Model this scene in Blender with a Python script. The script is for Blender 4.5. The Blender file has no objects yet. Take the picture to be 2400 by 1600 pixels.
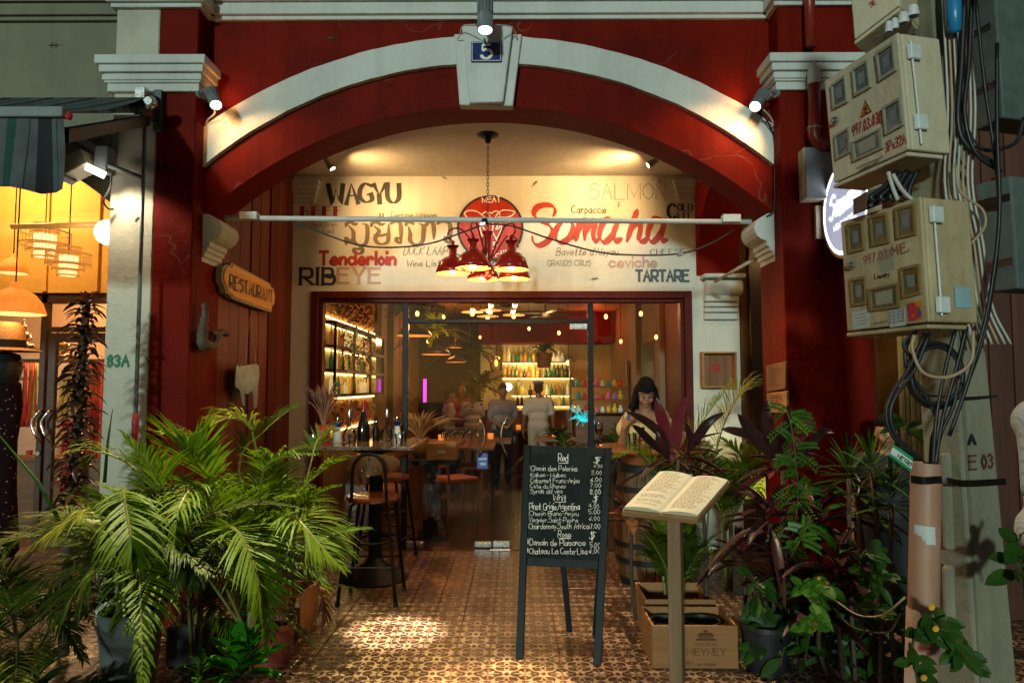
import bpy, bmesh, math, random
from mathutils import Vector, Matrix
R = math.radians
rnd = random.Random(7)
C = bpy.context.scene.collection
sc = bpy.context.scene

# ---------------------------------------------------------------- camera, sky, sun, exposure
EYE, FPX, PITCH, YAW = 1.55, 1633.0, 3.68, 0.35
cd = bpy.data.cameras.new('camera'); cam = bpy.data.objects.new('camera', cd); C.objects.link(cam)
cam.location = (0, 0, EYE); cam.rotation_euler = (R(90 + PITCH), 0, R(YAW))
cd.sensor_width = 36; cd.lens = FPX / 2400 * 36; cd.clip_end = 300; cd.clip_start = .05
sc.camera = cam
wd = bpy.data.worlds.new('World'); sc.world = wd; wd.use_nodes = True
wn = wd.node_tree; bg = wn.nodes['Background']
sky = wn.nodes.new('ShaderNodeTexSky'); sky.sky_type = 'NISHITA'; sky.sun_disc = False
SUN_EL, SUN_AZ = 8.5, 193.0     # from behind the photographer, a little above
sky.sun_elevation = R(SUN_EL); sky.sun_rotation = R(SUN_AZ)
wn.links.new(sky.outputs[0], bg.inputs[0]); bg.inputs[1].default_value = .022
sd = bpy.data.lights.new('sun', 'SUN'); sd.energy = 1.6; sd.angle = R(3.5); sd.color = (.72, 1.0, .93)
so = bpy.data.objects.new('sun', sd); C.objects.link(so)
_v = Vector((-math.sin(R(SUN_AZ)), -math.cos(R(SUN_AZ)), -math.tan(R(SUN_EL))))
so.rotation_euler = _v.to_track_quat('-Z', 'Y').to_euler()
sc.view_settings.view_transform = 'Standard'; sc.view_settings.look = 'None'
sc.view_settings.exposure = 0; sc.view_settings.gamma = 1
sc.view_settings.use_curve_mapping = False
sc.render.engine = 'CYCLES'
cy = sc.cycles
cy.max_bounces = 7; cy.diffuse_bounces = 3; cy.glossy_bounces = 3; cy.transmission_bounces = 5
cy.transparent_max_bounces = 12; cy.sample_clamp_indirect = 3; cy.caustics_reflective = False; cy.caustics_refractive = False
cy.use_denoising = True; cy.denoiser = 'OPENIMAGEDENOISE'; cy.use_light_tree = True

# ---------------------------------------------------------------- helpers
_M = cam.rotation_euler.to_matrix()
def S(px, py, Y):
    "point of the plane y = Y that a pixel of the 2400x1600 photograph shows"
    d = _M @ Vector(((px - 1200) / FPX, -(py - 800) / FPX, -1))
    t = Y / d.y
    return Vector((d.x * t, Y, EYE + d.z * t))
def G(px, py, z=0.0):
    d = _M @ Vector(((px - 1200) / FPX, -(py - 800) / FPX, -1))
    t = (z - EYE) / d.z
    return Vector((d.x * t, d.y * t, z))
def V(*a): return Vector(a)

def nt(name):
    m = bpy.data.materials.new(name); m.use_nodes = True
    t = m.node_tree; b = t.nodes['Principled BSDF']
    return m, t, b
def mth(t, op, a, b=None, c=None):
    n = t.nodes.new('ShaderNodeMath'); n.operation = op
    for i, x in enumerate((a, b, c)):
        if x is None: continue
        if isinstance(x, (int, float)): n.inputs[i].default_value = x
        else: t.links.new(x, n.inputs[i])
    return n.outputs[0]
def noise(t, vec, scale, detail=4, rough=.55):
    n = t.nodes.new('ShaderNodeTexNoise'); n.inputs['Scale'].default_value = scale
    n.inputs['Detail'].default_value = detail; n.inputs['Roughness'].default_value = rough
    if vec is not None: t.links.new(vec, n.inputs['Vector'])
    return n.outputs['Fac']
def ramp(t, fac, stops):
    n = t.nodes.new('ShaderNodeValToRGB'); t.links.new(fac, n.inputs[0])
    e = n.color_ramp.elements
    while len(e) < len(stops): e.new(.5)
    for i, (p, c) in enumerate(stops):
        e[i].position = p; e[i].color = (*c[:3], 1) if len(c) >= 3 else (c[0],) * 3 + (1,)
    return n.outputs[0]
def mixc(t, f, a, b, mode='MIX'):
    n = t.nodes.new('ShaderNodeMix'); n.data_type = 'RGBA'; n.blend_type = mode
    for k, x in ((0, f), (6, a), (7, b)):
        if isinstance(x, (int, float)): n.inputs[k].default_value = x
        elif isinstance(x, tuple): n.inputs[k].default_value = (*x[:3], 1)
        else: t.links.new(x, n.inputs[k])
    return n.outputs[2]
def pos(t, scale=(1, 1, 1), rot=(0, 0, 0)):
    g = t.nodes.new('ShaderNodeNewGeometry'); mp = t.nodes.new('ShaderNodeMapping')
    mp.inputs['Scale'].default_value = scale; mp.inputs['Rotation'].default_value = rot
    t.links.new(g.outputs['Position'], mp.inputs[0]); return mp.outputs[0]
def bump(t, b, h, strength=.2, dist=.01):
    n = t.nodes.new('ShaderNodeBump'); n.inputs['Strength'].default_value = strength; n.inputs['Distance'].default_value = dist
    t.links.new(h, n.inputs['Height']); t.links.new(n.outputs[0], b.inputs['Normal'])
def mat(name, col, rough=.6, metal=0, var=.16, scale=6, bmp=.12, bs=60, spec=.5, emit=None, es=0, coat=0, sub=0, stretch=(1, 1, 1), tr=0):
    m, t, b = nt(name)
    p = pos(t, stretch)
    f = noise(t, p, scale); f2 = noise(t, p, scale * 7, 3)
    hi = tuple(min(1, c * (1 + var)) for c in col); lo = tuple(c * (1 - var) for c in col)
    c1 = ramp(t, f, [(.3, lo), (.7, hi)])
    c2 = mixc(t, var * .8, c1, ramp(t, f2, [(.35, tuple(c * .6 for c in col)), (.65, hi)]))
    t.links.new(c2, b.inputs['Base Color'])
    b.inputs['Metallic'].default_value = metal; b.inputs['Specular IOR Level'].default_value = spec
    r = mth(t, 'MULTIPLY_ADD', f2, .25, rough - .12); t.links.new(r, b.inputs['Roughness'])
    if bmp: bump(t, b, noise(t, p, bs, 5), bmp, .01)
    if emit: b.inputs['Emission Color'].default_value = (*emit, 1); b.inputs['Emission Strength'].default_value = es
    if coat: b.inputs['Coat Weight'].default_value = coat; b.inputs['Coat Roughness'].default_value = .12
    if tr:
        tl = t.nodes.new('ShaderNodeBsdfTranslucent'); t.links.new(c2, tl.inputs[0]); mx = t.nodes.new('ShaderNodeMixShader')
        mx.inputs[0].default_value = tr; t.links.new(b.outputs[0], mx.inputs[1]); t.links.new(tl.outputs[0], mx.inputs[2])
        t.links.new(mx.outputs[0], t.nodes['Material Output'].inputs[0])
    return m
def emis(name, col, s, rough=.5):
    m, t, b = nt(name); b.inputs['Base Color'].default_value = (*[c * .6 for c in col], 1); b.inputs['Roughness'].default_value = rough
    b.inputs['Emission Color'].default_value = (*col, 1); b.inputs['Emission Strength'].default_value = s; return m
def wood(name, c0, c1, rough=.5, axis=2, sc_=7, coat=0, bmp=.15, spec=.4):
    m, t, b = nt(name); s = [sc_, sc_, sc_]; s[axis] = sc_ * .06
    o = t.nodes.new('ShaderNodeObjectInfo')
    g = t.nodes.new('ShaderNodeNewGeometry'); ad = t.nodes.new('ShaderNodeVectorMath'); ad.operation = 'MULTIPLY_ADD'
    mul = t.nodes.new('ShaderNodeVectorMath'); mul.operation = 'SCALE'; mul.inputs['Scale'].default_value = 9
    cmb = t.nodes.new('ShaderNodeCombineXYZ')
    for i in range(3): t.links.new(o.outputs['Random'], cmb.inputs[i])
    t.links.new(cmb.outputs[0], mul.inputs[0]); ad.inputs[1].default_value = s
    t.links.new(g.outputs['Position'], ad.inputs[0]); t.links.new(mul.outputs[0], ad.inputs[2])
    f = noise(t, ad.outputs[0], 3, 8, .65); f3 = noise(t, ad.outputs[0], .6, 3)
    c = ramp(t, f, [(.3, c0), (.68, c1)])
    c = mixc(t, .35, c, ramp(t, f3, [(.3, tuple(x * .6 for x in c0)), (.7, c1)]))
    k = mth(t, 'MULTIPLY_ADD', o.outputs['Random'], .35, .82)
    c = mixc(t, 1.0, c, (1, 1, 1), 'MULTIPLY') if False else c
    hs = t.nodes.new('ShaderNodeHueSaturation'); t.links.new(k, hs.inputs['Value']); t.links.new(c, hs.inputs['Color'])
    t.links.new(hs.outputs[0], b.inputs['Base Color']); b.inputs['Roughness'].default_value = rough
    b.inputs['Coat Weight'].default_value = coat; b.inputs['Specular IOR Level'].default_value = spec
    bump(t, b, f, bmp, .004); return m
def plaster(name, col, dirt, rough=.55, wear=.5, chip=None, spec=.22):
    m, t, b = nt(name); p = pos(t)
    big = noise(t, p, 1.6, 6, .6); fine = noise(t, p, 30, 4); st = noise(t, pos(t, (5, 5, .5)), 1.5, 5, .6)
    c = mixc(t, ramp(t, big, [(.40, (0,)), (.66, (wear,))]), col, dirt)
    c = mixc(t, ramp(t, st, [(.5, (0,)), (.8, (wear * .55,))]), c, tuple(x * .55 for x in dirt))
    c = mixc(t, .12, c, ramp(t, fine, [(.3, tuple(x * .5 for x in col)), (.7, col)]))
    if chip:
        vn = noise(t, p, 26, 2, .5); c = mixc(t, ramp(t, vn, [(.775, (0,)), (.80, (.7,))]), c, chip)
        cr = t.nodes.new('ShaderNodeTexVoronoi'); cr.feature = 'DISTANCE_TO_EDGE'; cr.inputs['Scale'].default_value = 1.1
        wv = t.nodes.new('ShaderNodeVectorMath'); wv.operation = 'MULTIPLY_ADD'; nn = t.nodes.new('ShaderNodeTexNoise'); nn.inputs['Scale'].default_value = 4
        t.links.new(p, nn.inputs['Vector']); t.links.new(nn.outputs['Color'], wv.inputs[0]); wv.inputs[1].default_value = (.35,) * 3; t.links.new(p, wv.inputs[2])
        t.links.new(wv.outputs[0], cr.inputs['Vector'])
        k = mth(t, 'MULTIPLY', mth(t, 'LESS_THAN', cr.outputs[0], .004), mth(t, 'GREATER_THAN', noise(t, p, .9, 2), .56))
        c = mixc(t, mth(t, 'MULTIPLY', k, .22), c, chip)
    t.links.new(c, b.inputs['Base Color'])
    t.links.new(mth(t, 'MULTIPLY_ADD', fine, .3, rough - .15), b.inputs['Roughness']); b.inputs['Specular IOR Level'].default_value = spec
    h = mth(t, 'ADD', mth(t, 'MULTIPLY', noise(t, p, 5, 5, .6), 1.0), mth(t, 'MULTIPLY', noise(t, p, 55, 4, .6), .22))
    bump(t, b, h, .6, .02); return m

class MB:
    def __init__(s): s.v = []; s.f = []; s.m = []; s.mi = 0
    def add(s, vs, fs, mi=None):
        o = len(s.v); s.v += [tuple(v) for v in vs]
        for f in fs: s.f.append([i + o for i in f]); s.m.append(s.mi if mi is None else mi)
        return s
    def box(s, a, b, mi=None, M=None):
        x0, y0, z0 = a; x1, y1, z1 = b
        vs = [V(x, y, z) for z in (z0, z1) for y in (y0, y1) for x in (x0, x1)]
        if M: vs = [M @ v for v in vs]
        return s.add(vs, [(0, 2, 3, 1), (4, 5, 7, 6), (0, 1, 5, 4), (2, 6, 7, 3), (0, 4, 6, 2), (1, 3, 7, 5)], mi)
    def obox(s, c, ax, mi=None):
        "box with centre c and three half-axis vectors"
        c = V(*c); vs = [c + ax[0] * i + ax[1] * j + ax[2] * k for k in (-1, 1) for j in (-1, 1) for i in (-1, 1)]
        return s.add(vs, [(0, 2, 3, 1), (4, 5, 7, 6), (0, 1, 5, 4), (2, 6, 7, 3), (0, 4, 6, 2), (1, 3, 7, 5)], mi)
    def prism(s, pts, d, mi=None, M=None):
        "polygon pts (3d) swept along vector d"
        n = len(pts); d = V(*d); vs = [V(*p) for p in pts] + [V(*p) + d for p in pts]
        if M: vs = [M @ v for v in vs]
        fs = [tuple(range(n - 1, -1, -1)), tuple(range(n, 2 * n))] + [(i, (i + 1) % n, n + (i + 1) % n, n + i) for i in range(n)]
        return s.add(vs, fs, mi)
    def tube(s, pts, r, n=8, mi=None, cap=True):
        pts = [V(*p) for p in pts]; k = len(pts)
        rs = r if isinstance(r, (list, tuple)) else [r] * k
        vs = []; up = None
        for i, p in enumerate(pts):
            t = (pts[min(i + 1, k - 1)] - pts[max(i - 1, 0)])
            t = t.normalized() if t.length > 1e-9 else V(0, 0, 1)
            if up is None: up = t.orthogonal().normalized()
            up = up - t * up.dot(t); up = up.normalized() if up.length > 1e-6 else t.orthogonal().normalized()
            w = t.cross(up)
            for j in range(n):
                a = 2 * math.pi * j / n; vs.append(p + (up * math.cos(a) + w * math.sin(a)) * rs[i])
        fs = [(i * n + j, i * n + (j + 1) % n, (i + 1) * n + (j + 1) % n, (i + 1) * n + j) for i in range(k - 1) for j in range(n)]
        if cap: fs += [tuple(range(n - 1, -1, -1)), tuple(range((k - 1) * n, k * n))]
        return s.add(vs, fs, mi)
    def lathe(s, prof, c=(0, 0, 0), n=20, mi=None, axis=None, cap=True):
        c = V(*c); vs = []; Q = Matrix.Identity(3)
        if axis is not None: Q = V(0, 0, 1).rotation_difference(V(*axis)).to_matrix()
        for r, z in prof:
            for j in range(n):
                a = 2 * math.pi * j / n; vs.append(c + Q @ V(r * math.cos(a), r * math.sin(a), z))
        k = len(prof)
        fs = [(i * n + j, i * n + (j + 1) % n, (i + 1) * n + (j + 1) % n, (i + 1) * n + j) for i in range(k - 1) for j in range(n)]
        if cap:
            if prof[0][0] > 1e-4: fs.append(tuple(range(n - 1, -1, -1)))
            if prof[-1][0] > 1e-4: fs.append(tuple(range((k - 1) * n, k * n)))
        return s.add(vs, fs, mi)
    def ball(s, c, r, n=12, mi=None, sc=(1, 1, 1)):
        m = max(5, n // 2); c = V(*c); vs = []
        for i in range(m + 1):
            th = math.pi * i / m
            for j in range(n):
                a = 2 * math.pi * j / n
                vs.append(c + V(r * sc[0] * math.sin(th) * math.cos(a), r * sc[1] * math.sin(th) * math.sin(a), -r * sc[2] * math.cos(th)))
        return s.add(vs, [(i * n + j, i * n + (j + 1) % n, (i + 1) * n + (j + 1) % n, (i + 1) * n + j) for i in range(m) for j in range(n)], mi)
    def build(s, name, mats, parent=None, smooth=False, bevel=0, origin=None, ang=None, seg=1):
        me = bpy.data.meshes.new(name)
        if parent is not None: org = wloc(parent)
        elif origin is not None: org = V(*origin)
        else:
            xs, ys, zs = zip(*s.v); org = V((min(xs) + max(xs)) / 2, (min(ys) + max(ys)) / 2, min(zs))
        me.from_pydata([(x - org.x, y - org.y, z - org.z) for x, y, z in s.v], [], s.f)
        for m in (mats if isinstance(mats, (list, tuple)) else [mats]): me.materials.append(m)
        me.polygons.foreach_set('material_index', s.m)
        if smooth: me.polygons.foreach_set('use_smooth', [True] * len(s.f))
        me.validate(); me.update()
        o = bpy.data.objects.new(name, me); C.objects.link(o)
        if parent is None: o.location = org
        else: o.parent = parent
        if smooth and ang is not None:
            me.set_sharp_from_angle(angle=R(ang))
        if bevel:
            b = o.modifiers.new('b', 'BEVEL'); b.width = bevel; b.segments = seg; b.limit_method = 'ANGLE'; b.angle_limit = R(40)
        return o
def wloc(o):
    p = V(0, 0, 0)
    while o is not None: p = p + o.location; o = o.parent
    return p
def tag(o, label=None, cat=None, group=None, kind=None):
    if label: o['label'] = label
    if cat: o['category'] = cat
    if group: o['group'] = group
    if kind: o['kind'] = kind
    return o
def thing(name, loc, label, cat, group=None):
    o = bpy.data.objects.new(name, None); C.objects.link(o); o.location = loc; o.empty_display_size = .1
    return tag(o, label, cat, group)
_pc = {}
def kids(o):
    return [c for c in _allkids.get(o.name, [])]
def dup(o, parent=None, loc=None, rz=None, scale=None):
    c = o.copy(); C.objects.link(c)
    if parent is not None: c.parent = parent
    if loc is not None: c.location = loc
    if rz is not None: c.rotation_euler = (0, 0, rz)
    if scale is not None: c.scale = scale
    for k in o.children: dup(k, c)
    return c
def lamp(name, typ, loc, e, col, size=.05, aim=None, cone=60, blend=.4, parent=None):
    l = bpy.data.lights.new(name, typ); l.energy = e; l.color = col
    if typ in ('POINT', 'SPOT'): l.shadow_soft_size = size
    if typ == 'SPOT': l.spot_size = R(cone); l.spot_blend = blend
    if typ == 'AREA': l.shape = 'RECTANGLE'; l.size, l.size_y = size
    o = bpy.data.objects.new(name, l); C.objects.link(o)
    if parent is not None: o.parent = parent; o.location = V(*loc) - wloc(parent)
    else: o.location = loc
    if aim is not None: o.rotation_euler = (V(*aim) - V(*loc)).to_track_quat('-Z', 'Y').to_euler()
    return o
def cat_pts(p, n=6):
    "Catmull-Rom through points"
    p = [V(*q) for q in p]
    if len(p) < 3: return p
    q = [p[0] * 2 - p[1]] + p + [p[-1] * 2 - p[-2]]; out = []
    for i in range(1, len(q) - 2):
        for k in range(n):
            t = k / n; a, b, c, d = q[i - 1], q[i], q[i + 1], q[i + 2]
            out.append(.5 * ((2 * b) + (c - a) * t + (2 * a - 5 * b + 4 * c - d) * t * t + (3 * b - a - 3 * c + d) * t ** 3))
    out.append(q[-2]); return out
def bez(a, b, c, n=10):
    a, b, c = V(*a), V(*b), V(*c)
    return [a * (1 - t) ** 2 + b * 2 * t * (1 - t) + c * t * t for t in [i / n for i in range(n + 1)]]

# ---------------------------------------------------------------- single-stroke hand lettering
GL = {'A': '02 39 62;15 55', 'B': '02 09;~09 49 57 45 06;~06 56 64 52 02', 'C': '~68 39 07 04 32 63', 'D': '02 09;~09 49 67 64 42 02',
 'E': '62 02 09 69;06 56', 'F': '02 09 69;06 56', 'G': '~68 39 07 04 32 63 65;65 45', 'H': '02 09;62 69;06 66', 'I': '02 09', 'J': '~49 43 22 03',
 'K': '02 09;69 05 62', 'L': '09 02 62', 'M': '02 09 43 89 82', 'N': '02 09 62 69', 'O': '~39 07 04 32 64 67 39', 'P': '02 09;~09 59 67 55 05',
 'Q': '~39 07 04 32 64 67 39;44 71', 'R': '02 09;~09 59 67 55 05;25 62', 'S': '~68 39 07 56 64 32 03', 'T': '09 69;39 32', 'U': '~09 04 32 64 69',
 'V': '09 32 69', 'W': '09 22 47 62 89', 'X': '02 69;09 62', 'Y': '09 35 69;35 32', 'Z': '09 69 02 62',
 'a': '~55 36 04 22 43 55;56 52', 'b': '09 02;~05 26 54 22 03', 'c': '~55 26 04 22 53', 'd': '59 52;~55 26 04 22 53', 'e': '~04 54 36 15 03 32 53',
 'f': '~49 38 27 22;06 46', 'g': '~55 26 04 23 54;~56 51 20 00', 'h': '09 02;~04 26 46 42', 'i': '06 02;08 09', 'j': '~26 21 00;28 29', 'k': '09 02;56 04 52',
 'l': '09 02', 'm': '06 02;~05 16 35 32;~35 56 65 62', 'n': '06 02;~04 26 45 42', 'o': '~26 04 22 44 26', 'p': '06 00;~05 26 44 22 03', 'q': '~45 26 04 22 43;46 40',
 'r': '06 02;~04 26 45', 's': '~45 26 05 34 43 22 03', 't': '29 22 42;06 46', 'u': '~06 03 22 44;46 42', 'v': '06 22 46', 'w': '06 12 35 52 66', 'x': '06 42;46 02',
 'y': '06 23;46 00', 'z': '06 46 02 42', '0': '~29 06 05 22 45 46 29', '1': '07 29 22', '2': '~07 29 48 46 02;02 42', '3': '~08 29 47 26;~26 44 22 03',
 '4': '39 05 55;39 32', '5': '49 09 06;~06 36 44 22 03', '6': '~48 26 04 22 44 25 04', '7': '09 49 12', '8': '~26 07 29 47 26 04 22 44 26', '9': '~46 25 07 29 47 45 22',
 '-': '05 35', '.': '02 13', "'": '09 07', '*': '04 48;08 44;29 23', '$': '~58 28 17 46 44 12 03;21 20;29 21;39 31', '!': '09 04;02 03', ',': '02 00', ':': '03 04;06 07'}
def text_strokes(s, jit=0, track=2.2, seed=1):
    rr = random.Random(seed); out = []; x = 0
    for ch in s:
        if ch == ' ': x += 4; continue
        g = GL.get(ch)
        if not g: x += 3; continue
        w = 0; oy = rr.uniform(-jit, jit)
        for st in g.split(';'):
            sm = st.startswith('~'); ps = [(int(q[0]), int(q[1])) for q in st.lstrip('~').split()]
            w = max(w, max(p[0] for p in ps))
            ps = [V(x + a + rr.uniform(-jit, jit), b - 2 + oy + rr.uniform(-jit, jit) * .6, 0) for a, b in ps]
            out.append((cat_pts(ps, 4) if sm and len(ps) > 2 else ps, sm))
        x += w + track
    return out, max(1, x - track)
def ribbon(mb, pts, wf, P, k=0, mi=None):
    "flat ribbon through 2d pts, wf(angle,t) gives width, P maps (u,v,h) to 3d"
    n = len(pts); L = []; 
    for i, p in enumerate(pts):
        a = pts[max(i - 1, 0)]; b = pts[min(i + 1, n - 1)]; t = (b - a)
        if t.length < 1e-9: t = V(1, 0, 0)
        t.normalize(); nrm = V(-t.y, t.x, 0); w = wf(math.atan2(t.y, t.x), i / max(1, n - 1)) / 2
        if 0 < i < n - 1:
            t1 = (p - a).normalized(); t2 = (b - p).normalized(); w /= max(.6, math.sqrt(max(.05, (1 + t1.dot(t2)) / 2)))
        L.append((p + nrm * w, p - nrm * w))
    h = .00016 * k
    vs = [P(q.x, q.y, h + 1.2e-5 * i_) for i_, a in enumerate(L) for q in a]
    mb.add(vs, [(2 * i, 2 * i + 1, 2 * i + 3, 2 * i + 2) for i in range(n - 1)], mi)
def letter(s, a, b, hgt, name, m, parent, w=.08, con=1, jit=.15, track=2.2, serif=0, shear=0, nrm=(0, -1, 0), up=(0, 0, 1), off=.002, seed=1, mb=None, cap=7.0, kk=0, label=None, arc=0):
    """write s from baseline start a to baseline end b (3d), cap height hgt; w = pen width / cap height"""
    a, b, nrm, up = V(*a), V(*b), V(*nrm), V(*up); st, W = text_strokes(s, jit, track, seed)
    u = (b - a); Lw = u.length; u.normalize(); sx = Lw / W; sy = hgt / cap; up = (up - u * up.dot(u)).normalized()
    own = mb is None; mb = mb or MB()
    def P(x, y, h): return a + u * x + up * (y + arc * 4 * (x / Lw) * (1 - x / Lw)) + nrm * (off + h)
    def wf(an, t): return w * hgt * (1 - con * (1 - abs(math.sin(an)))) if con < 1 else w * hgt
    k = kk
    for pts, sm in st:
        q = [V(p.x * sx + p.y * sy * shear, p.y * sy, 0) for p in pts]
        if not sm or True:
            d0 = (q[0] - q[1]).normalized() * w * hgt * .3; d1 = (q[-1] - q[-2]).normalized() * w * hgt * .3
            q[0] = q[0] + d0; q[-1] = q[-1] + d1
        ribbon(mb, q, (lambda an, t: w * hgt * (1 - (1 - con) * (1 - abs(math.sin(an))))), P, k); k += 1
        if serif and not sm:
            for e, d in ((q[0], q[1]), (q[-1], q[-2])):
                if abs((e - d).normalized().y) > .5:
                    yy = round(e.y / hgt * 10) / 10
                    ey = e.y
                    ribbon(mb, [V(e.x - serif * hgt, ey, 0), V(e.x + serif * hgt, ey, 0)], lambda an, t: w * hgt * max(.3, con * .7), P, k); k += 1
    if own:
        o = mb.build(name, m, parent)
        if label: o['label'] = label
        return o
# ---------------------------------------------------------------- materials
M = {}
RED = (.165, .0085, .0030)
M['red'] = plaster('red_plaster', RED, (.085, .005, .003), rough=.55, wear=.95, chip=(.22, .13, .10), spec=.04)
M['red2'] = plaster('red_plaster_inner', (.21, .011, .004), (.12, .006, .003), rough=.6, spec=.06, wear=.4)
M['white'] = plaster('white_plaster', (.60, .61, .57), (.40, .40, .35), rough=.6, wear=.55)
M['cream'] = plaster('cream_plaster', (.68, .66, .59), (.52, .48, .40), rough=.7, wear=.5)
M['ceil'] = plaster('ceiling_paint', (.70, .66, .57), (.58, .53, .44), rough=.8, wear=.3)
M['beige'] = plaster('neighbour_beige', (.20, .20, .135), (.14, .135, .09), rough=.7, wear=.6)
M['orange'] = plaster('orange_shop_wall', (.70, .42, .12), (.6, .32, .08), rough=.6, wear=.3)
M['ochre'] = plaster('ochre_wall', (.16, .075, .025), (.09, .04, .015), rough=.7, wear=.6)
M['shade'] = plaster('pier_side', (.56, .52, .42), (.32, .31, .26), rough=.75, wear=.7)
M['woodred'] = wood('red_boards', (.070, .010, .006), (.17, .028, .014), rough=.5, coat=0, spec=.2)
M['maroon'] = wood('maroon_frame', (.060, .007, .006), (.12, .016, .012), rough=.5, coat=0, spec=.15, bmp=.05)
M['black'] = mat('black_steel', (.008, .008, .008), rough=.5, var=.3, bmp=.05, spec=.2)
M['steel'] = mat('brushed_steel', (.55, .55, .53), rough=.28, metal=1, bmp=.03)
M['chrome'] = mat('chrome', (.8, .8, .78), rough=.12, metal=1, bmp=0)
M['grey'] = mat('grey_enamel', (.17, .19, .19), rough=.4)
M['dgrey'] = mat('dark_grey', (.05, .055, .055), rough=.5)
M['wpaint'] = mat('white_paint', (.62, .63, .60), rough=.45, var=.12)
M['wire'] = mat('black_cable', (.010, .010, .011), rough=.45, bmp=0)
M['wirew'] = mat('white_cable', (.48, .46, .40), rough=.5, bmp=0)
M['wireo'] = mat('tan_cable', (.42, .28, .16), rough=.5, bmp=0)
M['inkb'] = mat('black_lettering', (.022, .020, .018), rough=.6, var=.3, bmp=0)
M['inkg'] = mat('grey_lettering', (.07, .085, .10), rough=.6, var=.2, bmp=0)
M['inkr'] = mat('red_lettering', (.36, .016, .016), rough=.6, var=.25, bmp=0)
M['inko'] = mat('brick_red_lettering', (.36, .03, .012), rough=.6, var=.3, bmp=0, scale=14)
M['inkp'] = mat('faded_pink_lettering', (.47, .30, .27), rough=.7, var=.15, bmp=0)
M['inkt'] = mat('thin_grey_lettering', (.16, .12, .085), rough=.7, var=.3, bmp=0)
M['inkk'] = mat('khmer_brown_lettering', (.15, .11, .07), rough=.7, var=.25, bmp=0)
M['inkw'] = mat('chalk_white', (.78, .76, .70), rough=.8, var=.25, scale=60, bmp=0)

YP, YA, YB, YG = 4.62, 4.79, 5.11, 6.73
XL, XR = -2.18, 1.785
CX, HW = (XL + XR) / 2, (XR - XL) / 2
ZT = 4.75
def arc(x, crown, rise, hw=HW, cx=CX):
    r = (hw * hw + rise * rise) / (2 * rise); return crown - (r - math.sqrt(max(0, r * r - (x - cx) ** 2)))

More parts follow.
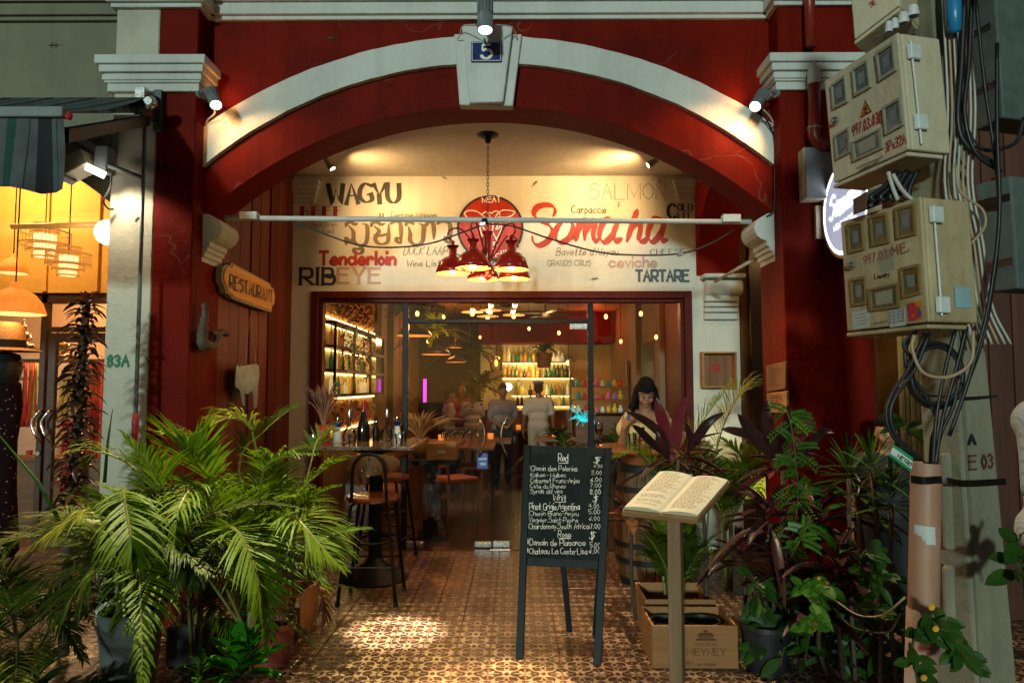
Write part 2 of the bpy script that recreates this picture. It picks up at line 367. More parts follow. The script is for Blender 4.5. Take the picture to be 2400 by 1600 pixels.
# ---------------------------------------------------------------- ground
def tile_mat():
    m, t, b = nt('encaustic_tile'); p = pos(t)
    sx = t.nodes.new('ShaderNodeSeparateXYZ'); t.links.new(p, sx.inputs[0])
    def cell(o, off): return mth(t, 'MULTIPLY_ADD', mth(t, 'FRACT', mth(t, 'MULTIPLY_ADD', o, 5.0, off)), 2.0, -1.0)
    u = cell(sx.outputs[0], .153 * 5 + 20); v = cell(sx.outputs[1], -3.865 * 5 + 20)
    a = mth(t, 'ABSOLUTE', u); bb = mth(t, 'ABSOLUTE', v); PI = math.pi
    cu, cv = mth(t, 'COSINE', mth(t, 'MULTIPLY', u, PI)), mth(t, 'COSINE', mth(t, 'MULTIPLY', v, PI))
    cu2, cv2 = mth(t, 'COSINE', mth(t, 'MULTIPLY', u, 2 * PI)), mth(t, 'COSINE', mth(t, 'MULTIPLY', v, 2 * PI))
    A = mth(t, 'ADD', mth(t, 'ADD', cu, cv), mth(t, 'MULTIPLY_ADD', mth(t, 'MULTIPLY', cu2, cv2), .55, -.1))
    def lt(x, y): return mth(t, 'LESS_THAN', x, y)
    ogee = lt(mth(t, 'ABSOLUTE', A), .24)
    def hyp(x, y): return mth(t, 'SQRT', mth(t, 'ADD', mth(t, 'MULTIPLY', x, x), mth(t, 'MULTIPLY', y, y)))
    r = hyp(u, v); th = mth(t, 'ARCTAN2', v, u); c4 = mth(t, 'COSINE', mth(t, 'MULTIPLY', th, 4))
    pet = lt(mth(t, 'ABSOLUTE', mth(t, 'SUBTRACT', r, mth(t, 'MULTIPLY_ADD', c4, .15, .34))), .05)
    core = lt(mth(t, 'MAXIMUM', a, mth(t, 'MULTIPLY', bb, 1.0)), .09)
    a1, b1 = mth(t, 'SUBTRACT', 1, a), mth(t, 'SUBTRACT', 1, bb)
    rc = hyp(a1, b1); s2 = mth(t, 'ABSOLUTE', mth(t, 'SINE', mth(t, 'MULTIPLY', mth(t, 'ARCTAN2', b1, a1), 2)))
    star = lt(rc, mth(t, 'MULTIPLY_ADD', mth(t, 'MULTIPLY', s2, s2), .36, .10))
    stem = mth(t, 'MULTIPLY', lt(mth(t, 'MINIMUM', a1, b1), .045), lt(rc, .62))
    d1 = lt(hyp(mth(t, 'SUBTRACT', a, .66), mth(t, 'MULTIPLY', bb, 1.6)), .09)
    d2 = lt(hyp(mth(t, 'MULTIPLY', a, 1.6), mth(t, 'SUBTRACT', bb, .66)), .09)
    k = ogee
    for x in (pet, core, star, stem, d1, d2): k = mth(t, 'MAXIMUM', k, x)
    wear = noise(t, p, 3.0, 6, .65); fine = noise(t, p, 70, 3)
    tint = noise(t, pos(t, (5, 5, 0)), 1.0, 0)
    cream = ramp(t, wear, [(.3, (.23, .135, .072)), (.7, (.36, .235, .14))]); dark = ramp(t, wear, [(.3, (.020, .009, .006)), (.75, (.060, .026, .015))])
    c = mixc(t, k, dark, cream); c = mixc(t, ramp(t, fine, [(.55, (0,)), (.8, (.45,))]), c, (.12, .07, .04))
    vo = t.nodes.new('ShaderNodeTexWhiteNoise'); sn = t.nodes.new('ShaderNodeVectorMath'); sn.operation = 'SNAP'; sn.inputs[1].default_value = (.2, .2, 9)
    ad = t.nodes.new('ShaderNodeVectorMath'); ad.inputs[1].default_value = (.153, -3.865 + 4, 0); t.links.new(p, ad.inputs[0]); t.links.new(ad.outputs[0], sn.inputs[0]); t.links.new(sn.outputs[0], vo.inputs['Vector'])
    hs = t.nodes.new('ShaderNodeHueSaturation'); t.links.new(c, hs.inputs['Color']); t.links.new(mth(t, 'MULTIPLY_ADD', vo.outputs['Value'], .55, .68), hs.inputs['Value'])
    t.links.new(hs.outputs[0], b.inputs['Base Color'])
    t.links.new(mth(t, 'MULTIPLY_ADD', wear, .35, .16), b.inputs['Roughness'])
    bump(t, b, mth(t, 'ADD', mth(t, 'MULTIPLY', k, .15), noise(t, p, 12, 4)), .25, .003); return m
M['tile'] = tile_mat()
M['grout'] = mat('grout', (.20, .085, .04), rough=.85, var=.3, scale=20)
M['asphalt'] = mat('asphalt', (.045, .045, .042), rough=.9, var=.3, scale=2, bmp=.5, bs=120)
g = MB(); g.box((-60, -60, -.35), (60, 70, -.16)); tag(g.build('ground', M['asphalt']), kind='structure')
fl = MB(); fl.box((-4.6, 2.4, -.16), (5.2, 6.66, -.006)); floor = tag(fl.build('porch_floor', M['grout']), kind='structure')
def tile_mb(x, y): q = MB(); q.box((x - .0975, y - .0975, -.006), (x + .0975, y + .0975, .004)); return q
t0 = MB(); t0.box((-.0975, -.0975, -.01), (.0975, .0975, 0)); rest = MB(); proto = None
xs = [-.153 + .1 + .2 * i for i in range(-22, 26)]; ys = [3.865 + .1 + .2 * j for j in range(-7, 14)]
for x in xs:
    for y in ys:
        if x < -4.5 or x > 5.1: continue
        if -1.8 < x < 1.8 and y > 3.5:
            dz = rnd.uniform(0, .0012)
            if proto is None:
                proto = t0.build('tile', M['tile'], None, bevel=.002, origin=(0, 0, 0)); proto.parent = floor; o = proto
            else:
                o = proto.copy(); C.objects.link(o)
            o.location = V(x, y, .004 + dz) - floor.location
        else:
            dz = rnd.uniform(0, .0012)
            rest.box((x - .0975, y - .0975, -.006), (x + .0975, y + .0975, .004 + dz))
tag(rest.build('tiles', M['tile'], floor), kind='stuff')

# ---------------------------------------------------------------- shophouse front
bld = thing('shophouse', (CX, YA, 0), 'dark red and white arcaded shophouse holding the restaurant behind its wide arch', 'building')
N = 48
def arch_wall(parent, name, m, msof, cx, crown=3.52, rise=.765, top=ZT, y0=YA, y1=YB, hw=HW):
    a = MB(); X = [cx - hw + 2 * hw * i / N for i in range(N + 1)]; Z = [arc(x, crown, rise, hw, cx) for x in X]
    for i in range(N):
        x0, x1, z0, z1 = X[i], X[i + 1], Z[i], Z[i + 1]
        vs = [(x0, y0, z0), (x1, y0, z1), (x1, y0, top), (x0, y0, top), (x0, y1, z0), (x1, y1, z1), (x1, y1, top), (x0, y1, top)]
        a.add(vs, [(0, 1, 2, 3), (5, 4, 7, 6)], 0); a.add(vs, [(4, 5, 1, 0)], 1)
    a.build(name, [m, msof], parent)
def band(parent, name, m, cx, ci, ri, co, ro, y0, y1, hw=HW):
    a = MB(); X = [cx - hw + 2 * hw * i / N for i in range(N + 1)]; r2 = random.Random(3)
    w = [r2.uniform(-.003, .003) for _ in X]
    A = [arc(x, ci, ri, hw, cx) + w[i] for i, x in enumerate(X)]; B = [arc(x, co, ro, hw, cx) + w[-i] for i, x in enumerate(X)]
    vs = []
    for i, x in enumerate(X): vs += [(x, y0, A[i]), (x, y0, B[i]), (x, y1, A[i]), (x, y1, B[i])]
    fs = []
    for i in range(N): o = 4 * i; fs += [(o, o + 4, o + 5, o + 1), (o, o + 2, o + 6, o + 4), (o + 1, o + 5, o + 7, o + 3)]
    fs += [(0, 1, 3, 2), (4 * N, 4 * N + 2, 4 * N + 3, 4 * N + 1)]
    a.add(vs, fs); return a.build(name, m, parent)
arch_wall(bld, 'arch_wall', M['red'], M['red2'], CX)
band(bld, 'archivolt', M['white'], CX, 3.81, .73, 4.005, .64, YA - .045, YA + .01)
def sx(px, py, Y): p = S(px, py, Y); return p
k = MB()
def trap(p, y0, y1):
    q = [S(a, b, y0) for a, b in p]; k.prism([(v.x, y0, v.z) for v in q], (0, y1 - y0, 0))
trap([(1077, 246), (1202, 248), (1223, 80), (1064, 80)], YA - .075, YA + .01)
trap([(1100, 241), (1179, 239), (1202, 60), (1082, 60)], YA - .12, YA - .07)
k.build('keystone', M['white'], bld, bevel=.006)
# piers
def pier(x0, x1, m, parent, nm='pier'):
    q = MB(); q.box((x0, YP, -.16), (x1, 5.06, 3.545)); q.box((x0, YP, 3.775), (x1, 5.06, ZT)); return q.build(nm, m, parent, bevel=.006)
nb = thing('neighbour_shop', (-4.8, YA, 0), 'pale arcaded shop with an orange lit interior left of the red restaurant', 'building')
pier(-2.445, XL, M['red'], bld); pier(-2.745, -2.447, M['shade'], nb)
pier(XR, 2.372, M['red'], bld)
def capital(x0, x1, parent):
    q = MB(); steps = [(3.545, 3.60, .03), (3.60, 3.615, .045), (3.615, 3.655, .055), (3.655, 3.665, .045), (3.665, 3.715, .07), (3.715, 3.775, .09)]
    for z0, z1, e in steps: q.box((x0 - e, YP - e, z0), (x1 + e, 5.06, z1 + (.0 if z1 < 3.8 else 0)))
    return q.build('capital', M['white'], parent, bevel=.012, seg=2)
capital(-2.745, XL, bld); capital(XR, 2.375, bld)
def cornice(x0, x1, y, parent, m=None):
    q = MB()
    for i, (z0, z1, e) in enumerate([(4.135, 4.165, .03), (4.165, 4.245, .055), (4.245, 4.255, .045), (4.255, 4.295, .07), (4.295, 4.7, .085)]):
        q.box((x0 - (e if y == YP else 0), y - e, z0), (x1 + (e if y == YP else 0), y + .3, z1))
    return q.build('cornice', m or M['white'], parent, bevel=.008, seg=2)
cornice(XL, XR, YA, bld); cornice(-2.745, XL, YP, bld); cornice(XR, 2.372, YP, bld)
# scroll consoles carrying the arch
prof = [(462, 500), (490, 502), (501, 508), (513, 515), (519, 524), (521, 534), (519, 545), (513, 555), (503, 562), (492, 566), (491, 577), (486, 579), (485, 588), (480, 590), (479, 600), (474, 602), (473, 612), (467, 618), (458, 622)]
def console(mir, parent):
    q = MB(); P = [S(a, b, YA - .02) for a, b in prof]; P = [(p.x if not mir else 2 * CX - p.x, YA - .02, p.z) for p in P]
    P = [((XL - .01 if not mir else XR + .01), YA - .02, P[0][2])] + P + [((XL - .01 if not mir else XR + .01), YA - .02, P[-1][2])]
    if mir: P = P[::-1]
    q.prism(P[::-1], (0, .29, 0)); return q.build('console', M['white'], parent, bevel=.004)
console(False, bld); console(True, bld)

# porch back wall with its painted words, window casing
OL, OR, OT = -1.99, 1.70, 2.47
CE = 3.61
w = MB()
w.box((-2.25, YG, OT), (2.16, YG + .2, CE)); w.box((-2.25, YG, -.05), (OL, YG + .2, OT)); w.box((OR, YG, -.05), (2.16, YG + .2, OT))
bw = w.build('back_wall', M['cream'], bld)
q = MB()
for z0, z1, e in [(3.34, 3.38, .015), (3.38, 3.43, .03), (3.43, 3.47, .045), (3.47, 3.52, .06), (3.52, 3.56, .075)]:
    q.box((-2.2, YG - e, z0), (-1.99 + e * .9, YG + .01, z1))
q.build('pilaster_capital', M['white'], bld, bevel=.005)
q = MB()
for z0, z1, e in [(3.36, 3.39, .015), (3.39, 3.43, .03), (3.43, 3.47, .045), (3.47, 3.52, .06), (3.52, 3.56, .075)]:
    q.box((1.60 - e * .9, YG - e, z0), (1.75, YG + .01, z1))
q.build('pilaster_capital', M['white'], bld, bevel=.005)
pc = MB(); pc.box((-2.25, YB, CE), (2.2, YG + .2, CE + .08)); tag(pc.build('porch_ceiling', M['ceil']), kind='structure')
# left side wall of upright boards
sw = MB(); sw.box((-2.32, 5.06, -.05), (-2.215, YG, CE)); side = sw.build('side_wall', M['black'], bld)
y = 5.065; i = 0
while y < YG - .05:
    wd_ = rnd.choice((.19, .21, .235)); y1 = min(YG - .004, y + wd_); gp = .012 if i not in (2, 4) else .03
    b = MB(); b.box((-2.215, y, -.04), (-2.18 - rnd.uniform(0, .012), y1 - gp, CE - .004)); b.build('board', M['woodred'], side, bevel=.003); y = y1; i += 1
# right side wall, pierced by a cross arch
q = MB(); ya, yb = 5.062, YG - .002; yc, hh = (ya + yb) / 2, (yb - ya) / 2
Y = [ya + (yb - ya) * i / 24 for i in range(25)]; Z = [arc(v, 3.40, .78, hh, yc) for v in Y]
for i in range(24):
    for X_, fl_ in ((1.75, 0), (2.15, 1)):
        f = [(X_, Y[i], Z[i]), (X_, Y[i + 1], Z[i + 1]), (X_, Y[i + 1], CE), (X_, Y[i], CE)]
        q.add(f, [(3, 2, 1, 0)] if not fl_ else [(0, 1, 2, 3)])
    q.add([(1.75, Y[i], Z[i]), (2.15, Y[i], Z[i]), (2.15, Y[i + 1], Z[i + 1]), (1.75, Y[i + 1], Z[i + 1])], [(0, 1, 2, 3)])
q.build('cross_arch', M['red2'], bld)
q = MB()
for z0, z1, e in [(2.58, 2.615, .07)]: q.box((1.78, YG - .12 - e, z0), (2.17, YG, z1))
q.lathe([(0, 0), (.075, 0), (.075, .34), (0, .34)], (1.81, YG - .10, 2.49), 18, axis=(1, 0, 0))
for j, (z0, z1, e) in enumerate([(2.36, 2.42, .11), (2.31, 2.352, .095), (2.26, 2.302, .08), (2.19, 2.252, .06)]): q.box((1.81, YG - e, z0), (2.13, YG, z1))
q.build('console', M['white'], bld, bevel=.006)
# casing
q = MB(); cw = .07
q.box((OL, YG - .03, -.0), (OL + cw, YG + .12, OT)); q.box((OR - cw, YG - .03, 0), (OR, YG + .12, OT)); q.box((OL + cw, YG - .03, OT - cw), (OR - cw, YG + .12, OT))
q.box((OL + cw, YG + .02, 0), (OL + cw + .035, YG + .13, OT - cw)); q.box((OR - cw - .035, YG + .02, 0), (OR - cw, YG + .13, OT - cw)); q.box((OL + cw + .035, YG + .02, OT - cw - .035), (OR - cw - .035, YG + .13, OT - cw))
q.build('window_casing', M['maroon'], bld, bevel=.006)
# painted words on the back wall
def glass_mat(name, refl=1.0, tint=(.97, .98, .97)):
    m, t, b = nt(name); t.nodes.remove(b)
    tr = t.nodes.new('ShaderNodeBsdfTransparent'); tr.inputs[0].default_value = (*tint, 1); gl = t.nodes.new('ShaderNodeBsdfGlossy'); gl.inputs['Roughness'].default_value = .02
    fr = t.nodes.new('ShaderNodeFresnel'); fr.inputs[0].default_value = 1.52; mx = t.nodes.new('ShaderNodeMixShader')
    sm = noise(t, pos(t), 3, 5, .6)
    f = mth(t, 'MULTIPLY_ADD', fr.outputs[0], 1.6 * refl, 0); t.links.new(f, mx.inputs[0])
    t.links.new(tr.outputs[0], mx.inputs[1]); t.links.new(gl.outputs[0], mx.inputs[2]); t.links.new(mx.outputs[0], t.nodes['Material Output'].inputs[0]); return m
M['glass'] = glass_mat('window_glass', .32)
M['clear'] = glass_mat('clear_glass', 1.4, (.93, .95, .94))
yw = YG
def wword(s, x0, yb, x1, yt, name='lettering', m='inkb', **kw):
    a, b, c = S(x0, yb, yw), S(x1, yb, yw), S(x0, yt, yw)
    letter(s, a, b, c.z - a.z, name, M[m], bld, label=kw.pop('label', None), **kw)
wword('WAGYU', 772, 476, 936, 432, w=.26, con=.25, jit=.35, shear=-.05, seed=4, track=1.6, label='black brush lettering WAGYU on cream wall')
wword('BEEF', 704, 507, 800, 484, w=.05, jit=.05, track=2.5, serif=.1, label='red and white outlined lettering BEEF')
for i in range(4):
    a, c = S(703 + i * 26, 507, yw), S(713 + i * 26, 484, yw); b = MB(); b.box((a.x, YG - .003, a.z), (c.x, YG + .001, c.z)); b.build('letter_stem', M['inkr'], bld)
wword('350 Days Grain', 704, 531, 790, 521, m='inkt', w=.09)
wword('Fed', 757, 547, 782, 535, m='inkt', w=.09)
wword('Terrine Maison', 914, 510, 1022, 497, m='inkt', w=.10, seed=3)
wword('DUCK LAAP', 945, 597, 1046, 578, m='inkt', w=.08, shear=.25)
wword('Wine List', 953, 624, 1031, 610, m='inkt', w=.10, shear=.1, seed=5)
wword('Tenderloin', 749, 620, 926, 590, m='inkr', w=.24, jit=.05, track=1.9, label='crimson rounded lettering Tenderloin')
wword('RIB', 704, 665, 784, 630, m='inkb', w=.22, con=.75, jit=0, serif=.14, track=2.8, label='black slab lettering RIB')
wword('EYE', 792, 663, 890, 629, m='inkp', w=.22, con=.75, jit=0, serif=.14, track=2.8, label='faded pink slab lettering EYE')
wword('SALMON', 1382, 467, 1560, 430, m='inkt', w=.045, jit=.1, track=2.0)
wword('Carpaccio', 1340, 500, 1420, 482, m='inkb', w=.10, seed=6)
wword('C', 1567, 513, 1583, 478, m='inkb', w=.22, con=.3, jit=0); wword('OLD', 1589, 494, 1622, 478, m='inkb', w=.2, con=.3, jit=0); wword('UT', 1589, 514, 1620, 499, m='inkb', w=.22, con=.3, jit=0)
wword("Bavette d'Aloyau", 1303, 598, 1447, 581, m='inkt', w=.09, shear=.2, seed=8)
wword('GRANDS CRUS', 1283, 623, 1384, 610, m='inkt', w=.09)
wword('CHEESE', 1525, 597, 1606, 584, m='inkb', w=.15, con=.2)
wword('ceviche', 1428, 626, 1538, 602, m='inkp', w=.2, jit=0, track=2)
wword('TARTARE', 1491, 659, 1614, 634, m='inkg', w=.24, jit=0, track=1.7, label='blue grey bold lettering TARTARE')
# big brush name
def brush(strokes, name, m, w, zoom, Yp, con=.25, an0=-.9, label=None):
    mb = MB(); kk = 0
    for st in strokes:
        q = [S(*zoom(x, y), Yp) for x, y in st]; q = cat_pts([V(p.x, p.z, 0) for p in q], 6)
        def wf(an, t): return w * (con + (1 - con) * abs(math.sin(an - an0))) * (.35 + .65 * min(1, 6 * t, 6 * (1 - t)))
        ribbon(mb, q, wf, lambda x, y, h: V(x, Yp - .002 - h, y), kk); kk += 1
    o = mb.build(name, m, bld)
    if label: o['label'] = label
z1 = lambda x, y: (1000 + x / 3.136, 380 + y / 3.136)
brush([[(775, 540), (785, 590), (830, 612), (890, 580), (925, 520), (900, 465), (830, 430), (790, 385), (810, 335), (870, 315), (925, 325), (945, 360), (930, 400)],
       [(1010, 430), (960, 480), (945, 550), (985, 590), (1045, 560), (1075, 490), (1060, 440), (1015, 430)],
       [(1125, 430), (1110, 500), (1095, 585)], [(1105, 540), (1150, 440), (1175, 430), (1165, 500), (1160, 580)], [(1165, 540), (1215, 440), (1240, 440), (1225, 520), (1235, 580), (1275, 560)],
       [(1400, 440), (1330, 420), (1285, 470), (1270, 550), (1310, 588), (1370, 530), (1400, 440)], [(1410, 430), (1375, 520), (1385, 580), (1440, 560)],
       [(1550, 345), (1520, 430), (1470, 590)], [(1480, 540), (1530, 460), (1570, 440), (1570, 500), (1560, 570), (1600, 580), (1640, 530)],
       [(1740, 420), (1680, 415), (1640, 470), (1625, 550), (1665, 585), (1720, 520), (1750, 420)], [(1755, 410), (1730, 510), (1725, 575), (1775, 570)]],
      'name_lettering', M['inko'], .064, z1, YG, label='large brick red brush script Somaha')
# round painted emblem
em = S(1149, 535, YG); er = .325
q = MB(); q.lathe([(0, 0), (er, 0), (er, .012), (0, .012)], (em.x, YG - .001, em.z), 56, axis=(0, -1, 0)); q.build('emblem_rim', M['inkb'], bld)
q = MB(); q.lathe([(0, 0), (er * .93, 0), (er * .93, .004), (0, .004)], (em.x, YG - .013, em.z), 56, axis=(0, -1, 0)); M['emred'] = mat('emblem_red', (.42, .022, .010), rough=.5, var=.4, scale=5, stretch=(3, 1, .4), bmp=0)
q.build('emblem_disc', M['emred'], bld)['label'] = 'round red painted disc with a white line drawn cow head'
z2 = lambda x, y: (1040 + x / 7.127, 460 + y / 7.127)
mbe = MB(); ln = [[(420, 400), (360, 320), (355, 280), (440, 245), (560, 265), (640, 320), (700, 370)], [(640, 310), (690, 272), (760, 278), (800, 290), (860, 255), (930, 275), (930, 330)],
  [(860, 370), (900, 300), (1000, 240), (1180, 262), (1150, 320), (1060, 360), (900, 358)], [(740, 290), (820, 440), (820, 600), (880, 720), (890, 820), (820, 890)], [(960, 460), (960, 560), (900, 690), (860, 720)],
  [(870, 560), (900, 500), (950, 470), (920, 540), (870, 560)], [(610, 470), (610, 560), (650, 690)], [(640, 500), (690, 570)], [(820, 800), (850, 770), (830, 830)]]
for kk, st in enumerate(ln):
    p = cat_pts([V(S(*z2(x, y), YG).x, S(*z2(x, y), YG).z, 0) for x, y in st], 5); ribbon(mbe, p, lambda an, t: .011, lambda x, y, h: V(x, YG - .019 - h, y), kk)
letter('MEAT', (S(1131, 477, YG).x, YG - .017, S(1131, 476, YG).z), (S(1173, 474, YG).x, YG - .017, S(1173, 474, YG).z), .055, 'x', None, None, w=.2, mb=mbe)
letter('CHILL', (S(1143, 606, YG).x, YG - .017, S(1143, 608, YG).z), (S(1222, 588, YG).x, YG - .017, S(1222, 590, YG).z), .05, 'x', None, None, w=.2, mb=mbe)
mbe.build('emblem_drawing', M['inkw'], bld)
# Khmer name, brushed by hand
z5 = lambda x, y: (400 + x / 3.36, 380 + y / 3.36)
brush([[(1378, 512), (1390, 482), (1425, 476), (1452, 492), (1475, 480)], [(1400, 500), (1438, 548), (1442, 620), (1480, 652), (1535, 640), (1550, 570), (1545, 500), (1505, 484)], [(1384, 655), (1384, 600), (1408, 628), (1440, 600)],
       [(1488, 655), (1492, 684), (1452, 682), (1446, 704), (1482, 722), (1512, 702), (1512, 660)], [(1578, 512), (1590, 482), (1636, 480), (1658, 495), (1690, 480)], [(1602, 505), (1640, 542), (1612, 600), (1640, 642), (1700, 635), (1716, 585), (1716, 490)], [(1598, 572), (1650, 580), (1730, 558)],
       [(1722, 492), (1760, 470), (1800, 476), (1813, 515), (1813, 642)], [(1813, 640), (1780, 622), (1782, 598), (1812, 600)], [(1848, 505), (1860, 482), (1896, 480), (1920, 492)], [(1872, 508), (1886, 560), (1886, 620), (1930, 650), (1980, 628), (1990, 560), (1990, 505), (1955, 482)], [(1992, 520), (2030, 476), (2068, 492), (2072, 610)],
       [(2092, 492), (2130, 470), (2182, 476), (2202, 512), (2202, 645)], [(2202, 642), (2166, 618), (2170, 592), (2202, 600)], [(1650, 402), (1650, 436)], [(1674, 402), (1674, 436)]], 'khmer_lettering', M['inkk'], .042, z5, YG, con=.45, an0=0, label='large brown Khmer script name on the cream wall')

# glazing
gz = thing('shopfront', (0, YG + .06, 0), 'black framed glass shop front with twin glass doors under a red casing', 'shopfront')
def px2x(px, Y): return S(px, 900, Y).x
GY = YG + .06
mx = [px2x(v, GY) for v in (739, 751, 943, 956, 1378, 1391, 1598, 1607)]
zt = S(1200, 694, GY).z; zt2 = S(1200, 705, GY).z; tr0, tr1 = S(1200, 757, GY).z, S(1200, 748, GY).z
q = MB()
q.box((mx[0], GY - .02, 0), (mx[1], GY + .04, zt)); q.box((mx[6], GY - .02, 0), (mx[7], GY + .04, zt)); q.box((mx[1], GY - .02, zt2), (mx[6], GY + .04, zt)); q.build('frame', M['black'], gz, bevel=.003)
for a, b in ((mx[2], mx[3]), (mx[4], mx[5])):
    q = MB(); q.box((a, GY - .022, 0), (b, GY + .045, zt2 - .001)); q.build('mullion', M['black'], gz, bevel=.003)
q = MB(); q.box((mx[3] + .001, GY - .018, tr0), (mx[4] - .001, GY + .04, tr1)); q.build('transom', M['black'], gz, bevel=.003)
for a, b, z0, z1_ in ((mx[1], mx[2], .01, zt2), (mx[5], mx[6], .01, zt2), (mx[3], mx[4], tr1, zt2)):
    q = MB(); q.box((a, GY + .005, z0), (b, GY + .013, z1_)); q.build('glass_pane', M['glass'], gz)
dx = px2x(1154, GY)
def door(a, b, nm='door'):
    q = MB(); q.box((a, GY + .005, .012), (b, GY + .015, tr0 - .004)); return q.build(nm, M['glass'], gz)
d1 = door(mx[3] + .004, dx - .004); d2 = door(dx + .004, mx[4] - .004)
def pfit(a, b, z0, z1_, d):
    q = MB(); q.box((a, GY - .008, z0), (b, GY + .028, z1_)); q.box((a + .01, GY - .011, z0 + .012), (b - .01, GY - .007, z1_ - .012)); q.build('patch_fitting', M['steel'], d, bevel=.003)
pfit(px2x(956, GY), px2x(997, GY), .015, .065, d1); pfit(px2x(1114, GY), px2x(1152, GY), .015, .065, d1); pfit(px2x(1156, GY), px2x(1194, GY), .015, .07, d2)
pfit(px2x(1337, GY), px2x(1377, GY), tr0 - .06, tr0 - .006, d2)
q = MB(); a, b = px2x(1150, GY), px2x(1196, GY); q.box((a, GY - .12, .0045), (b, GY - .05, .012)); q.build('floor_plate', M['steel'], gz, bevel=.003)
M['bronze'] = mat('bronze', (.38, .24, .13), rough=.25, metal=1, bmp=.1, bs=90)
for px, s, d in ((1124, -1, d1), (1188, 1, d2)):
    z0, zz = S(px, 1065, GY).z, S(px, 983, GY).z; X0 = px2x(px, GY)
    pts = cat_pts([(X0 - s * .0, GY - .03, zz + .01), (X0 - s * .005, GY - .06, zz), (X0 + s * -.045, GY - .06, z0 + (zz - z0) * .78), (X0 - s * .05 , GY - .06, z0 + (zz - z0) * .4), (X0, GY - .05, z0), (X0 + s * .005, GY - .01, z0 - .01)], 5)
    pts = [V(X0 + s * ((X0 - p.x) * -s) , p.y, p.z) if False else p for p in pts]
    q = MB(); q.tube(pts, [.007 + .006 * math.sin(math.pi * i / (len(pts) - 1)) for i in range(len(pts))], 8); q.ball((X0, GY - .05, zz), .016, 8); q.build('handle', M['bronze'], d, smooth=True)
q = MB(); z0, z1_ = S(1130, 1098, GY).z, S(1130, 1062, GY).z; a, b = px2x(1119, GY), px2x(1143, GY)
q.prism([(a, GY + .002, z0), (b, GY + .002, z0), (b, GY + .002, z1_ - .01), (b - .01, GY + .002, z1_), (a, GY + .002, z1_)], (0, -.002, 0)); M['blue'] = mat('sticker_blue', (.01, .08, .42), rough=.4, bmp=0)
st = q.build('sticker', M['blue'], d1); st['label'] = 'blue card payment sticker with white VISA lettering'
mbv = MB(); letter('VISA', (a + .022, GY - .001, z0 + .035), (b - .018, GY - .001, z0 + .035), .022, 'x', None, None, w=.22, shear=.25, jit=0, mb=mbv); letter('suggested', (a + .012, GY - .001, z0 + .09), (b - .012, GY - .001, z0 + .09), .018, 'x', None, None, w=.15, mb=mbv)
mbv.build('sticker_lettering', M['inkw'], d1)
# ---------------------------------------------------------------- neighbour on the left
NCX = -2.745 - HW
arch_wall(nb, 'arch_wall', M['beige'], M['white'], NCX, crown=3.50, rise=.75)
M['bandg'] = plaster('pale_band', (.42, .44, .38), (.3, .3, .25), rough=.7)
band(nb, 'archivolt', M['bandg'], NCX, 3.70, .66, 3.745, .65, YA - .03, YA + .01)
cornice(-8, -2.747, YA, nb, M['beige'])
q = MB(); q.box((-8.0, YG, 2.46), (-2.26, YG + .2, 4.2)); q.build('shop_wall', M['orange'], nb)
for x in (-4.62, -4.12, -3.62):
    q = MB(); q.box((x, YG - .03, 2.47), (x + .045, YG, 4.2)); q.build('batten', M['orange'], nb)
q = MB(); q.box((-8, YB, 4.2), (-2.33, YG + .2, 4.3)); tag(q.build('neighbour_porch_ceiling', M['orange']), kind='structure')
q = MB(); q.box((-8, 5.06, -.16), (-7.9, YG, 4.2)); q.box((-2.33, 5.062, -.05), (-2.325, YG, 4.2)); q.build('side_wall', M['orange'], nb)
M['brownf'] = mat('brown_aluminium', (.045, .022, .012), rough=.35)
q = MB(); Yd = YG + .02
fx = [px2x(v, Yd) for v in (94, 108, 118)]
q.box((fx[0] - .02, Yd, 0), (fx[1] - .02, Yd + .08, 2.45)); q.box((-8, Yd, 2.36), (-2.6, Yd + .08, 2.46)); q.box((fx[1] - .02, Yd, 2.08), (-2.6, Yd + .07, 2.13)); q.build('shop_frame', M['brownf'], nb, bevel=.004)
q = MB(); q.box((fx[1], Yd + .01, .01), (fx[1] + .075, Yd + .06, 2.07)); q.box((fx[1] + .075, Yd + .01, 1.98), (-3.0, Yd + .06, 2.07)); q.box((fx[1] + .075, Yd + .01, .01), (-3.0, Yd + .06, .12))
dr = q.build('door', M['brownf'], nb, bevel=.004)
q = MB(); q.box((fx[1] + .075, Yd + .03, .12), (-3.0, Yd + .038, 1.98)); q.build('glass_pane', M['glass'], nb)
q = MB(); q.box((-8, Yd + .03, 0), (fx[0] - .02, Yd + .038, 2.36)); q.build('glass_pane', M['glass'], nb)
for s in (0, 1):
    X0 = px2x(97 + s * 22, Yd); z0, zz = S(97, 1035, Yd).z, S(97, 962, Yd).z
    q = MB(); q.tube(cat_pts([(X0, Yd, zz), (X0 + .02, Yd - .05, zz - .01), (X0 - .03, Yd - .06, zz * .7 + z0 * .3), (X0 - .03, Yd - .06, (zz + z0) / 2), (X0 + .01, Yd - .06, z0 * .8 + zz * .2), (X0 + .02, Yd, z0)], 5), .013, 8); q.build('handle', M['steel'], dr, smooth=True)
q = MB(); q.lathe([(0, 0), (.02, 0), (.02, .02), (0, .02)], (px2x(98, Yd) , Yd, S(97, 1062, Yd).z), 12, axis=(0, -1, 0)); q.build('lock', M['steel'], dr)
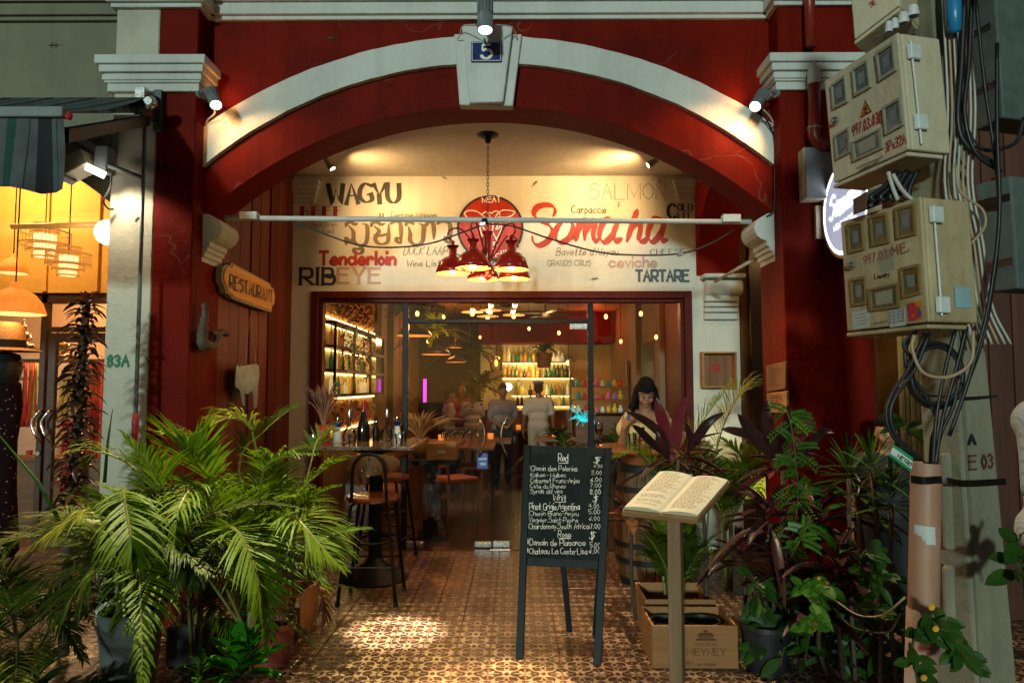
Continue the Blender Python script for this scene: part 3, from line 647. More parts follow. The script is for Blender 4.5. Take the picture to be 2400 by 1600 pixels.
# shop interior
M['pinkw'] = plaster('shop_inner_wall', (.45, .30, .20), (.35, .2, .12), rough=.8)
q = MB(); q.box((-8, 9.2, 0), (-2.4, 9.3, 3.2)); q.box((-2.45, YG + .21, 0), (-2.4, 9.2, 3.2)); q.build('inner_wall', M['pinkw'], nb)
q = MB(); q.box((-8, YG - .07, -.16), (-2.35, 9.3, -.002)); tag(q.build('shop_floor', mat('shop_floor_tile', (.22, .10, .05), rough=.4)), kind='structure')
q = MB(); q.box((-8, YG + .2, 3.0), (-2.4, 9.3, 3.1)); tag(q.build('shop_ceiling', M['ceil']), kind='structure')
M['shelfw'] = wood('shelf_wood', (.10, .035, .012), (.24, .10, .04), rough=.5, axis=0)
sh = thing('display_shelf', (-4.6, 7.9, 0), 'wooden display shelf of red trinkets behind the neighbour shop glass', 'shelf')
for i, z in enumerate((.62, 1.15, 1.62, 1.82)):
    q = MB(); q.box((-6.3, 7.75, z), (-3.75, 8.1, z + .035)); q.build('shelf_board', M['shelfw'], sh)
for x in (-6.3, -5.0, -3.8): q = MB(); q.box((x, 7.76, 0), (x + .04, 8.08, 1.86)); q.build('upright', M['shelfw'], sh)
cols = [(.5, .02, .015), (.6, .25, .03), (.4, .01, .05), (.55, .4, .12), (.1, .2, .1)]
cm = [mat('trinket_paint', c, rough=.4, bmp=0) for c in cols]
def buddha(px, py, Y, h, label):
    p = S(px, py, Y); t = thing('buddha_statue', p, label, 'statue', 'bronze seated statues'); q = MB(); x, y, z = p
    q.lathe([(0, 0), (.36, 0), (.42, .05), (.34, .10), (.20, .13), (.17, .3), (.20, .42), (.21, .5), (.08, .56), (.07, .6), (0, .6)], (0, 0, 0), 16)
    q.ball((0, 0, .70), .115, 12, sc=(1, 1, 1.15)); q.ball((0, 0, .84), .05, 8); q.lathe([(.03, .86), (.012, .95), (0, .98)], (0, 0, 0), 8)
    for s in (-1, 1): q.tube([(s * .20, 0, .48), (s * .27, -.04, .3), (s * .1, -.2, .16)], [.065, .055, .045], 8); q.tube([(s * .2, 0, .07), (s * .42, -.12, .07), (s * .02, -.28, .09)], [.09, .08, .05], 8)
    q.v = [(a * h + x, b * h + y, c * h + z) for a, b, c in q.v]
    q.build('body', M['bronze'], t, smooth=True); b = MB(); b.box((x - .42 * h, y - .3 * h, z - .04), (x + .42 * h, y + .3 * h, z)); b.build('base', M['shelfw'], t)
buddha(53, 816, 7.6, .33, 'seated bronze statue on the shelf left of the neighbour door frame')
buddha(146, 838, 7.6, .30, 'seated bronze statue seen through the neighbour door glass')
for i in range(26):
    z = rnd.choice((.655, 1.185)); x = rnd.uniform(-5.6, -3.85); h = rnd.uniform(.08, .2); q = MB()
    q.lathe([(0, 0), (.05, 0), (.06, h * .4), (.03, h * .75), (.035, h), (0, h)], (x, 7.9, z), 10)
    ci = rnd.randrange(5); tag(q.build('trinket', cm[ci], smooth=True), 'small %s trinket on the %s neighbour shop shelf' % (('red', 'orange', 'crimson', 'tan', 'green')[ci], 'lower' if z < 1 else 'upper'), 'trinket', 'trinkets on the shop shelf')
def hanging(px0, px1, py0, py1, Y, m, name, label, cat):
    a, b = S(px0, py1, Y), S(px1, py0, Y); q = MB(); n = 14; vs = []
    for j in range(9):
        for i in range(n + 1):
            u = i / n; v = j / 8; vs.append((a.x + (b.x - a.x) * (u + .06 * math.sin(v * 5) * (u - .5)), Y + .035 * math.sin(u * 21 + v) * (1.2 - v * .6), a.z + (b.z - a.z) * v))
    q.add(vs, [(j * (n + 1) + i, j * (n + 1) + i + 1, (j + 1) * (n + 1) + i + 1, (j + 1) * (n + 1) + i) for j in range(8) for i in range(n)])
    o = q.build(name, m, smooth=True); s = o.modifiers.new('s', 'SOLIDIFY'); s.thickness = .006; return tag(o, label, cat)
M['redcloth'] = mat('red_cloth', (.45, .02, .012), rough=.85, var=.5, scale=18)
M['yelcloth'] = mat('yellow_cloth', (.50, .28, .06), rough=.85, var=.3)
M['flcloth'] = mat('floral_red_cloth', (.55, .05, .02), rough=.85, var=.8, scale=26)
hanging(135, 178, 865, 985, 7.25, M['yelcloth'], 'yellow_dress', 'yellow dress hanging behind the neighbour door glass', 'dress')
hanging(136, 172, 985, 1170, 7.2, M['redcloth'], 'red_skirt', 'plain red skirt hanging under the yellow dress', 'skirt')
hanging(196, 250, 850, 1140, 7.3, M['flcloth'], 'floral_dress', 'red dress with floral print hanging near the white pier', 'dress')
for i, (px, c) in enumerate(((57, 'redcloth'), (70, 'flcloth'), (80, 'yelcloth'))):
    hanging(px - 5, px + 5, 850, 1000, 7.5, M[c], 'bead_strand', ('string of red beads nearest the mannequin', 'string of mixed coral beads in the middle of three', 'string of amber beads nearest the door frame')[i], 'beads')
# counter in shop
q = MB(); a = S(60, 1075, 7.4); q.box((-6.2, 7.2, 0), (-3.4, 7.5, a.z)); q.box((-6.2, 7.15, a.z), (-3.4, 7.55, a.z + .03)); tag(q.build('shop_counter', M['shelfw'], bevel=.004), 'low wooden counter inside the neighbour shop', 'counter')
# lamps of the neighbour
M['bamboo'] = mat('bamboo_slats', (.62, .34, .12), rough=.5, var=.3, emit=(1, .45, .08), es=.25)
M['glow'] = emis('lantern_glow', (1, .58, .22), 2.6)
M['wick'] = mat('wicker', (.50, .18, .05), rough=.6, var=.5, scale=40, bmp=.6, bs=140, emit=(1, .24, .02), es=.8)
def lantern(px, py, wpx, Y, label, ztop=4.2):
    p = S(px, py, Y); w = wpx / FPX * Y / 2; t = thing('bamboo_lantern', p, label, 'lantern', 'tiered bamboo lanterns in the neighbour porch')
    tiers = [(.45, .55, .95), (1.0, .10, .60), (.72, -.12, .20), (.50, -.55, -.10)]
    for r, z0, z1_ in [(.55, .50, .85), (1.0, .0, .52), (.72, -.28, -.02), (.48, -.55, -.30)]:
        q = MB(); n = 40
        for z in (z0, z1_):
            q.lathe([(r * w, 0), (r * w, .012), (r * w - .008, .012), (r * w - .008, 0), (r * w, 0)], (p.x, p.y, p.z + z * w), 30, cap=False)
        q.build('hoop', M['bamboo'], t)
        q = MB()
        for i in range(n):
            a = 2 * math.pi * i / n; X_, Y_ = p.x + math.cos(a) * (r * w - .004), p.y + math.sin(a) * (r * w - .004); q.tube([(X_, Y_, p.z + z0 * w), (X_, Y_, p.z + z1_ * w)], .0022, 4, cap=False)
        tag(q.build('slats', M['bamboo'], t), kind='stuff')
    q = MB(); q.lathe([(0, -.5 * w), (.4 * w, -.5 * w), (.42 * w, .45 * w), (0, .48 * w)], p, 20); q.build('shade', M['glow'], t, smooth=True, ang=40)
    q = MB(); q.tube([(p.x, p.y, p.z + .5 * w), (p.x, p.y, ztop)], .005, 6); q.build('cord', M['wire'], t)
lantern(105, 575, 110, 5.9, 'left and upper of the two tiered bamboo lanterns'); lantern(160, 622, 96, 5.7, 'right and lower of the two tiered bamboo lanterns')
def dome(px, py, wpx, Y, name, label, m, min_, h=.62, ztop=4.2, rim=None):
    p = S(px, py, Y); w = wpx / FPX * Y / 2; t = thing(name, p, label, 'pendant lamp')
    pr = [(.12, 1.0), (.16, .9), (.2, .82), (.62, .62), (.86, .35), (1.0, 0)][::-1]
    q = MB(); q.lathe([(r * w, z * h * 2 * w) for r, z in pr], p, 32, cap=False); o = q.build('lamp_shade', [m, min_], t, smooth=True)
    s = o.modifiers.new('s', 'SOLIDIFY'); s.thickness = .008; s.offset = -1; s.material_offset = 1; s.material_offset_rim = 0
    q = MB(); q.tube([(p.x, p.y, p.z + h * 2 * w), (p.x, p.y, ztop)], .005, 6); q.build('cord', M['wire'], t)
    return t, p, w
M['wickin'] = emis('wicker_inside', (1, .55, .18), 1.6)
t, p, w_ = dome(34, 735, 130, 5.2, 'wicker_lamp', 'large orange wicker dome lamp hanging over the neighbour shop window', M['wick'], M['wickin'], h=.58)
b = MB(); b.ball((p.x, p.y, p.z + .1), .05, 12); b.build('bulb', M['glow'], t, smooth=True); lamp('lamp_light', 'POINT', (p.x, p.y, p.z + .02), 5, (1, .55, .2), .05, parent=t)
t, p, w_ = dome(30, 640, 66, 6.1, 'wicker_lamp', 'small wicker lamp partly hidden behind the larger wicker dome', M['wick'], M['wickin'], h=.7)
lamp('shop_porch_light', 'POINT', (-4.6, 5.9, 3.6), 120, (1, .62, .22), .12); lamp('shop_inner_light', 'POINT', (-4.9, 8.0, 2.8), 240, (1, .60, .28), .2)
# globe wall lamp and pole
p = S(254, 545, 5.0); gt = thing('globe_lamp', p, 'bright white glass globe lamp beside the pale pier', 'lamp'); M['globe'] = emis('globe_glass', (1, .9, .72), 5)
q = MB(); q.ball(p, .092, 20); q.build('globe', M['globe'], gt, smooth=True); q = MB(); q.tube([p + V(.0, 0, 0), p + V(.14, .02, 0)], .03, 10); q.build('arm', M['wpaint'], gt)
lamp('globe_light', 'POINT', p + V(-.15, -.1, 0), 4, (1, .85, .6), .09)
q = MB(); a, b_ = S(28, 531, 5.2), S(262, 526, 5.2); q.tube([a, b_], .022, 10); tag(q.build('curtain_pole', M['bamboo'], smooth=True), 'thin pale pole spanning below the awning by the lanterns', 'pole')
# floodlight cluster on the pier
fp = S(235, 380, 4.55); ft = thing('floodlight', fp, 'old cream floodlight with a lit face under the striped awning', 'floodlight')
M['creambox'] = mat('aged_cream_plastic', (.42, .38, .27), rough=.5, var=.25); M['ledw'] = emis('led_face', (1, .93, .78), 9)
def sbox(px0, py0, px1, py1, Y, wpx, hh, m, name, par, d=.1, bevel=.006):
    a, b_ = S(px0, py0, Y), S(px1, py1, Y); u = (b_ - a) / 2; n = V(0, d / 2, 0); v = u.normalized().cross(V(0, 1, 0)) * hh
    q = MB(); q.obox((a + b_) / 2, (u, n, v)); return q.build(name, m, par, bevel=bevel)
sbox(152, 404, 214, 374, 4.5, 0, .055, M['creambox'], 'housing', ft, d=.16); sbox(205, 392, 243, 410, 4.42, 0, .022, M['ledw'], 'lit_face', ft, d=.04, bevel=.002)
sbox(143, 398, 160, 424, 4.48, 0, .025, M['dgrey'], 'end_cap', ft, d=.14)
lamp('flood_beam', 'SPOT', S(235, 410, 4.40), 30, (1, .86, .62), .05, aim=S(300, 640, 4.62), cone=120, parent=ft)
jt = thing('junction_box', S(246, 375, 4.55), 'dark grey junction box with two black antenna rods beside the floodlight', 'junction box')
sbox(232, 376, 262, 378, 4.56, 0, .085, M['grey'], 'box', jt, d=.12); q = MB(); q.tube([S(256, 388, 4.5), S(330, 415, 4.5)], [.018, .013], 8); q.build('antenna', M['dgrey'], jt)
q = MB(); q.tube([S(256, 346, 4.55), S(275, 312, 4.55)], [.010, .006], 8); q.build('antenna', M['dgrey'], jt)
q = MB(); q.tube(cat_pts([S(262, 405, 4.5), S(258, 440, 4.5), S(243, 470, 4.5), S(252, 488, 4.55), S(266, 490, 4.58)]), .007, 6); q.build('cable', M['wire'], jt)
# awning
M['stripe'], t_, b_ = nt('striped_canvas'); p_ = pos(t_); sx_ = t_.nodes.new('ShaderNodeSeparateXYZ'); t_.links.new(p_, sx_.inputs[0])
fr_ = mth(t_, 'FRACT', mth(t_, 'MULTIPLY', sx_.outputs[0], 3.6)); cr = t_.nodes.new('ShaderNodeValToRGB'); t_.links.new(fr_, cr.inputs[0]); cr.color_ramp.interpolation = 'CONSTANT'
st_ = [(0, (.004, .005, .012)), (.22, (.15, .17, .17)), (.30, (.02, .03, .04)), (.32, (.15, .17, .17)), (.5, (.005, .11, .075)), (.66, (.17, .19, .19)), (.86, (.02, .03, .04)), (.88, (.15, .17, .17))]
e = cr.color_ramp.elements
while len(e) < len(st_): e.new(.5)
for i, (a, c) in enumerate(st_): e[i].position = a; e[i].color = (*c, 1)
nf = noise(t_, p_, 6, 5); t_.links.new(mixc(t_, .75, cr.outputs[0], ramp(t_, nf, [(.3, (.0, .0, .0)), (.7, (.45, .45, .45))]), 'MULTIPLY'), b_.inputs['Base Color']); b_.inputs['Roughness'].default_value = .8
aw = thing('awning', S(300, 250, 4.4), 'folding awning of dark green and grey striped canvas over the neighbour shop', 'awning')
A0, A1 = S(340, 247, 4.42), S(148, 262, 3.15)
q = MB(); q.tube([(-7, A0.y, A0.z), A0], .05, 14); q.build('roll', M['stripe'], aw, smooth=True, ang=50)
q = MB(); n = 40; vs = []
for j in range(6):
    v = j / 5; xr = A0.x + (A1.x - A0.x) * v
    for i in range(n + 1): u = i / n; x = -7 + (xr + 7) * u; vs.append((x, A0.y + (A1.y - A0.y) * v, A0.z + .05 + (A1.z - A0.z - .05) * v - .03 * math.sin(math.pi * v)))
q.add(vs, [(j * (n + 1) + i, j * (n + 1) + i + 1, (j + 1) * (n + 1) + i + 1, (j + 1) * (n + 1) + i) for j in range(5) for i in range(n)]); q.build('canvas', M['stripe'], aw, smooth=True)
q = MB(); vs = []; nn = 90
for j in range(7):
    v = j / 6
    for i in range(nn + 1):
        x = -7 + (A1.x + 7) * i / nn; ph = (A1.x - x) / .19 * math.pi
        vs.append((x + .012 * math.sin(v * 3 + x * 9), A1.y + .03 * math.sin(x * 14) * v + .02 * math.sin(x * 31) * v, A1.z - v * (.385 - .03 * abs(math.cos(ph / 2 + .6)))))
q.add(vs, [(j * (nn + 1) + i, j * (nn + 1) + i + 1, (j + 1) * (nn + 1) + i + 1, (j + 1) * (nn + 1) + i) for j in range(6) for i in range(nn)]); q.build('valance', M['stripe'], aw, smooth=True)
q = MB(); q.box((-7, A1.y - .02, A1.z - .03), (A1.x + .01, A1.y + .02, A1.z + .02)); q.build('front_bar', M['grey'], aw, bevel=.004)
q = MB(); a, b_ = S(345, 282, 4.44), S(150, 318, 3.2); u = (b_ - a) / 2; q.obox((a + b_) / 2, (u, V(0, 0, .035), u.cross(V(0, 0, 1)).normalized() * .02)); q.build('arm', M['black'], aw, bevel=.003)
q = MB(); a, b_ = S(366, 214, YP - .02), S(381, 310, YP - .02); q.box((a.x, YP - .05, b_.z), (b_.x, YP - .003, a.z)); q.build('bracket', M['dgrey'], aw, bevel=.003)
q = MB(); a, b_ = S(335, 218, YP - .1), S(349, 285, YP - .1); q.box((a.x, YP - .2, b_.z), (b_.x + .02, YP - .05, a.z)); q.lathe([(0, 0), (.04, 0), (.045, .03), (.03, .06), (0, .06)], S(357, 245, YP - .2), 16, axis=(0, -1, 0)); q.build('gear_box', M['steel'], aw, bevel=.003)
q = MB(); a, b_ = S(340, 290, 4.45), S(318, 968, 4.42); q.tube([a, b_], .013, 8); q.build('crank_rod', M['grey'], aw, smooth=True)
q = MB(); q.tube([b_, b_ + V(0, 0, -.04), b_ + V(0, 0, -.14), b_ + V(0, 0, -.17)], [.013, .022, .02, .012], 8); q.build('crank_handle', M['inkr'], aw, smooth=True)
q = MB(); q.ball(S(162, 272, 3.1), .015, 10, sc=(1, 1, 1.4)); tag(q.build('red_tag', M['redcloth'], smooth=True), 'small red ornament hanging at the awning corner', 'ornament')
a, b_ = S(253, 858, YP), S(302, 858, YP); M['inkgr'] = mat('green_stencil', (.02, .17, .09), rough=.7, bmp=0)
letter('83A', a, b_, S(253, 833, YP).z - a.z, 'stencil_lettering', M['inkgr'], nb, w=.24, jit=0, label='green stencilled house number 83A on the pale pier')
# mannequin with hat, bottom left
mt = thing('mannequin', S(10, 1100, 5.6), 'dark floral dress on a stand beside the neighbour shop window', 'mannequin')
M['dkfl'], t_, b_ = nt('dark_floral_cloth'); vo_ = t_.nodes.new('ShaderNodeTexVoronoi'); vo_.inputs['Scale'].default_value = 26; t_.links.new(pos(t_), vo_.inputs['Vector']); nf_ = noise(t_, pos(t_), 90, 2)
t_.links.new(mixc(t_, ramp(t_, mth(t_, 'MULTIPLY_ADD', nf_, .35, vo_.outputs['Distance']), [(.34, (.9,)), (.38, (0,))]), (.012, .005, .006), (.30, .17, .12)), b_.inputs['Base Color']); b_.inputs['Roughness'].default_value = .9; b_.inputs['Specular IOR Level'].default_value = .1
p = S(-12, 905, 5.6); q = MB(); q.lathe([(0, .12), (.10, .1), (.20, .02), (.22, -.15), (.19, -.45), (.2, -.8), (.24, -1.3), (.2, -1.35), (0, -1.35)], p, 24); q.v = [(x, p.y + (y - p.y) * .6, z) for x, y, z in q.v]; q.build('dress', M['dkfl'], mt, smooth=True)
q = MB(); q.lathe([(.03, -1.75), (.03, -1.3)], p, 10); q.lathe([(.2, -1.55), (.2, -1.53), (0, -1.53)], p, 16); q.build('stand', M['black'], mt)
p = S(8, 815, 5.3); M['straw'] = mat('straw', (.30, .16, .06), rough=.8, var=.4, scale=50, bmp=.5); ht = thing('straw_hat', p, 'brown straw hat with a dark band on the mannequin', 'hat')
q = MB(); q.lathe([(.0, .20), (.10, .195), (.135, .15), (.15, .0), (.25, -.02), (.26, -.025)], p, 28, cap=False); q.build('crown_and_brim', M['straw'], ht, smooth=True, ang=60); q = MB(); q.lathe([(.151, .0), (.146, .06)], p, 28, cap=False); q.build('hat_band', M['black'], ht, smooth=True)
q = MB(); q.lathe([(0, .12), (.1, .09), (.13, 0), (.1, -.12), (0, -.14)], p + V(.01, 0, -.14), 20); tag(q.build('head', mat('black_gloss', (.02, .02, .02), rough=.15), mt, smooth=True))

# ---------------------------------------------------------------- right of the red pier
rb = thing('right_neighbour', (4.2, YG, 0), 'dim ochre walled shophouse right of the red pier behind the electric pole', 'building')
q = MB(); q.box((2.17, YG, -.16), (7.5, YG + .2, 4.6)); q.build('wall', M['ochre'], rb)
q = MB(); q.box((5.2, 5.2, -.16), (5.4, YG, 4.6)); q.build('side_wall', M['ochre'], rb)
a, b_ = px2x(2104, YG), px2x(2210, YG); M['louv'] = mat('pale_green_shutter', (.50, .52, .33), rough=.5)
n = 9
for i in range(n):
    x0 = a + (b_ - a) * i / n; q = MB(); q.box((x0, YG - .05 + .01 * (i % 2), -.1), (x0 + (b_ - a) / n - .012, YG - .01, 3.4)); q.build('shutter_slat', M['louv'], rb, bevel=.003)
M['plank'] = wood('brown_planks', (.045, .016, .010), (.11, .04, .022), rough=.5)
for i in range(9):
    x0 = 3.05 + i * .17; q = MB(); q.box((x0, 4.75 + rnd.uniform(0, .01), -.16), (x0 + .158, 4.8, 4.4)); q.build('plank', M['plank'], rb, bevel=.003)
q = MB(); q.box((3.0, 4.8, -.16), (4.6, 4.84, 4.4)); q.build('plank_backing', M['black'], rb)
# dark passage seen past the side arch: hanging rattan shades
M['gold'] = mat('gold_rattan', (.45, .26, .06), rough=.5, var=.5, scale=30, emit=(1, .6, .15), es=.10)
for i in range(4):
    q = MB(); x0 = 2.25 + i * .3; q.box((x0, YG - .04, -.1), (x0 + .28, YG - .005, 3.0)); q.build('dark_shutter', M['brownf'], rb, bevel=.005)
q = MB(); q.box((2.15, 5.0, 3.25), (4.5, YG, 3.33)); tag(q.build('side_ceiling', M['brownf']), kind='structure')
lamp('passage_light', 'POINT', (2.6, 6.0, 2.9), 5, (1, .6, .2), .05)
lamp('right_porch_light', 'POINT', (3.6, 5.9, 3.1), 10, (1, .62, .28), .1)

# ---------------------------------------------------------------- inside the restaurant
IL, IR, IB, IC = -2.03, 1.98, 14.6, 3.06
q = MB(); q.box((-2.4, 6.66, -.16), (2.4, 15, -.004)); inf = tag(q.build('restaurant_floor', mat('dark_floor_joint', (.02, .014, .01), rough=.8)), kind='structure')
M['fboard'] = wood('dark_floor_board', (.028, .016, .011), (.085, .045, .028), rough=.22, axis=1)
x = -2.3; i = 0
while x < 2.3:
    y = 6.665 if i % 2 == 0 else 6.665 - .0
    while y < 13.5:
        y1 = min(13.6, y + (1.5 if (i + int(y)) % 2 else 2.1)); b = MB(); b.box((x, y + .004, -.004), (x + .285, y1, .003 + rnd.uniform(0, .001))); b.build('floor_board', M['fboard'], inf); y = y1
    x += .29; i += 1
rr_ = thing('restaurant_room', (0, 10.5, 0), 'warm lit restaurant interior seen through the glass front', 'room')
M['iw'] = plaster('inner_cream_wall', (.24, .17, .10), (.15, .09, .05), rough=.7); M['idark'] = plaster('inner_dark_wall', (.05, .03, .02), (.03, .018, .012), rough=.7)
q = MB(); q.box((IL - .15, YG + .21, 0), (IL, 11.4, IC)); q.box((IR, YG + .21, 0), (IR + .15, IB, IC)); q.build('wall', M['iw'], rr_)
q = MB(); q.box((IL - .15, IB, 0), (-.75, IB + .1, IC)); q.box((IL - .15, 11.4, 0), (IL - .1, IB, IC)); q.build('dark_wall', M['idark'], rr_)
M['barcream'] = plaster('bar_wall', (.60, .50, .26), (.45, .36, .16), rough=.6)
a, b_ = px2x(1152, IB), px2x(1360, IB); q = MB(); q.box((-.75, IB, 0), (IR, IB + .1, 2.42)); q.build('bar_wall', M['barcream'], rr_)
q = MB(); q.box((-.75, IB - .7, 2.42), (IR, IB + .1, IC)); q.build('bar_soffit', M['red'], rr_)
q = MB(); q.box((IL, YG + .22, IC), (IR, IB, IC + .06)); ic = tag(q.build('restaurant_ceiling', M['idark']), kind='structure'); M['cboard'] = wood('ceiling_board', (.34, .20, .07), (.52, .33, .13), rough=.5, axis=0)
y = 6.98
while y < IB - .1: b = MB(); b.box((IL + .01, y, IC - .014 - rnd.uniform(0, .004)), (IR - .01, y + .185, IC - .002)); b.build('ceiling_board', M['cboard'], ic); y += .2
M['brick'], t_, b_ = nt('old_brick'); M['bk'] = mat('brick_face', (.20, .085, .035), rough=.8, var=.5, scale=3, bmp=.4)
q = MB(); q.box((IL - .1, 11.4, 0), (IL - .03, IB, IC)); brw = q.build('brick_wall', M['grout'], rr_); rest = MB()
for j in range(40):
    for i in range(14):
        y0 = 11.42 + i * .225 + (.11 if j % 2 else 0); rest.box((IL - .03, y0, j * .076), (IL - .012 + rnd.uniform(0, .008), min(IB, y0 + .212), j * .076 + .064))
tag(rest.build('bricks', M['bk'], brw), kind='stuff')
for y0, y1 in ((9.95, 10.35), (10.95, 11.4)): q = MB(); q.box((IL - .01, y0, 0), (IL + .1, y1, IC)); q.build('pilaster', M['iw'], rr_, bevel=.004)
for y0, y1 in ((7.4, 7.7), (9.2, 9.5), (11.0, 11.3)): q = MB(); q.box((IR - .09, y0, 0), (IR + .01, y1, IC)); q.build('pilaster', M['iw'], rr_, bevel=.004)
q = MB(); q.box((IR - .03, 7.75, .0), (IR - .005, 9.15, 2.6)); q.build('panelling', M['maroon'], rr_); q = MB(); q.box((IR - .03, 9.55, .0), (IR - .005, 10.9, 2.2)); q.build('panelling', M['black'], rr_)
# backlit golden panels and shelf unit on the left wall
M['goldch'], t_, b_ = nt('gold_wood_chips'); p_ = pos(t_, (3, 9, 26)); n1 = noise(t_, p_, 2.2, 8, .7); t_.links.new(ramp(t_, n1, [(.35, (.10, .03, .005)), (.5, (.55, .25, .05)), (.68, (.85, .55, .18))]), b_.inputs['Base Color']); bump(t_, b_, n1, .9, .03)
for z0, z1_ in ((2.32, 3.03), (1.06, 1.38)):
    rest = MB()
    for i in range(240):
        y0 = rnd.uniform(7.08, 9.72); z = rnd.uniform(z0, z1_ - .03); s = rnd.uniform(.02, .05); rest.box((IL, y0, z), (IL + rnd.uniform(.015, .06), y0 + s * 2, z + s))
    rest.box((IL, 7.05, z0), (IL + .012, 9.8, z1_)); tag(rest.build('chip_panel', M['goldch'], rr_), kind='stuff')
M['ledy'] = emis('led_strip', (1, .68, .22), 13)
for z in (2.28, 1.41, 1.05): q = MB(); q.box((IL + .02, 7.1, z), (IL + .035, 9.8, z + .012)); q.build('led_strip', M['ledy'], rr_)
un = thing('bottle_cabinet', (IL + .1, 8.5, 1.43), 'black framed wall cabinet of glowing bottles on the left inner wall', 'cabinet')
q = MB(); q.box((IL + .005, 7.15, 1.44), (IL + .02, 9.8, 2.24)); q.build('back_panel', M['barcream'], un)
for z in (1.44, 1.70, 1.95, 2.2):
    q = MB(); q.box((IL + .02, 7.15, z), (IL + .17, 9.8, z + .03)); q.build('shelf_board', M['black'] if z in (1.44, 2.2) else M['shelfw'], un)
for y0 in (7.15, 8.0, 8.9, 9.77): q = MB(); q.box((IL + .15, y0, 1.44), (IL + .175, y0 + .03, 2.23)); q.build('frame', M['black'], un)
q = MB(); q.box((IL + .10, 9.3, 1.47), (IL + .155, 9.77, 2.2)); q.build('mirror', mat('mirror', (.5, .55, .55), rough=.1, metal=1, bmp=0), un)
for z in (1.93, 1.68, 2.19): q = MB(); q.box((IL + .04, 7.2, z), (IL + .05, 9.2, z + .008)); q.build('led_strip', M['ledy'], un)
bpro = [(0, 0), (.036, 0), (.038, .01), (.038, .17), (.03, .20), (.013, .235), (.012, .29), (.015, .292), (.015, .305), (0, .305)]
bpro2 = [(0, 0), (.045, 0), (.05, .02), (.05, .10), (.02, .15), (.014, .19), (.018, .2), (.018, .22), (0, .22)]
bmats = []
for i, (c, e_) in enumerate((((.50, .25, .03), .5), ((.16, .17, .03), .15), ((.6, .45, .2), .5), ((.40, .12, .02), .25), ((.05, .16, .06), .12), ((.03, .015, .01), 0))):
    bmats.append(mat('bottle_glass', c, rough=.12, var=.3, bmp=0, emit=(c if e_ else None), es=e_ * 1.6))  # emission in the glass stands in for the shelf backlight
bmesh_ = []
for pr in (bpro, bpro2):
    for bm_ in bmats:
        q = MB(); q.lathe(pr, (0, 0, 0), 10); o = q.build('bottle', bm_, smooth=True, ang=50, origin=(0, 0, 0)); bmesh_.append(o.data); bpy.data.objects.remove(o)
def bottle(loc, s=1, label='bottle on the lit shelves behind the bar', group='bottles behind the bar', k=None):
    o = bpy.data.objects.new('bottle', bmesh_[rnd.randrange(len(bmesh_)) if k is None else k]); C.objects.link(o); o.location = loc; o.scale = (s, s, s * rnd.uniform(.85, 1.1)); kk = bmesh_.index(o.data) % 6; return tag(o, label.replace('bottle', ('amber', 'green', 'pale gold', 'brown', 'dark green', 'black')[kk] + ' bottle', 1), 'bottle', group)
for z, shn in ((1.47, 'lowest'), (1.73, 'middle'), (1.98, 'top')):
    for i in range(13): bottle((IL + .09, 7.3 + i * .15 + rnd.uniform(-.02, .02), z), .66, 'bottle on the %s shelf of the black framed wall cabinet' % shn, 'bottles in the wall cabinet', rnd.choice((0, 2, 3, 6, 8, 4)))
# bar
ba = thing('back_bar', (.3, IB - .2, 0), 'back bar with rows of glowing shelves at the far end of the room', 'bar shelves'); BY = IB - .22
for py, x0, x1, shn in ((848, 1178, 1330, 'top'), (884, 1178, 1345, 'second'), (925, 1200, 1345, 'third'), (950, 1200, 1350, 'lowest')):
    z = S(1250, py, BY).z; q = MB(); q.box((px2x(x0, BY), BY - .03, z - .02), (px2x(x1, BY), IB - .001, z)); q.build('shelf_board', M['shelfw'], ba)
    q = MB(); q.box((px2x(x0, BY), IB - .05, z - .03), (px2x(x1, BY), IB - .03, z - .022)); q.build('led_strip', M['ledy'], ba)
    X0, X1 = px2x(x0, BY), px2x(x1, BY); n = int((X1 - X0) / .085)
    for i in range(n):
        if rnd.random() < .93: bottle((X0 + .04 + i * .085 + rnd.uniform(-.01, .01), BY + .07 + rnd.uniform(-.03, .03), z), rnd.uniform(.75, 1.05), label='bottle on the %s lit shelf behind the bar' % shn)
q = MB(); q.box((-.6, 12.6, 0), (1.95, 13.1, 1.08)); q.box((-.65, 12.55, 1.08), (1.95, 13.15, 1.12)); q.build('counter', M['shelfw'], ba, bevel=.005)
for X, Y, Z, e_, c in ((-.9, 9.0, 2.3, 22, (1, .36, .09)), (.5, 11.8, 2.75, 34, (1, .50, .16)), (.25, 14.05, 1.9, 26, (1, .78, .32)), (1.3, 8.4, 2.5, 16, (1, .35, .12)), (-1.3, 12.4, 2.4, 20, (1, .30, .08)), (1.5, 13.4, 2.7, 10, (1, .12, .03)), (-.55, 10.4, 2.5, 16, (1, .55, .26))):  # point lamps without fixtures; the last added to brighten the guests
    lamp('room_light', 'POINT', (X, Y, Z), e_, c, .12)
M['dommet'] = mat('black_dome', (.02, .014, .012), rough=.4); M['domin'] = emis('dome_inside', (1, .27, .04), 1.4)
for i, (px, py, wpx, Y, lab) in enumerate(((971, 786, 85, 8.6, 'large black dome pendant nearest the glass with an orange inside'), (1022, 830, 70, 9.6, 'black dome pendant with an orange inside, second nearest'), (1068, 848, 49, 12.0, 'lowest and farthest black dome pendant'), (1065, 814, 36, 12.9, 'small dome pendant above the lowest one'), (1024, 775, 28, 12.4, 'small dome pendant near the ceiling left of the door'))):
    t, p, w_ = dome(px, py, wpx, Y, 'dome_pendant', lab, M['dommet'], M['domin'], h=.32, ztop=IC)
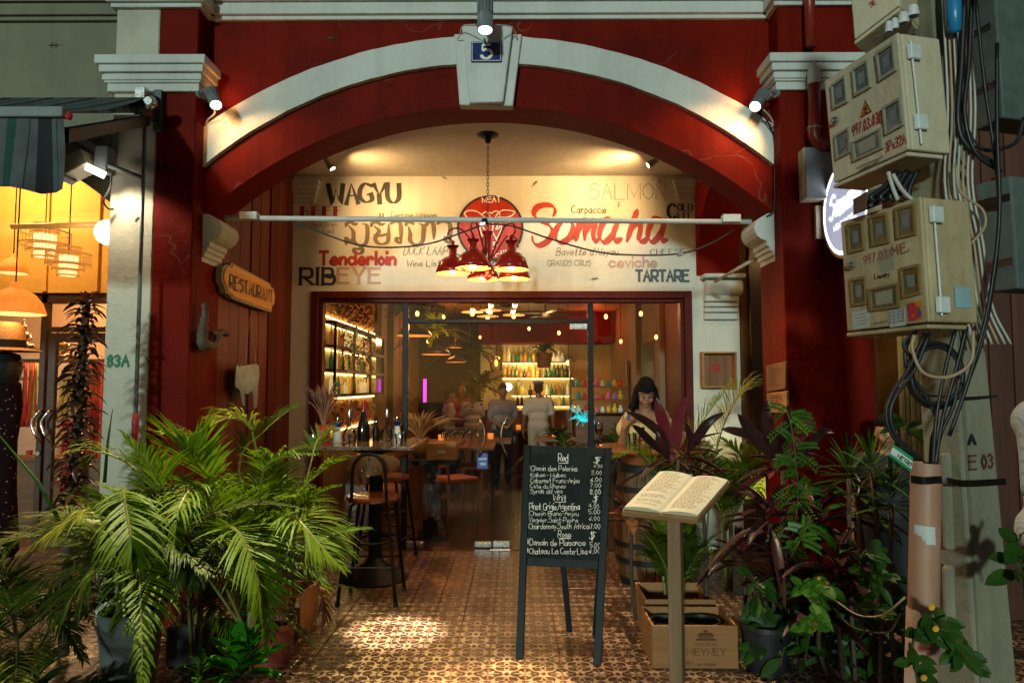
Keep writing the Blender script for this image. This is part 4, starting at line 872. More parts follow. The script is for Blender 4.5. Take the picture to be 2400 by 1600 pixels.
for i, (px, py, Y) in enumerate(((1107, 731, 10.4), (1150, 727, 10.9), (1143, 741, 11.6), (1204, 738, 11.2))):
    p = S(px, py, Y); r = 26 / FPX * Y; t = thing('disc_lamp', p, ('leftmost flat disc lamp under the ceiling', 'upper middle flat disc lamp under the ceiling', 'lower middle flat disc lamp under the ceiling', 'rightmost flat disc lamp under the ceiling')[i], 'ceiling lamp', 'flat disc lamps')
    q = MB(); q.lathe([(0, .03), (r, .0), (r, -.006), (0, -.006)], p, 28); q.build('disc', emis('disc_glow', (1, .42, .09), 1.1), t)
    q = MB(); q.ball(p + V(0, 0, -.03), .035, 10); q.build('bulb', M['glow'], t, smooth=True); q = MB(); q.tube([p, (p.x, p.y, IC)], .006, 5); q.build('cord', M['wire'], t)
p = S(1191, 906, 12.0); q = MB(); q.ball(p, .066, 16); tag(q.build('globe_light', emis('cool_globe', (1, .93, .8), 8), smooth=True), 'small bright white globe light beside the bar shelves', 'lamp')
q = MB(); q.box((px2x(992, 11.5), 11.5, S(0, 942, 11.5).z), (px2x(999, 11.5), 11.54, S(0, 888, 11.5).z)); tag(q.build('neon_tube', emis('magenta_neon', (1, .06, .85), 1.6)), 'vertical magenta neon tube on the left inside', 'neon tube')
for (px, py, Y, lab) in ((1278, 735, 12, 'dark ceiling fan left of the black mullion'), (1190, 707, 9.4, 'dark ceiling fan nearest the glass, over the disc lamps')):
    p = S(px, py, Y); t = thing('ceiling_fan', p, lab, 'ceiling fan', 'dark ceiling fans'); q = MB(); q.lathe([(0, -.08), (.12, -.06), (.14, 0), (.10, .05), (0, .06)], p, 16); q.tube([p, (p.x, p.y, IC)], .015, 6); q.build('motor', M['black'], t)
    for k_ in range(4): a = k_ * math.pi / 2 + .3; u = V(math.cos(a), math.sin(a), 0); q = MB(); q.obox(p + u * .42, (u * .3, u.cross(V(0, 0, 1)) * .065, V(0, 0, .006))); q.build('blade', M['black'], t)
p = S(1332, 850, 12.6); t = thing('glass_lantern', p, 'hanging glass lantern with a glowing bulb right of the bar', 'lantern'); q = MB()
for i in range(8): a = i * math.pi / 4; q.tube([p + V(.03 * math.cos(a), .03 * math.sin(a), .14), p + V(.16 * math.cos(a), .16 * math.sin(a), 0), p + V(.13 * math.cos(a), .13 * math.sin(a), -.16)], .005, 4)
q.tube([p + V(0, 0, .14), (p.x, p.y, IC)], .005, 5); q.build('cage', M['black'], t); q = MB(); q.ball(p, .05, 10); q.build('bulb', M['glow'], t, smooth=True)
p = S(1163, 850, 11); t = thing('filament_bulb', p, 'amber filament bulb in a clear glass shade on a cord', 'pendant lamp'); q = MB(); q.ball(p, .025, 8, sc=(1, 1, 2.2)); q.build('filament', emis('filament', (1, .35, .05), 5), t, smooth=True); q = MB(); q.tube([p + V(0, 0, .1), (p.x, p.y, IC)], .005, 5); q.build('cord', M['wire'], t)
q = MB(); q.lathe([(.0, .12), (.05, .1), (.1, -.02), (.09, -.12)], p, 14, cap=False); q.build('glass_shade', M['clear'], t, smooth=True)
# ---------------------------------------------------------------- porch objects
def RP(px, py, p0, n):
    "where the sight line of a photo pixel meets the plane through p0 with normal n"
    d = _M @ Vector(((px - 1200) / FPX, -(py - 800) / FPX, -1)); n = V(*n); o = V(0, 0, EYE)
    return o + d * ((V(*p0) - o).dot(n) / d.dot(n))
# number plate on the keystone
Yk = YA - .122
a, b_ = S(1104, 147, Yk), S(1176, 99, Yk); M['enblue'] = mat('blue_enamel', (.008, .022, .13), rough=.2, bmp=0)
npz = thing('number_plate', (a.x, Yk, a.z), 'blue enamel house number plate 5 on the white keystone', 'house number')
q = MB(); q.box((a.x, Yk - .012, a.z), (b_.x, Yk, b_.z)); q.build('plate', M['enblue'], npz, bevel=.004)
q = MB()
for r_ in (((a.x + .006, a.z + .006), (b_.x - .006, a.z + .010)), ((a.x + .006, b_.z - .010), (b_.x - .006, b_.z - .006)), ((a.x + .006, a.z + .010), (a.x + .010, b_.z - .010)), ((b_.x - .010, a.z + .010), (b_.x - .006, b_.z - .010))): q.box((r_[0][0], Yk - .0135, r_[0][1]), (r_[1][0], Yk - .0122, r_[1][1]))
tag(q.build('border_line', M['inkw'], npz), kind='stuff')
cx_ = (a.x + b_.x) / 2; q = MB()
def P5(x, y): return V(cx_ + (x - .5) * .085, Yk - .0135, a.z + .025 + y * .095)
for kk_, (pts, wd_) in enumerate((([(.85, 1), (.2, 1)], .022), ([(.2, 1.0), (.18, .55)], .012), ([(.18, .55), (.45, .66), (.8, .55), (.92, .3), (.75, .05), (.45, -.03), (.15, .1), (.12, .25)], .022))):
    pp = cat_pts([V(P5(*p).x, P5(*p).z, 0) for p in pts], 6); ribbon(q, pp, lambda an, t: wd_ * (1 if abs(math.sin(an)) > .5 else .75), lambda x, y, h: V(x, Yk - .0135 - h, y), kk_)
q.build('numeral', M['inkw'], npz)
# spotlights
M['lens'] = emis('lamp_lens', (1, .95, .85), 14)
def spot(face, back, r, name, label, col, watts, aim, cone, mount=None, m='grey', fins=True, group=None, lensm=None, blend=.5, off=.03):
    face, back = V(*face), V(*back); ax = (face - back).normalized(); L = (face - back).length
    t = thing(name, back, label, 'spotlight', group)
    q = MB(); q.lathe([(0, 0), (r * .8, 0), (r * .85, L * .45), (r, L * .5), (r, L), (r * .88, L), (r * .86, L - .012)], back, 20, axis=ax, cap=False); q.build('housing', M[m], t, smooth=True, ang=35)
    if fins:
        u = ax.orthogonal().normalized(); w_ = ax.cross(u)
        for i in range(14):
            an = 2 * math.pi * i / 14; d = u * math.cos(an) + w_ * math.sin(an); q = MB(); q.obox(back + ax * L * .22 + d * r * .88, (ax * L * .22, d * r * .16, ax.cross(d) * .002)); q.build('fin', M[m], t)
    q = MB(); q.lathe([(0, L - .012), (r * .86, L - .012)], back, 20, axis=ax, cap=False); q.build('lens', lensm or M['lens'], t)
    if mount is not None:
        mount = V(*mount); q = MB(); q.tube([mount, (mount + back) / 2 + V(0, -.02, .01), back + ax * L * .5], r * .25, 8); q.lathe([(0, 0), (r * .7, 0), (r * .7, .02), (0, .02)], mount, 14, axis=(back - mount)); q.build('bracket', M[m], t, smooth=True, ang=40)
    if watts: lamp('spot_beam', 'SPOT', face + ax * off, watts, col, (.06 if cone > 150 else .025), aim=aim, cone=cone, blend=blend, parent=t)
    return t
YS = 4.52
def curl(pts, nm, lab, m='wirew', r=.006, cat='cable', group=None):
    q = MB(); q.tube(cat_pts(pts, 6), r, 6); return tag(q.build(nm, M[m], smooth=True), lab, cat, group)
WARM = (1.0, .60, .24)
spot(S(506, 247, YS - .02), S(494, 212, YS + .06), .040, 'facade_spotlight', 'grey finned spotlight lit under the left capital', WARM, 8, S(620, 380, YA), 110, mount=S(466, 222, YP), off=.02)
spot(S(1770, 250, YS - .02), S(1790, 218, YS + .06), .040, 'facade_spotlight', 'grey finned spotlight lit under the right capital', WARM, 13, S(1690, 340, YA), 110, mount=S(1822, 220, YP), off=.02)
curl([S(498, 238, 4.6), S(503, 265, 4.66), S(488, 280, 4.7), S(482, 293, 4.74)], 'lamp_cable', 'short pale cable below the left facade spotlight')
curl([S(1790, 258, 4.6), S(1806, 275, 4.66), S(1812, 293, 4.7), S(1800, 300, 4.74)], 'lamp_cable', 'short pale looped cable below the right facade spotlight')
curl([S(1796, 236, 4.6), S(1788, 262, 4.66), S(1806, 300, 4.72), S(1814, 330, 4.745), S(1815, 420, 4.745), S(1814, 490, 4.745), S(1797, 508, 4.76)], 'lamp_cable', 'black cable running down the right end of the white arch band', 'wire')
# hidden-edge glow: beams on the band ends from the same fixtures
for s, px, ax_ in ((0, 510, 520), (1, 1764, 1735)):
    lamp('wall_glow', 'SPOT', S(516 if s == 0 else 1752, 240 if s == 0 else 236, 4.66), 2.6, (1, .38, .10), .03, aim=S(600 if s == 0 else 1640, 150, YA), cone=165, blend=1)
    lamp('spot_spill', 'SPOT', S(px, 262, 4.60), 3, (1, .50, .16) if s == 0 else (1, .62, .26), .03, aim=S(ax_, 300 if s == 0 else 330, 4.75), cone=100, blend=.9)
pj = spot(S(1137, 72, 4.40), S(1137, 4, 4.44), .052, 'logo_projector', 'bronze grey projector spotlight fixed over the keystone number', (1, .76, .40), 2300, (-.10, 3.62, 0), 14, mount=S(1137, 62, Yk), m='grey', blend=.35, lensm=emis('projector_lens', (.85, .92, 1), 16))
curl([S(1072, 92, 4.70), S(1078, 84, 4.66), S(1084, 62, 4.6), S(1115, 58, 4.5)], 'lamp_cable', 'thin cable left of the keystone projector', r=.004); curl([S(1212, 92, 4.70), S(1206, 72, 4.66), S(1196, 62, 4.6), S(1160, 58, 4.5)], 'lamp_cable', 'thin cable right of the keystone projector', r=.004)
q = MB(); q.lathe([(0, 0), (.006, .002), (.010, .02), (.007, .045), (0, .05)], S(1135, 90, 4.60), 8, axis=(.15, -.1, -1)); tag(q.build('green_tag', mat('green_plastic', (.01, .2, .07), rough=.4), smooth=True), 'small green tag hanging from the keystone projector', 'tag')
# assumed downlight fixed under the cornice, above the picture, that pools on the tiles
dl = S(939, 1478, 4.55)
spot((-.55, 4.40, 4.45), (-.55, 4.44, 4.58), .05, 'unseen_downlight', 'small assumed downlight under the cornice above the left half of the arch', (1, .88, .68), 6000, (-.76, 4.50, 0), 9.5, m='grey', blend=.75)
spot((-1.35, 4.35, 4.45), (-1.35, 4.40, 4.58), .05, 'unseen_downlight', 'small assumed downlight under the cornice above the palms', (1, .90, .46), 1700, (-1.35, 3.6, .7), 50, m='grey', blend=1)  # assumed fixture out of view, added to light the palm tops
spot((.75, 4.35, 4.45), (.75, 4.40, 4.58), .05, 'unseen_downlight', 'unseen downlight added above the menu stand for the right planting', (1, .80, .50), 700, (1.15, 3.8, .5), 62, m='grey', blend=1)  # added lamp out of view, brightens the menu and right planting
# porch spots on the ceiling
M['spotw'] = mat('pale_spot_body', (.36, .32, .24), rough=.4)
pl = S(752, 368, 6.0); pl.z = CE
spot(S(780, 396, 6.0), S(764, 374, 6.0), .032, 'ceiling_spotlight', 'small pale spotlight on the porch ceiling at the left', WARM, 62, S(1060, 560, YG), 150, mount=(pl.x, 6.0, CE - .005), m='spotw', fins=False, blend=1)
pr = S(1548, 366, 6.0)
spot(S(1518, 388, 6.0), S(1540, 374, 6.0), .032, 'ceiling_spotlight', 'small pale spotlight on the porch ceiling at the right', WARM, 66, S(1290, 520, YG), 150, mount=(pr.x, 6.0, CE - .005), m='spotw', fins=False, blend=1)
lamp('spot_core', 'SPOT', S(782, 399, 6.0), 55, WARM, .03, aim=S(1010, 520, YG), cone=64, blend=1)
lamp('spot_core', 'SPOT', S(1516, 391, 6.0), 75, WARM, .03, aim=S(1300, 460, YG), cone=64, blend=1)
# chandelier
ccx, ccy = S(1143, 600, 5.6).x, 5.6
ch = thing('chandelier', (ccx, ccy, CE), 'red enamel chandelier of five dome shades hanging on a chain in the porch', 'chandelier')
M['enred'] = mat('red_enamel', (.36, .014, .007), rough=.22, var=.2, bmp=0, coat=.3); M['shin'] = emis('shade_inside', (1, .60, .12), .85); M['bulbm'] = emis('bulb_glass', (1, .85, .5), 14)
q = MB(); q.lathe([(0, -.075), (.02, -.07), (.035, -.03), (.085, -.01), (.09, 0)], (ccx, ccy, CE), 20); q.build('canopy', M['black'], ch, smooth=True, ang=40)
zt_ = S(1143, 545, ccy).z; zb_ = S(1143, 650, ccy).z; z = CE - .07; k = 0
while z > zt_:
    q = MB(); n = 10; pts = [V(ccx + (.009 * math.cos(a) if k % 2 else 0), ccy + (0 if k % 2 else .009 * math.cos(a)), z - .016 + .018 * math.sin(a)) for a in [2 * math.pi * i / n for i in range(n + 1)]]; q.tube(pts, .0028, 5, cap=False); q.build('chain_link', M['black'], ch); z -= .030; k += 1
q = MB(); q.lathe([(0, zt_ + .005), (.047, zt_ + .005), (.03, zt_ - .03), (.028, zb_ + .16), (.022, zb_ + .03), (.014, zb_)], (ccx, ccy, 0), 18); q.build('column', M['enred'], ch, smooth=True, ang=40)
q = MB(); q.lathe([(0, zb_ - .03), (.012, zb_ - .02), (.05, zb_ + .005), (.03, zb_ + .02), (0, zb_ + .02)], (ccx, ccy, 0), 16); q.build('finial', M['enred'], ch, smooth=True)
for px, py, yy in ((1061, 641, 5.52), (1108.5, 629, 5.33), (1132, 655, 5.88), (1198.5, 632, 5.34), (1205.6, 654, 5.88)):
    p = S(px, py, yy); rr = .134; q = MB(); q.lathe([(.034, .215), (.03, .15), (.034, .135), (.07, .125), (.112, .085), (.13, .03), (.136, 0)][::-1], p, 28, cap=False)
    o = q.build('lamp_shade', [M['enred'], M['shin']], ch, smooth=True); s_ = o.modifiers.new('s', 'SOLIDIFY'); s_.thickness = .003; s_.material_offset = 1; s_.material_offset_rim = 0; s_.offset = -1
    q = MB(); q.lathe([(.0, .235), (.05, .225), (.046, .215), (.03, .20), (.028, .14), (0, .14)], p, 16); q.ball(p + V(0, 0, .25), .017, 8); q.build('cap', M['enred'], o, smooth=True, ang=50)
    q = MB(); q.ball(p + V(0, 0, .035), .028, 10, sc=(1, 1, 1.5)); q.build('bulb', M['bulbm'], o, smooth=True)
    d = V(p.x - ccx, p.y - ccy, 0); dn = d.normalized(); top = V(p.x, p.y, p.z + .26)
    q = MB(); q.tube(cat_pts([V(ccx, ccy, zb_ + .13) + dn * .02, V(ccx, ccy, zb_ + .24) + d * .35, V(ccx, ccy, p.z + .36) + d * .75, V(ccx, ccy, p.z + .35) + d * 1.08, V(ccx, ccy, p.z + .29) + d * 1.14, top], 6), .0075, 8)
    q.tube([V(ccx, ccy, zb_ + .08), V(p.x, p.y, p.z + .17)], .005, 6); q.build('arm', M['enred'], ch, smooth=True)
    lamp('bulb_light', 'POINT', p + V(0, 0, -.012), 9, (1, .55, .20), .03, parent=ch)
# tie rod with its cable
YR = 4.93
rod = thing('tie_rod', S(1150, 518, YR), 'white painted metal rod spanning the arch between the scroll brackets', 'rod')
q = MB(); q.tube([S(528, 511, YR), S(1760, 520, YR)], .0185, 12); q.build('rod', M['wpaint'], rod, smooth=True)
for px, py in ((583, 506), (1714, 512)):
    a, b_ = S(px - 21, py + 9, YR - .03), S(px + 21, py - 9, YR - .03); q = MB(); q.box((a.x, YR - .05, a.z), (b_.x, YR + .01, b_.z)); q.build('fixing_block', M['wpaint'], rod, bevel=.004)
a = S(1136, 518, YR); q = MB(); q.tube([a + V(-.02, 0, 0), a + V(.02, 0, 0)], .024, 10); q.build('tape', M['black'], rod)
cb = thing('sagging_cable', S(1136, 525, YR), 'black cable sagging in loops from the white tie rod', 'cable')
for pts in ([(690, 522), (740, 540), (830, 572), (915, 580), (1010, 570), (1090, 542), (1138, 525)], [(1138, 525), (1200, 530), (1290, 560), (1400, 590), (1500, 598), (1594, 594), (1660, 574), (1722, 538)]):
    q = MB(); q.tube(cat_pts([S(x, y, YR + .0) for x, y in pts], 6), .006, 6); q.build('cable', M['wire'], cb, smooth=True)
for x, y in ((1594, 596), (1131, 525)): q = MB(); q.obox(S(x, y, YR - .01), (V(.022, 0, .004), V(0, .01, 0), V(0, 0, .013))); q.build('clip', M['steel'], cb, bevel=.003)
q = MB(); q.tube([S(1676, 660, 6.2), S(1770, 606, 5.2)], .014, 8); tag(q.build('awning_strut', M['shade'], smooth=True), 'thin pale diagonal pole by the right scroll bracket', 'pole')
# side wall things, left
PX = (-2.13, 0, 0)
zz4 = lambda x, y: (400 + x / 3.486, 600 + y / 3.486)
def RL(x, y, dx=-2.13): return RP(*zz4(x, y), (dx, 0, 0), (1, 0, 0))
sg = thing('restaurant_sign', RL(640, 260), 'ochre wooden RESTAURANT sign with scalloped ends on the red boards', 'sign')
ol = [(425, 130), (430, 95), (455, 70), (490, 78), (500, 52), (815, 222), (828, 255), (845, 262), (858, 330), (852, 390), (828, 420), (832, 455), (808, 455), (505, 345), (492, 318), (458, 300), (443, 250), (422, 200)]
M['signb'] = wood('ochre_sign', (.55, .22, .03), (.75, .36, .07), rough=.5, axis=1); M['signe'] = mat('weathered_edge', (.30, .27, .18), rough=.8, var=.8, scale=25)
P_ = [RL(x, y, -2.115) for x, y in ol]; q = MB(); q.prism([(-2.165, p.y, p.z) for p in P_], (.045, 0, 0)); q.build('board', M['signe'], sg)
cy_ = sum(p.y for p in P_) / len(P_); cz_ = sum(p.z for p in P_) / len(P_)
q = MB(); q.prism([(-2.119, cy_ + (p.y - cy_) * .955, cz_ + (p.z - cz_) * .88) for p in P_], (.008, 0, 0)); q.build('face', M['signb'], sg, bevel=.002)
a, b_ = RL(482, 246, -2.109), RL(826, 392, -2.109); hh = RL(486, 128, -2.109).z - a.z; zm = (a.z + b_.z) / 2
letter('RESTAURANT', (a.x, a.y, zm), (b_.x, b_.y, zm), hh * .92, 'sign_lettering', M['inkb'], sg, w=.19, con=.4, jit=0, serif=.05, track=2.4, nrm=(1, 0, 0))
hk = thing('driftwood_hook', RL(280, 560), 'gnarled dark driftwood hook on the left pier reveal', 'hook')
M['drift'] = mat('driftwood', (.10, .075, .055), rough=.8, var=.7, scale=30, bmp=.8, bs=60, stretch=(1, 1, .3))
q = MB()
for dx_, dy_, s_ in ((0, 0, 1), (.012, .012, .8), (.008, -.014, .7)):
    pts = cat_pts([RL(x, y) + V(dx_, dy_, 0) for x, y in ((270, 385), (272, 470), (262, 560), (255, 650), (262, 720), (310, 735), (360, 715), (385, 640), (430, 615), (452, 640))], 4)
    q.tube(pts, [(.014 + .022 * math.sin(min(1, i / len(pts) * 1.4) * 2.6) ** 2 + .004 * math.sin(i * 2.3)) * s_ for i in range(len(pts))], 8)
q.tube([RL(385, 640), RL(350, 625), RL(345, 640)], [.02, .016, .008], 6); q.build('branch', M['drift'], hk, smooth=True)
cw = thing('cow_plate', RL(630, 1000), 'galvanised metal cow shaped plate hung by a cord on the red boards', 'wall ornament')
M['galv'] = mat('galvanised', (.20, .26, .28), rough=.35, metal=.4, var=.5, scale=9)
oc = [(540, 905), (548, 880), (556, 905), (572, 905), (578, 878), (584, 900), (640, 888), (690, 882), (700, 862), (706, 882), (722, 900), (728, 960), (716, 1060), (716, 1150), (708, 1235), (680, 1245), (676, 1130), (664, 1098), (636, 1128), (606, 1122), (606, 1225), (592, 1215), (566, 1090), (540, 1072), (530, 1055), (534, 960)]
P_ = [RL(x, y, -2.10) for x, y in oc]; q = MB(); q.prism([(-2.108, p.y, p.z) for p in P_], (.006, 0, 0)); q.build('plate', M['galv'], cw)
q = MB(); q.tube([RL(605, 880, -2.10), RL(648, 490, -2.16), RL(695, 870, -2.10)], .0035, 5); q.build('cord', M['wireo'], cw)
# crate on the white pilaster and plank signs on the right pier
M['crate'] = wood('crate_wood', (.15, .055, .02), (.32, .14, .055), rough=.6, axis=2); M['crateo'] = wood('pale_crate_wood', (.30, .12, .035), (.46, .22, .08), rough=.55, axis=0)
a, b_ = S(1648, 908, YG - .13), S(1727, 824, YG - .13); cr_ = thing('wall_crate', (a.x, YG - .13, a.z), 'open wooden wine crate hung on the white pilaster right of the window', 'crate')
for nm, x0, z0, x1, z1_ in (('side_board', a.x, a.z, a.x + .014, b_.z), ('side_board', b_.x - .014, a.z, b_.x, b_.z), ('bottom_board', a.x + .014, a.z, b_.x - .014, a.z + .014), ('top_board', a.x + .014, b_.z - .014, b_.x - .014, b_.z)):
    q = MB(); q.box((x0, YG - .13, z0), (x1, YG - .014, z1_)); q.build(nm, M['crateo'], cr_)
for i in range(4): q = MB(); w_ = (b_.x - a.x - .028) / 4; x0 = a.x + .014 + i * w_; q.box((x0, YG - .03, a.z + .014), (x0 + w_ - .003, YG - .015, b_.z - .014)); q.build('back_board', M['crate'], cr_)
a2, b2 = S(1670, 871, YG - .03), S(1688, 853, YG - .03); q = MB(); q.box((a2.x, YG - .033, a2.z), (b2.x, YG - .030, b2.z)); q.build('red_label', M['inkr'], cr_); 
PR_ = (XR - .02, 0, 0)
def RR(px, py): return RP(px, py, PR_, (1, 0, 0))
for lab, c4 in (('upper weathered plank sign with carved script on the right pier', ((1795, 857), (1841, 846), (1840, 911), (1796, 918))), ('lower orange plank sign with carved script on the right pier', ((1797, 921), (1843, 916), (1843, 968), (1797, 966)))):
    P_ = [RR(x, y) for x, y in c4]; t = thing('plank_sign', P_[3], lab, 'sign'); q = MB(); q.prism([(XR - .02, p.y, p.z) for p in P_][::-1], (.018, 0, 0)); q.build('board', M['crate'] if 'upper' in lab else M['crateo'], t, bevel=.003)
    for j, wd in enumerate(('Somaha', 'MEAT', 'CHILL')):
        f = .28 + j * .26; A_ = P_[0] * (1 - f) + P_[3] * f; B_ = P_[1] * (1 - f) + P_[2] * f; A2, B2 = A_ * .85 + B_ * .15, A_ * .2 + B_ * .8; letter(wd, (XR - .021, A2.y, (A2.z + B2.z) / 2), (XR - .021, B2.y, (A2.z + B2.z) / 2), .035, 'carved_word', M['inkb'], t, w=.12, nrm=(-1, 0, 0))
# lizard ornaments
M['giz'] = mat('bronze_lizard', (.10, .065, .035), rough=.45, metal=.4, var=.4)
def lizard_mesh():
    q = MB(); q.tube([(-.5, 0, .02), (-.42, 0, .035), (-.3, 0, .03), (-.22, 0, .03), (-.05, .02, .04), (.12, .0, .035), (.2, -.02, .025), (.45, .03, .015), (.85, -.05, .004)], [.01, .045, .055, .03, .06, .055, .03, .016, .003], 8)
    for x, s, f in ((-.18, 1, -1), (-.18, -1, -1), (.13, 1, 1), (.13, -1, 1)): q.tube([(x, s * .04, .025), (x + f * .05, s * .16, .03), (x + f * .02 - .06, s * .22, .012)], [.024, .018, .012], 5); q.lathe([(0, .01), (.035, .01), (.03, .018), (0, .02)], (x + f * .02 - .06, s * .22, 0), 6)
    o = q.build('lizard_ornament', M['giz'], smooth=True, origin=(0, 0, 0)); me = o.data; bpy.data.objects.remove(o); return me
lz = lizard_mesh()
GK = [(127, 106, YA, 180, 38, 'on the beige neighbour wall top left'), (262, 212, YA, 315, 34, 'just under the left end of the capital by the awning'), (197, 337, YA, 118, 34, 'left of the pair above the floodlight'), (231, 328, YA, 160, 36, 'right of the pair above the floodlight'), (378, 382, YP, 258, 34, 'upper one on the red left pier'), (346, 845, YP, 235, 34, 'on the pier beside the stencilled 83A'),
      (322, 512, YP, 130, 26, 'on the pale pier under the awning bracket'), (776, 91, YA, 182, 38, 'on the red wall above the left half of the arch'), (910, 189, YA - .05, 175, 26, 'clinging under the white arch band left of the keystone'), (1042, 417, YG, 218, 18, 'at the ceiling line left of the hanging chain'), (1254, 430, YG, 315, 24, 'on the cream wall right of the round emblem'), (1366, 412, YG, 205, 16, 'at the ceiling line above Carpaccio'),
      (1450, 480, YG, 280, 24, 'below the SALMON lettering'), (1546, 427, YG, 265, 20, 'on the last letters of SALMON'), (1393, 653, YG, 350, 26, 'on the cream wall left of TARTARE'), (1343, 560, YG, 290, 18, 'between the red script and the cable'), (1250, 40, YA - .14, 200, 0, '')]
for px, py, Y, an, L, lab in GK:
    if not L: continue
    o = bpy.data.objects.new('lizard_ornament', lz); C.objects.link(o); s = L / FPX * Y / 1.35; o.scale = (s,) * 3; o.location = S(px, py, Y - .004); o.rotation_euler = Matrix.Rotation(R(90), 3, 'X').to_euler(); o.rotation_euler.rotate(Matrix.Rotation(-R(180 - an), 3, 'Y')); tag(o, 'small bronze lizard ' + lab, 'wall ornament', 'bronze lizards on the walls')
# high table
M['gran'], t_, b_ = nt('granite'); p_ = pos(t_); n1 = noise(t_, p_, 120, 3); t_.links.new(ramp(t_, n1, [(.38, (.03, .02, .02)), (.5, (.22, .14, .10)), (.62, (.42, .36, .30))]), b_.inputs['Base Color']); b_.inputs['Roughness'].default_value = .08
tb = thing('high_table', (-1.16, 5.72, 0), 'granite topped high table on a black pedestal left of the door', 'table')
q = MB(); q.box((-1.68, 5.36, 1.062), (-.80, 6.22, 1.09)); q.build('tabletop', M['gran'], tb, bevel=.004)
q = MB(); q.lathe([(0, 0), (.265, 0), (.265, .012), (.24, .03), (.15, .09), (.075, .14), (.062, .17), (.055, .175), (.055, 1.0), (.20, 1.03), (.2, 1.06), (0, 1.06)], (-1.14, 5.72, .004), 32); q.build('pedestal', M['black'], tb, smooth=True, ang=35)
def stool(loc, rz, label):
    t = thing('bar_stool', (0, 0, 0), label, 'stool'); zs = .745
    q = MB(); q.lathe([(0, zs - .035), (.185, zs - .035), (.195, zs - .015), (.19, zs), (0, zs - .006)], (0, 0, 0), 28); q.build('seat', M['seatw'], t, smooth=True, ang=35)
    for sx_ in (-1, 1):
        for sy in (-1, 1):
            q = MB(); q.tube([(sx_ * .11, sy * .11, zs - .04), (sx_ * .135, sy * .135, zs - .06), (sx_ * .205, sy * .195, .01)], .0125, 10); q.build('leg', M['black'], t, smooth=True)
            q = MB(); q.lathe([(0, 0), (.017, 0), (.017, .03), (0, .03)], (sx_ * .205, sy * .195, 0), 10); q.build('foot', M['black'], t)
    q = MB(); q.tube([V(.15 * math.cos(a), .15 * math.sin(a), .42) for a in [i * math.pi / 12 for i in range(25)]], .009, 6, cap=False); q.build('ring', M['black'], t, smooth=True)
    for zc, s in ((.26, .172), (.20, .178)):
        for y in (-s, s):
            q = MB(); q.tube([(-s, y, zc), (s, y, zc)] if zc > .25 else [(y, -s, zc), (y, s, zc)], .007, 6); q.build('rung', M['black'], t)
    q = MB(); q.tube(cat_pts([(-.125, -.15, zs - .03), (-.12, -.17, zs + .14), (-.105, -.18, zs + .24), (-.06, -.185, zs + .30), (0, -.188, zs + .315), (.06, -.185, zs + .30), (.105, -.18, zs + .24), (.12, -.17, zs + .14), (.125, -.15, zs - .03)], 5), .0115, 10); q.build('back_hoop', M['black'], t, smooth=True)
    q = MB(); vs = []; n = 16
    for i in range(n + 1):
        a = -1 + 2 * i / n; hgt = .088 * math.sqrt(max(.02, 1 - abs(a) ** 2.6)); yb_ = -.165 + .085 * a * a; zc = zs + .245
        for dy in (0, .014): vs += [(a * .205, yb_ + dy, zc - hgt * (.95)), (a * .205, yb_ + dy, zc + hgt * .75)]
    for i in range(n): o = 4 * i; q.f += [[o, o + 4, o + 5, o + 1], [o + 2, o + 3, o + 7, o + 6], [o, o + 2, o + 6, o + 4], [o + 1, o + 5, o + 7, o + 3]]; q.m += [0] * 4
    q.v = vs; q.f += [[0, 1, 3, 2], [4 * n, 4 * n + 2, 4 * n + 3, 4 * n + 1]]; q.m += [0, 0]; bo = q.build('backrest', M['backw'], t, smooth=True, ang=40)
    for x, z in ((-.05, .20), (.05, .20), (0, .28)): q = MB(); q.ball((x, -.168, zs + z), .010, 8); q.build('screw', M['steel'], bo)
    t.location = loc; t.rotation_euler = (0, 0, rz); return t
M['seatw'] = wood('stool_seat_wood', (.18, .035, .014), (.34, .09, .035), rough=.25, axis=0, coat=.6); M['backw'] = wood('stool_back_wood', (.16, .065, .022), (.32, .15, .055), rough=.35, axis=0, coat=.2)
s1 = stool((-1.055, 5.2, .005), 0, 'nearer bar stool with its curved wooden back toward the street')
s2 = dup(s1, loc=(-1.16, 6.35, .005), rz=math.pi - .2); s2['label'] = 'farther bar stool behind the granite table, back to the glass'
# table things
def setting(px, zz, Y): return V(S(px, 1000, Y).x, Y, zz)
ZT_ = 1.0905
def lathe_thing(name, pro, loc, m, label, cat, n=18, sc_=1, parts=None):
    t = thing(name, loc, label, cat)
    for nm, pr, mm in [('body', pro, m)] + (parts or []): q = MB(); q.lathe([(r * sc_, z * sc_) for r, z in pr], loc, n); q.build(nm, mm, t, smooth=True, ang=50)
    return t
M['dkg'] = mat('dark_bottle_glass', (.012, .008, .005), rough=.06, bmp=0, coat=.5); M['redcap'] = mat('red_wax', (.45, .01, .01), rough=.4)
lathe_thing('wine_bottle', [(0, 0), (.052, 0), (.054, .02), (.052, .12), (.03, .19), (.016, .24), (.015, .26)], setting(852, ZT_, 5.95), M['dkg'], 'large dark wine bottle with a red capsule on the granite table', 'bottle', parts=[('capsule', [(.0155, .26), (.016, .31), (.019, .312), (.019, .33), (0, .33)], M['redcap'])])
lathe_thing('wine_bottle', [(0, 0), (.03, 0), (.032, .08), (.012, .14), (.012, .20), (0, .20)], setting(882, ZT_, 5.95), M['dkg'], 'smaller dark bottle right of the red capped bottle', 'bottle')
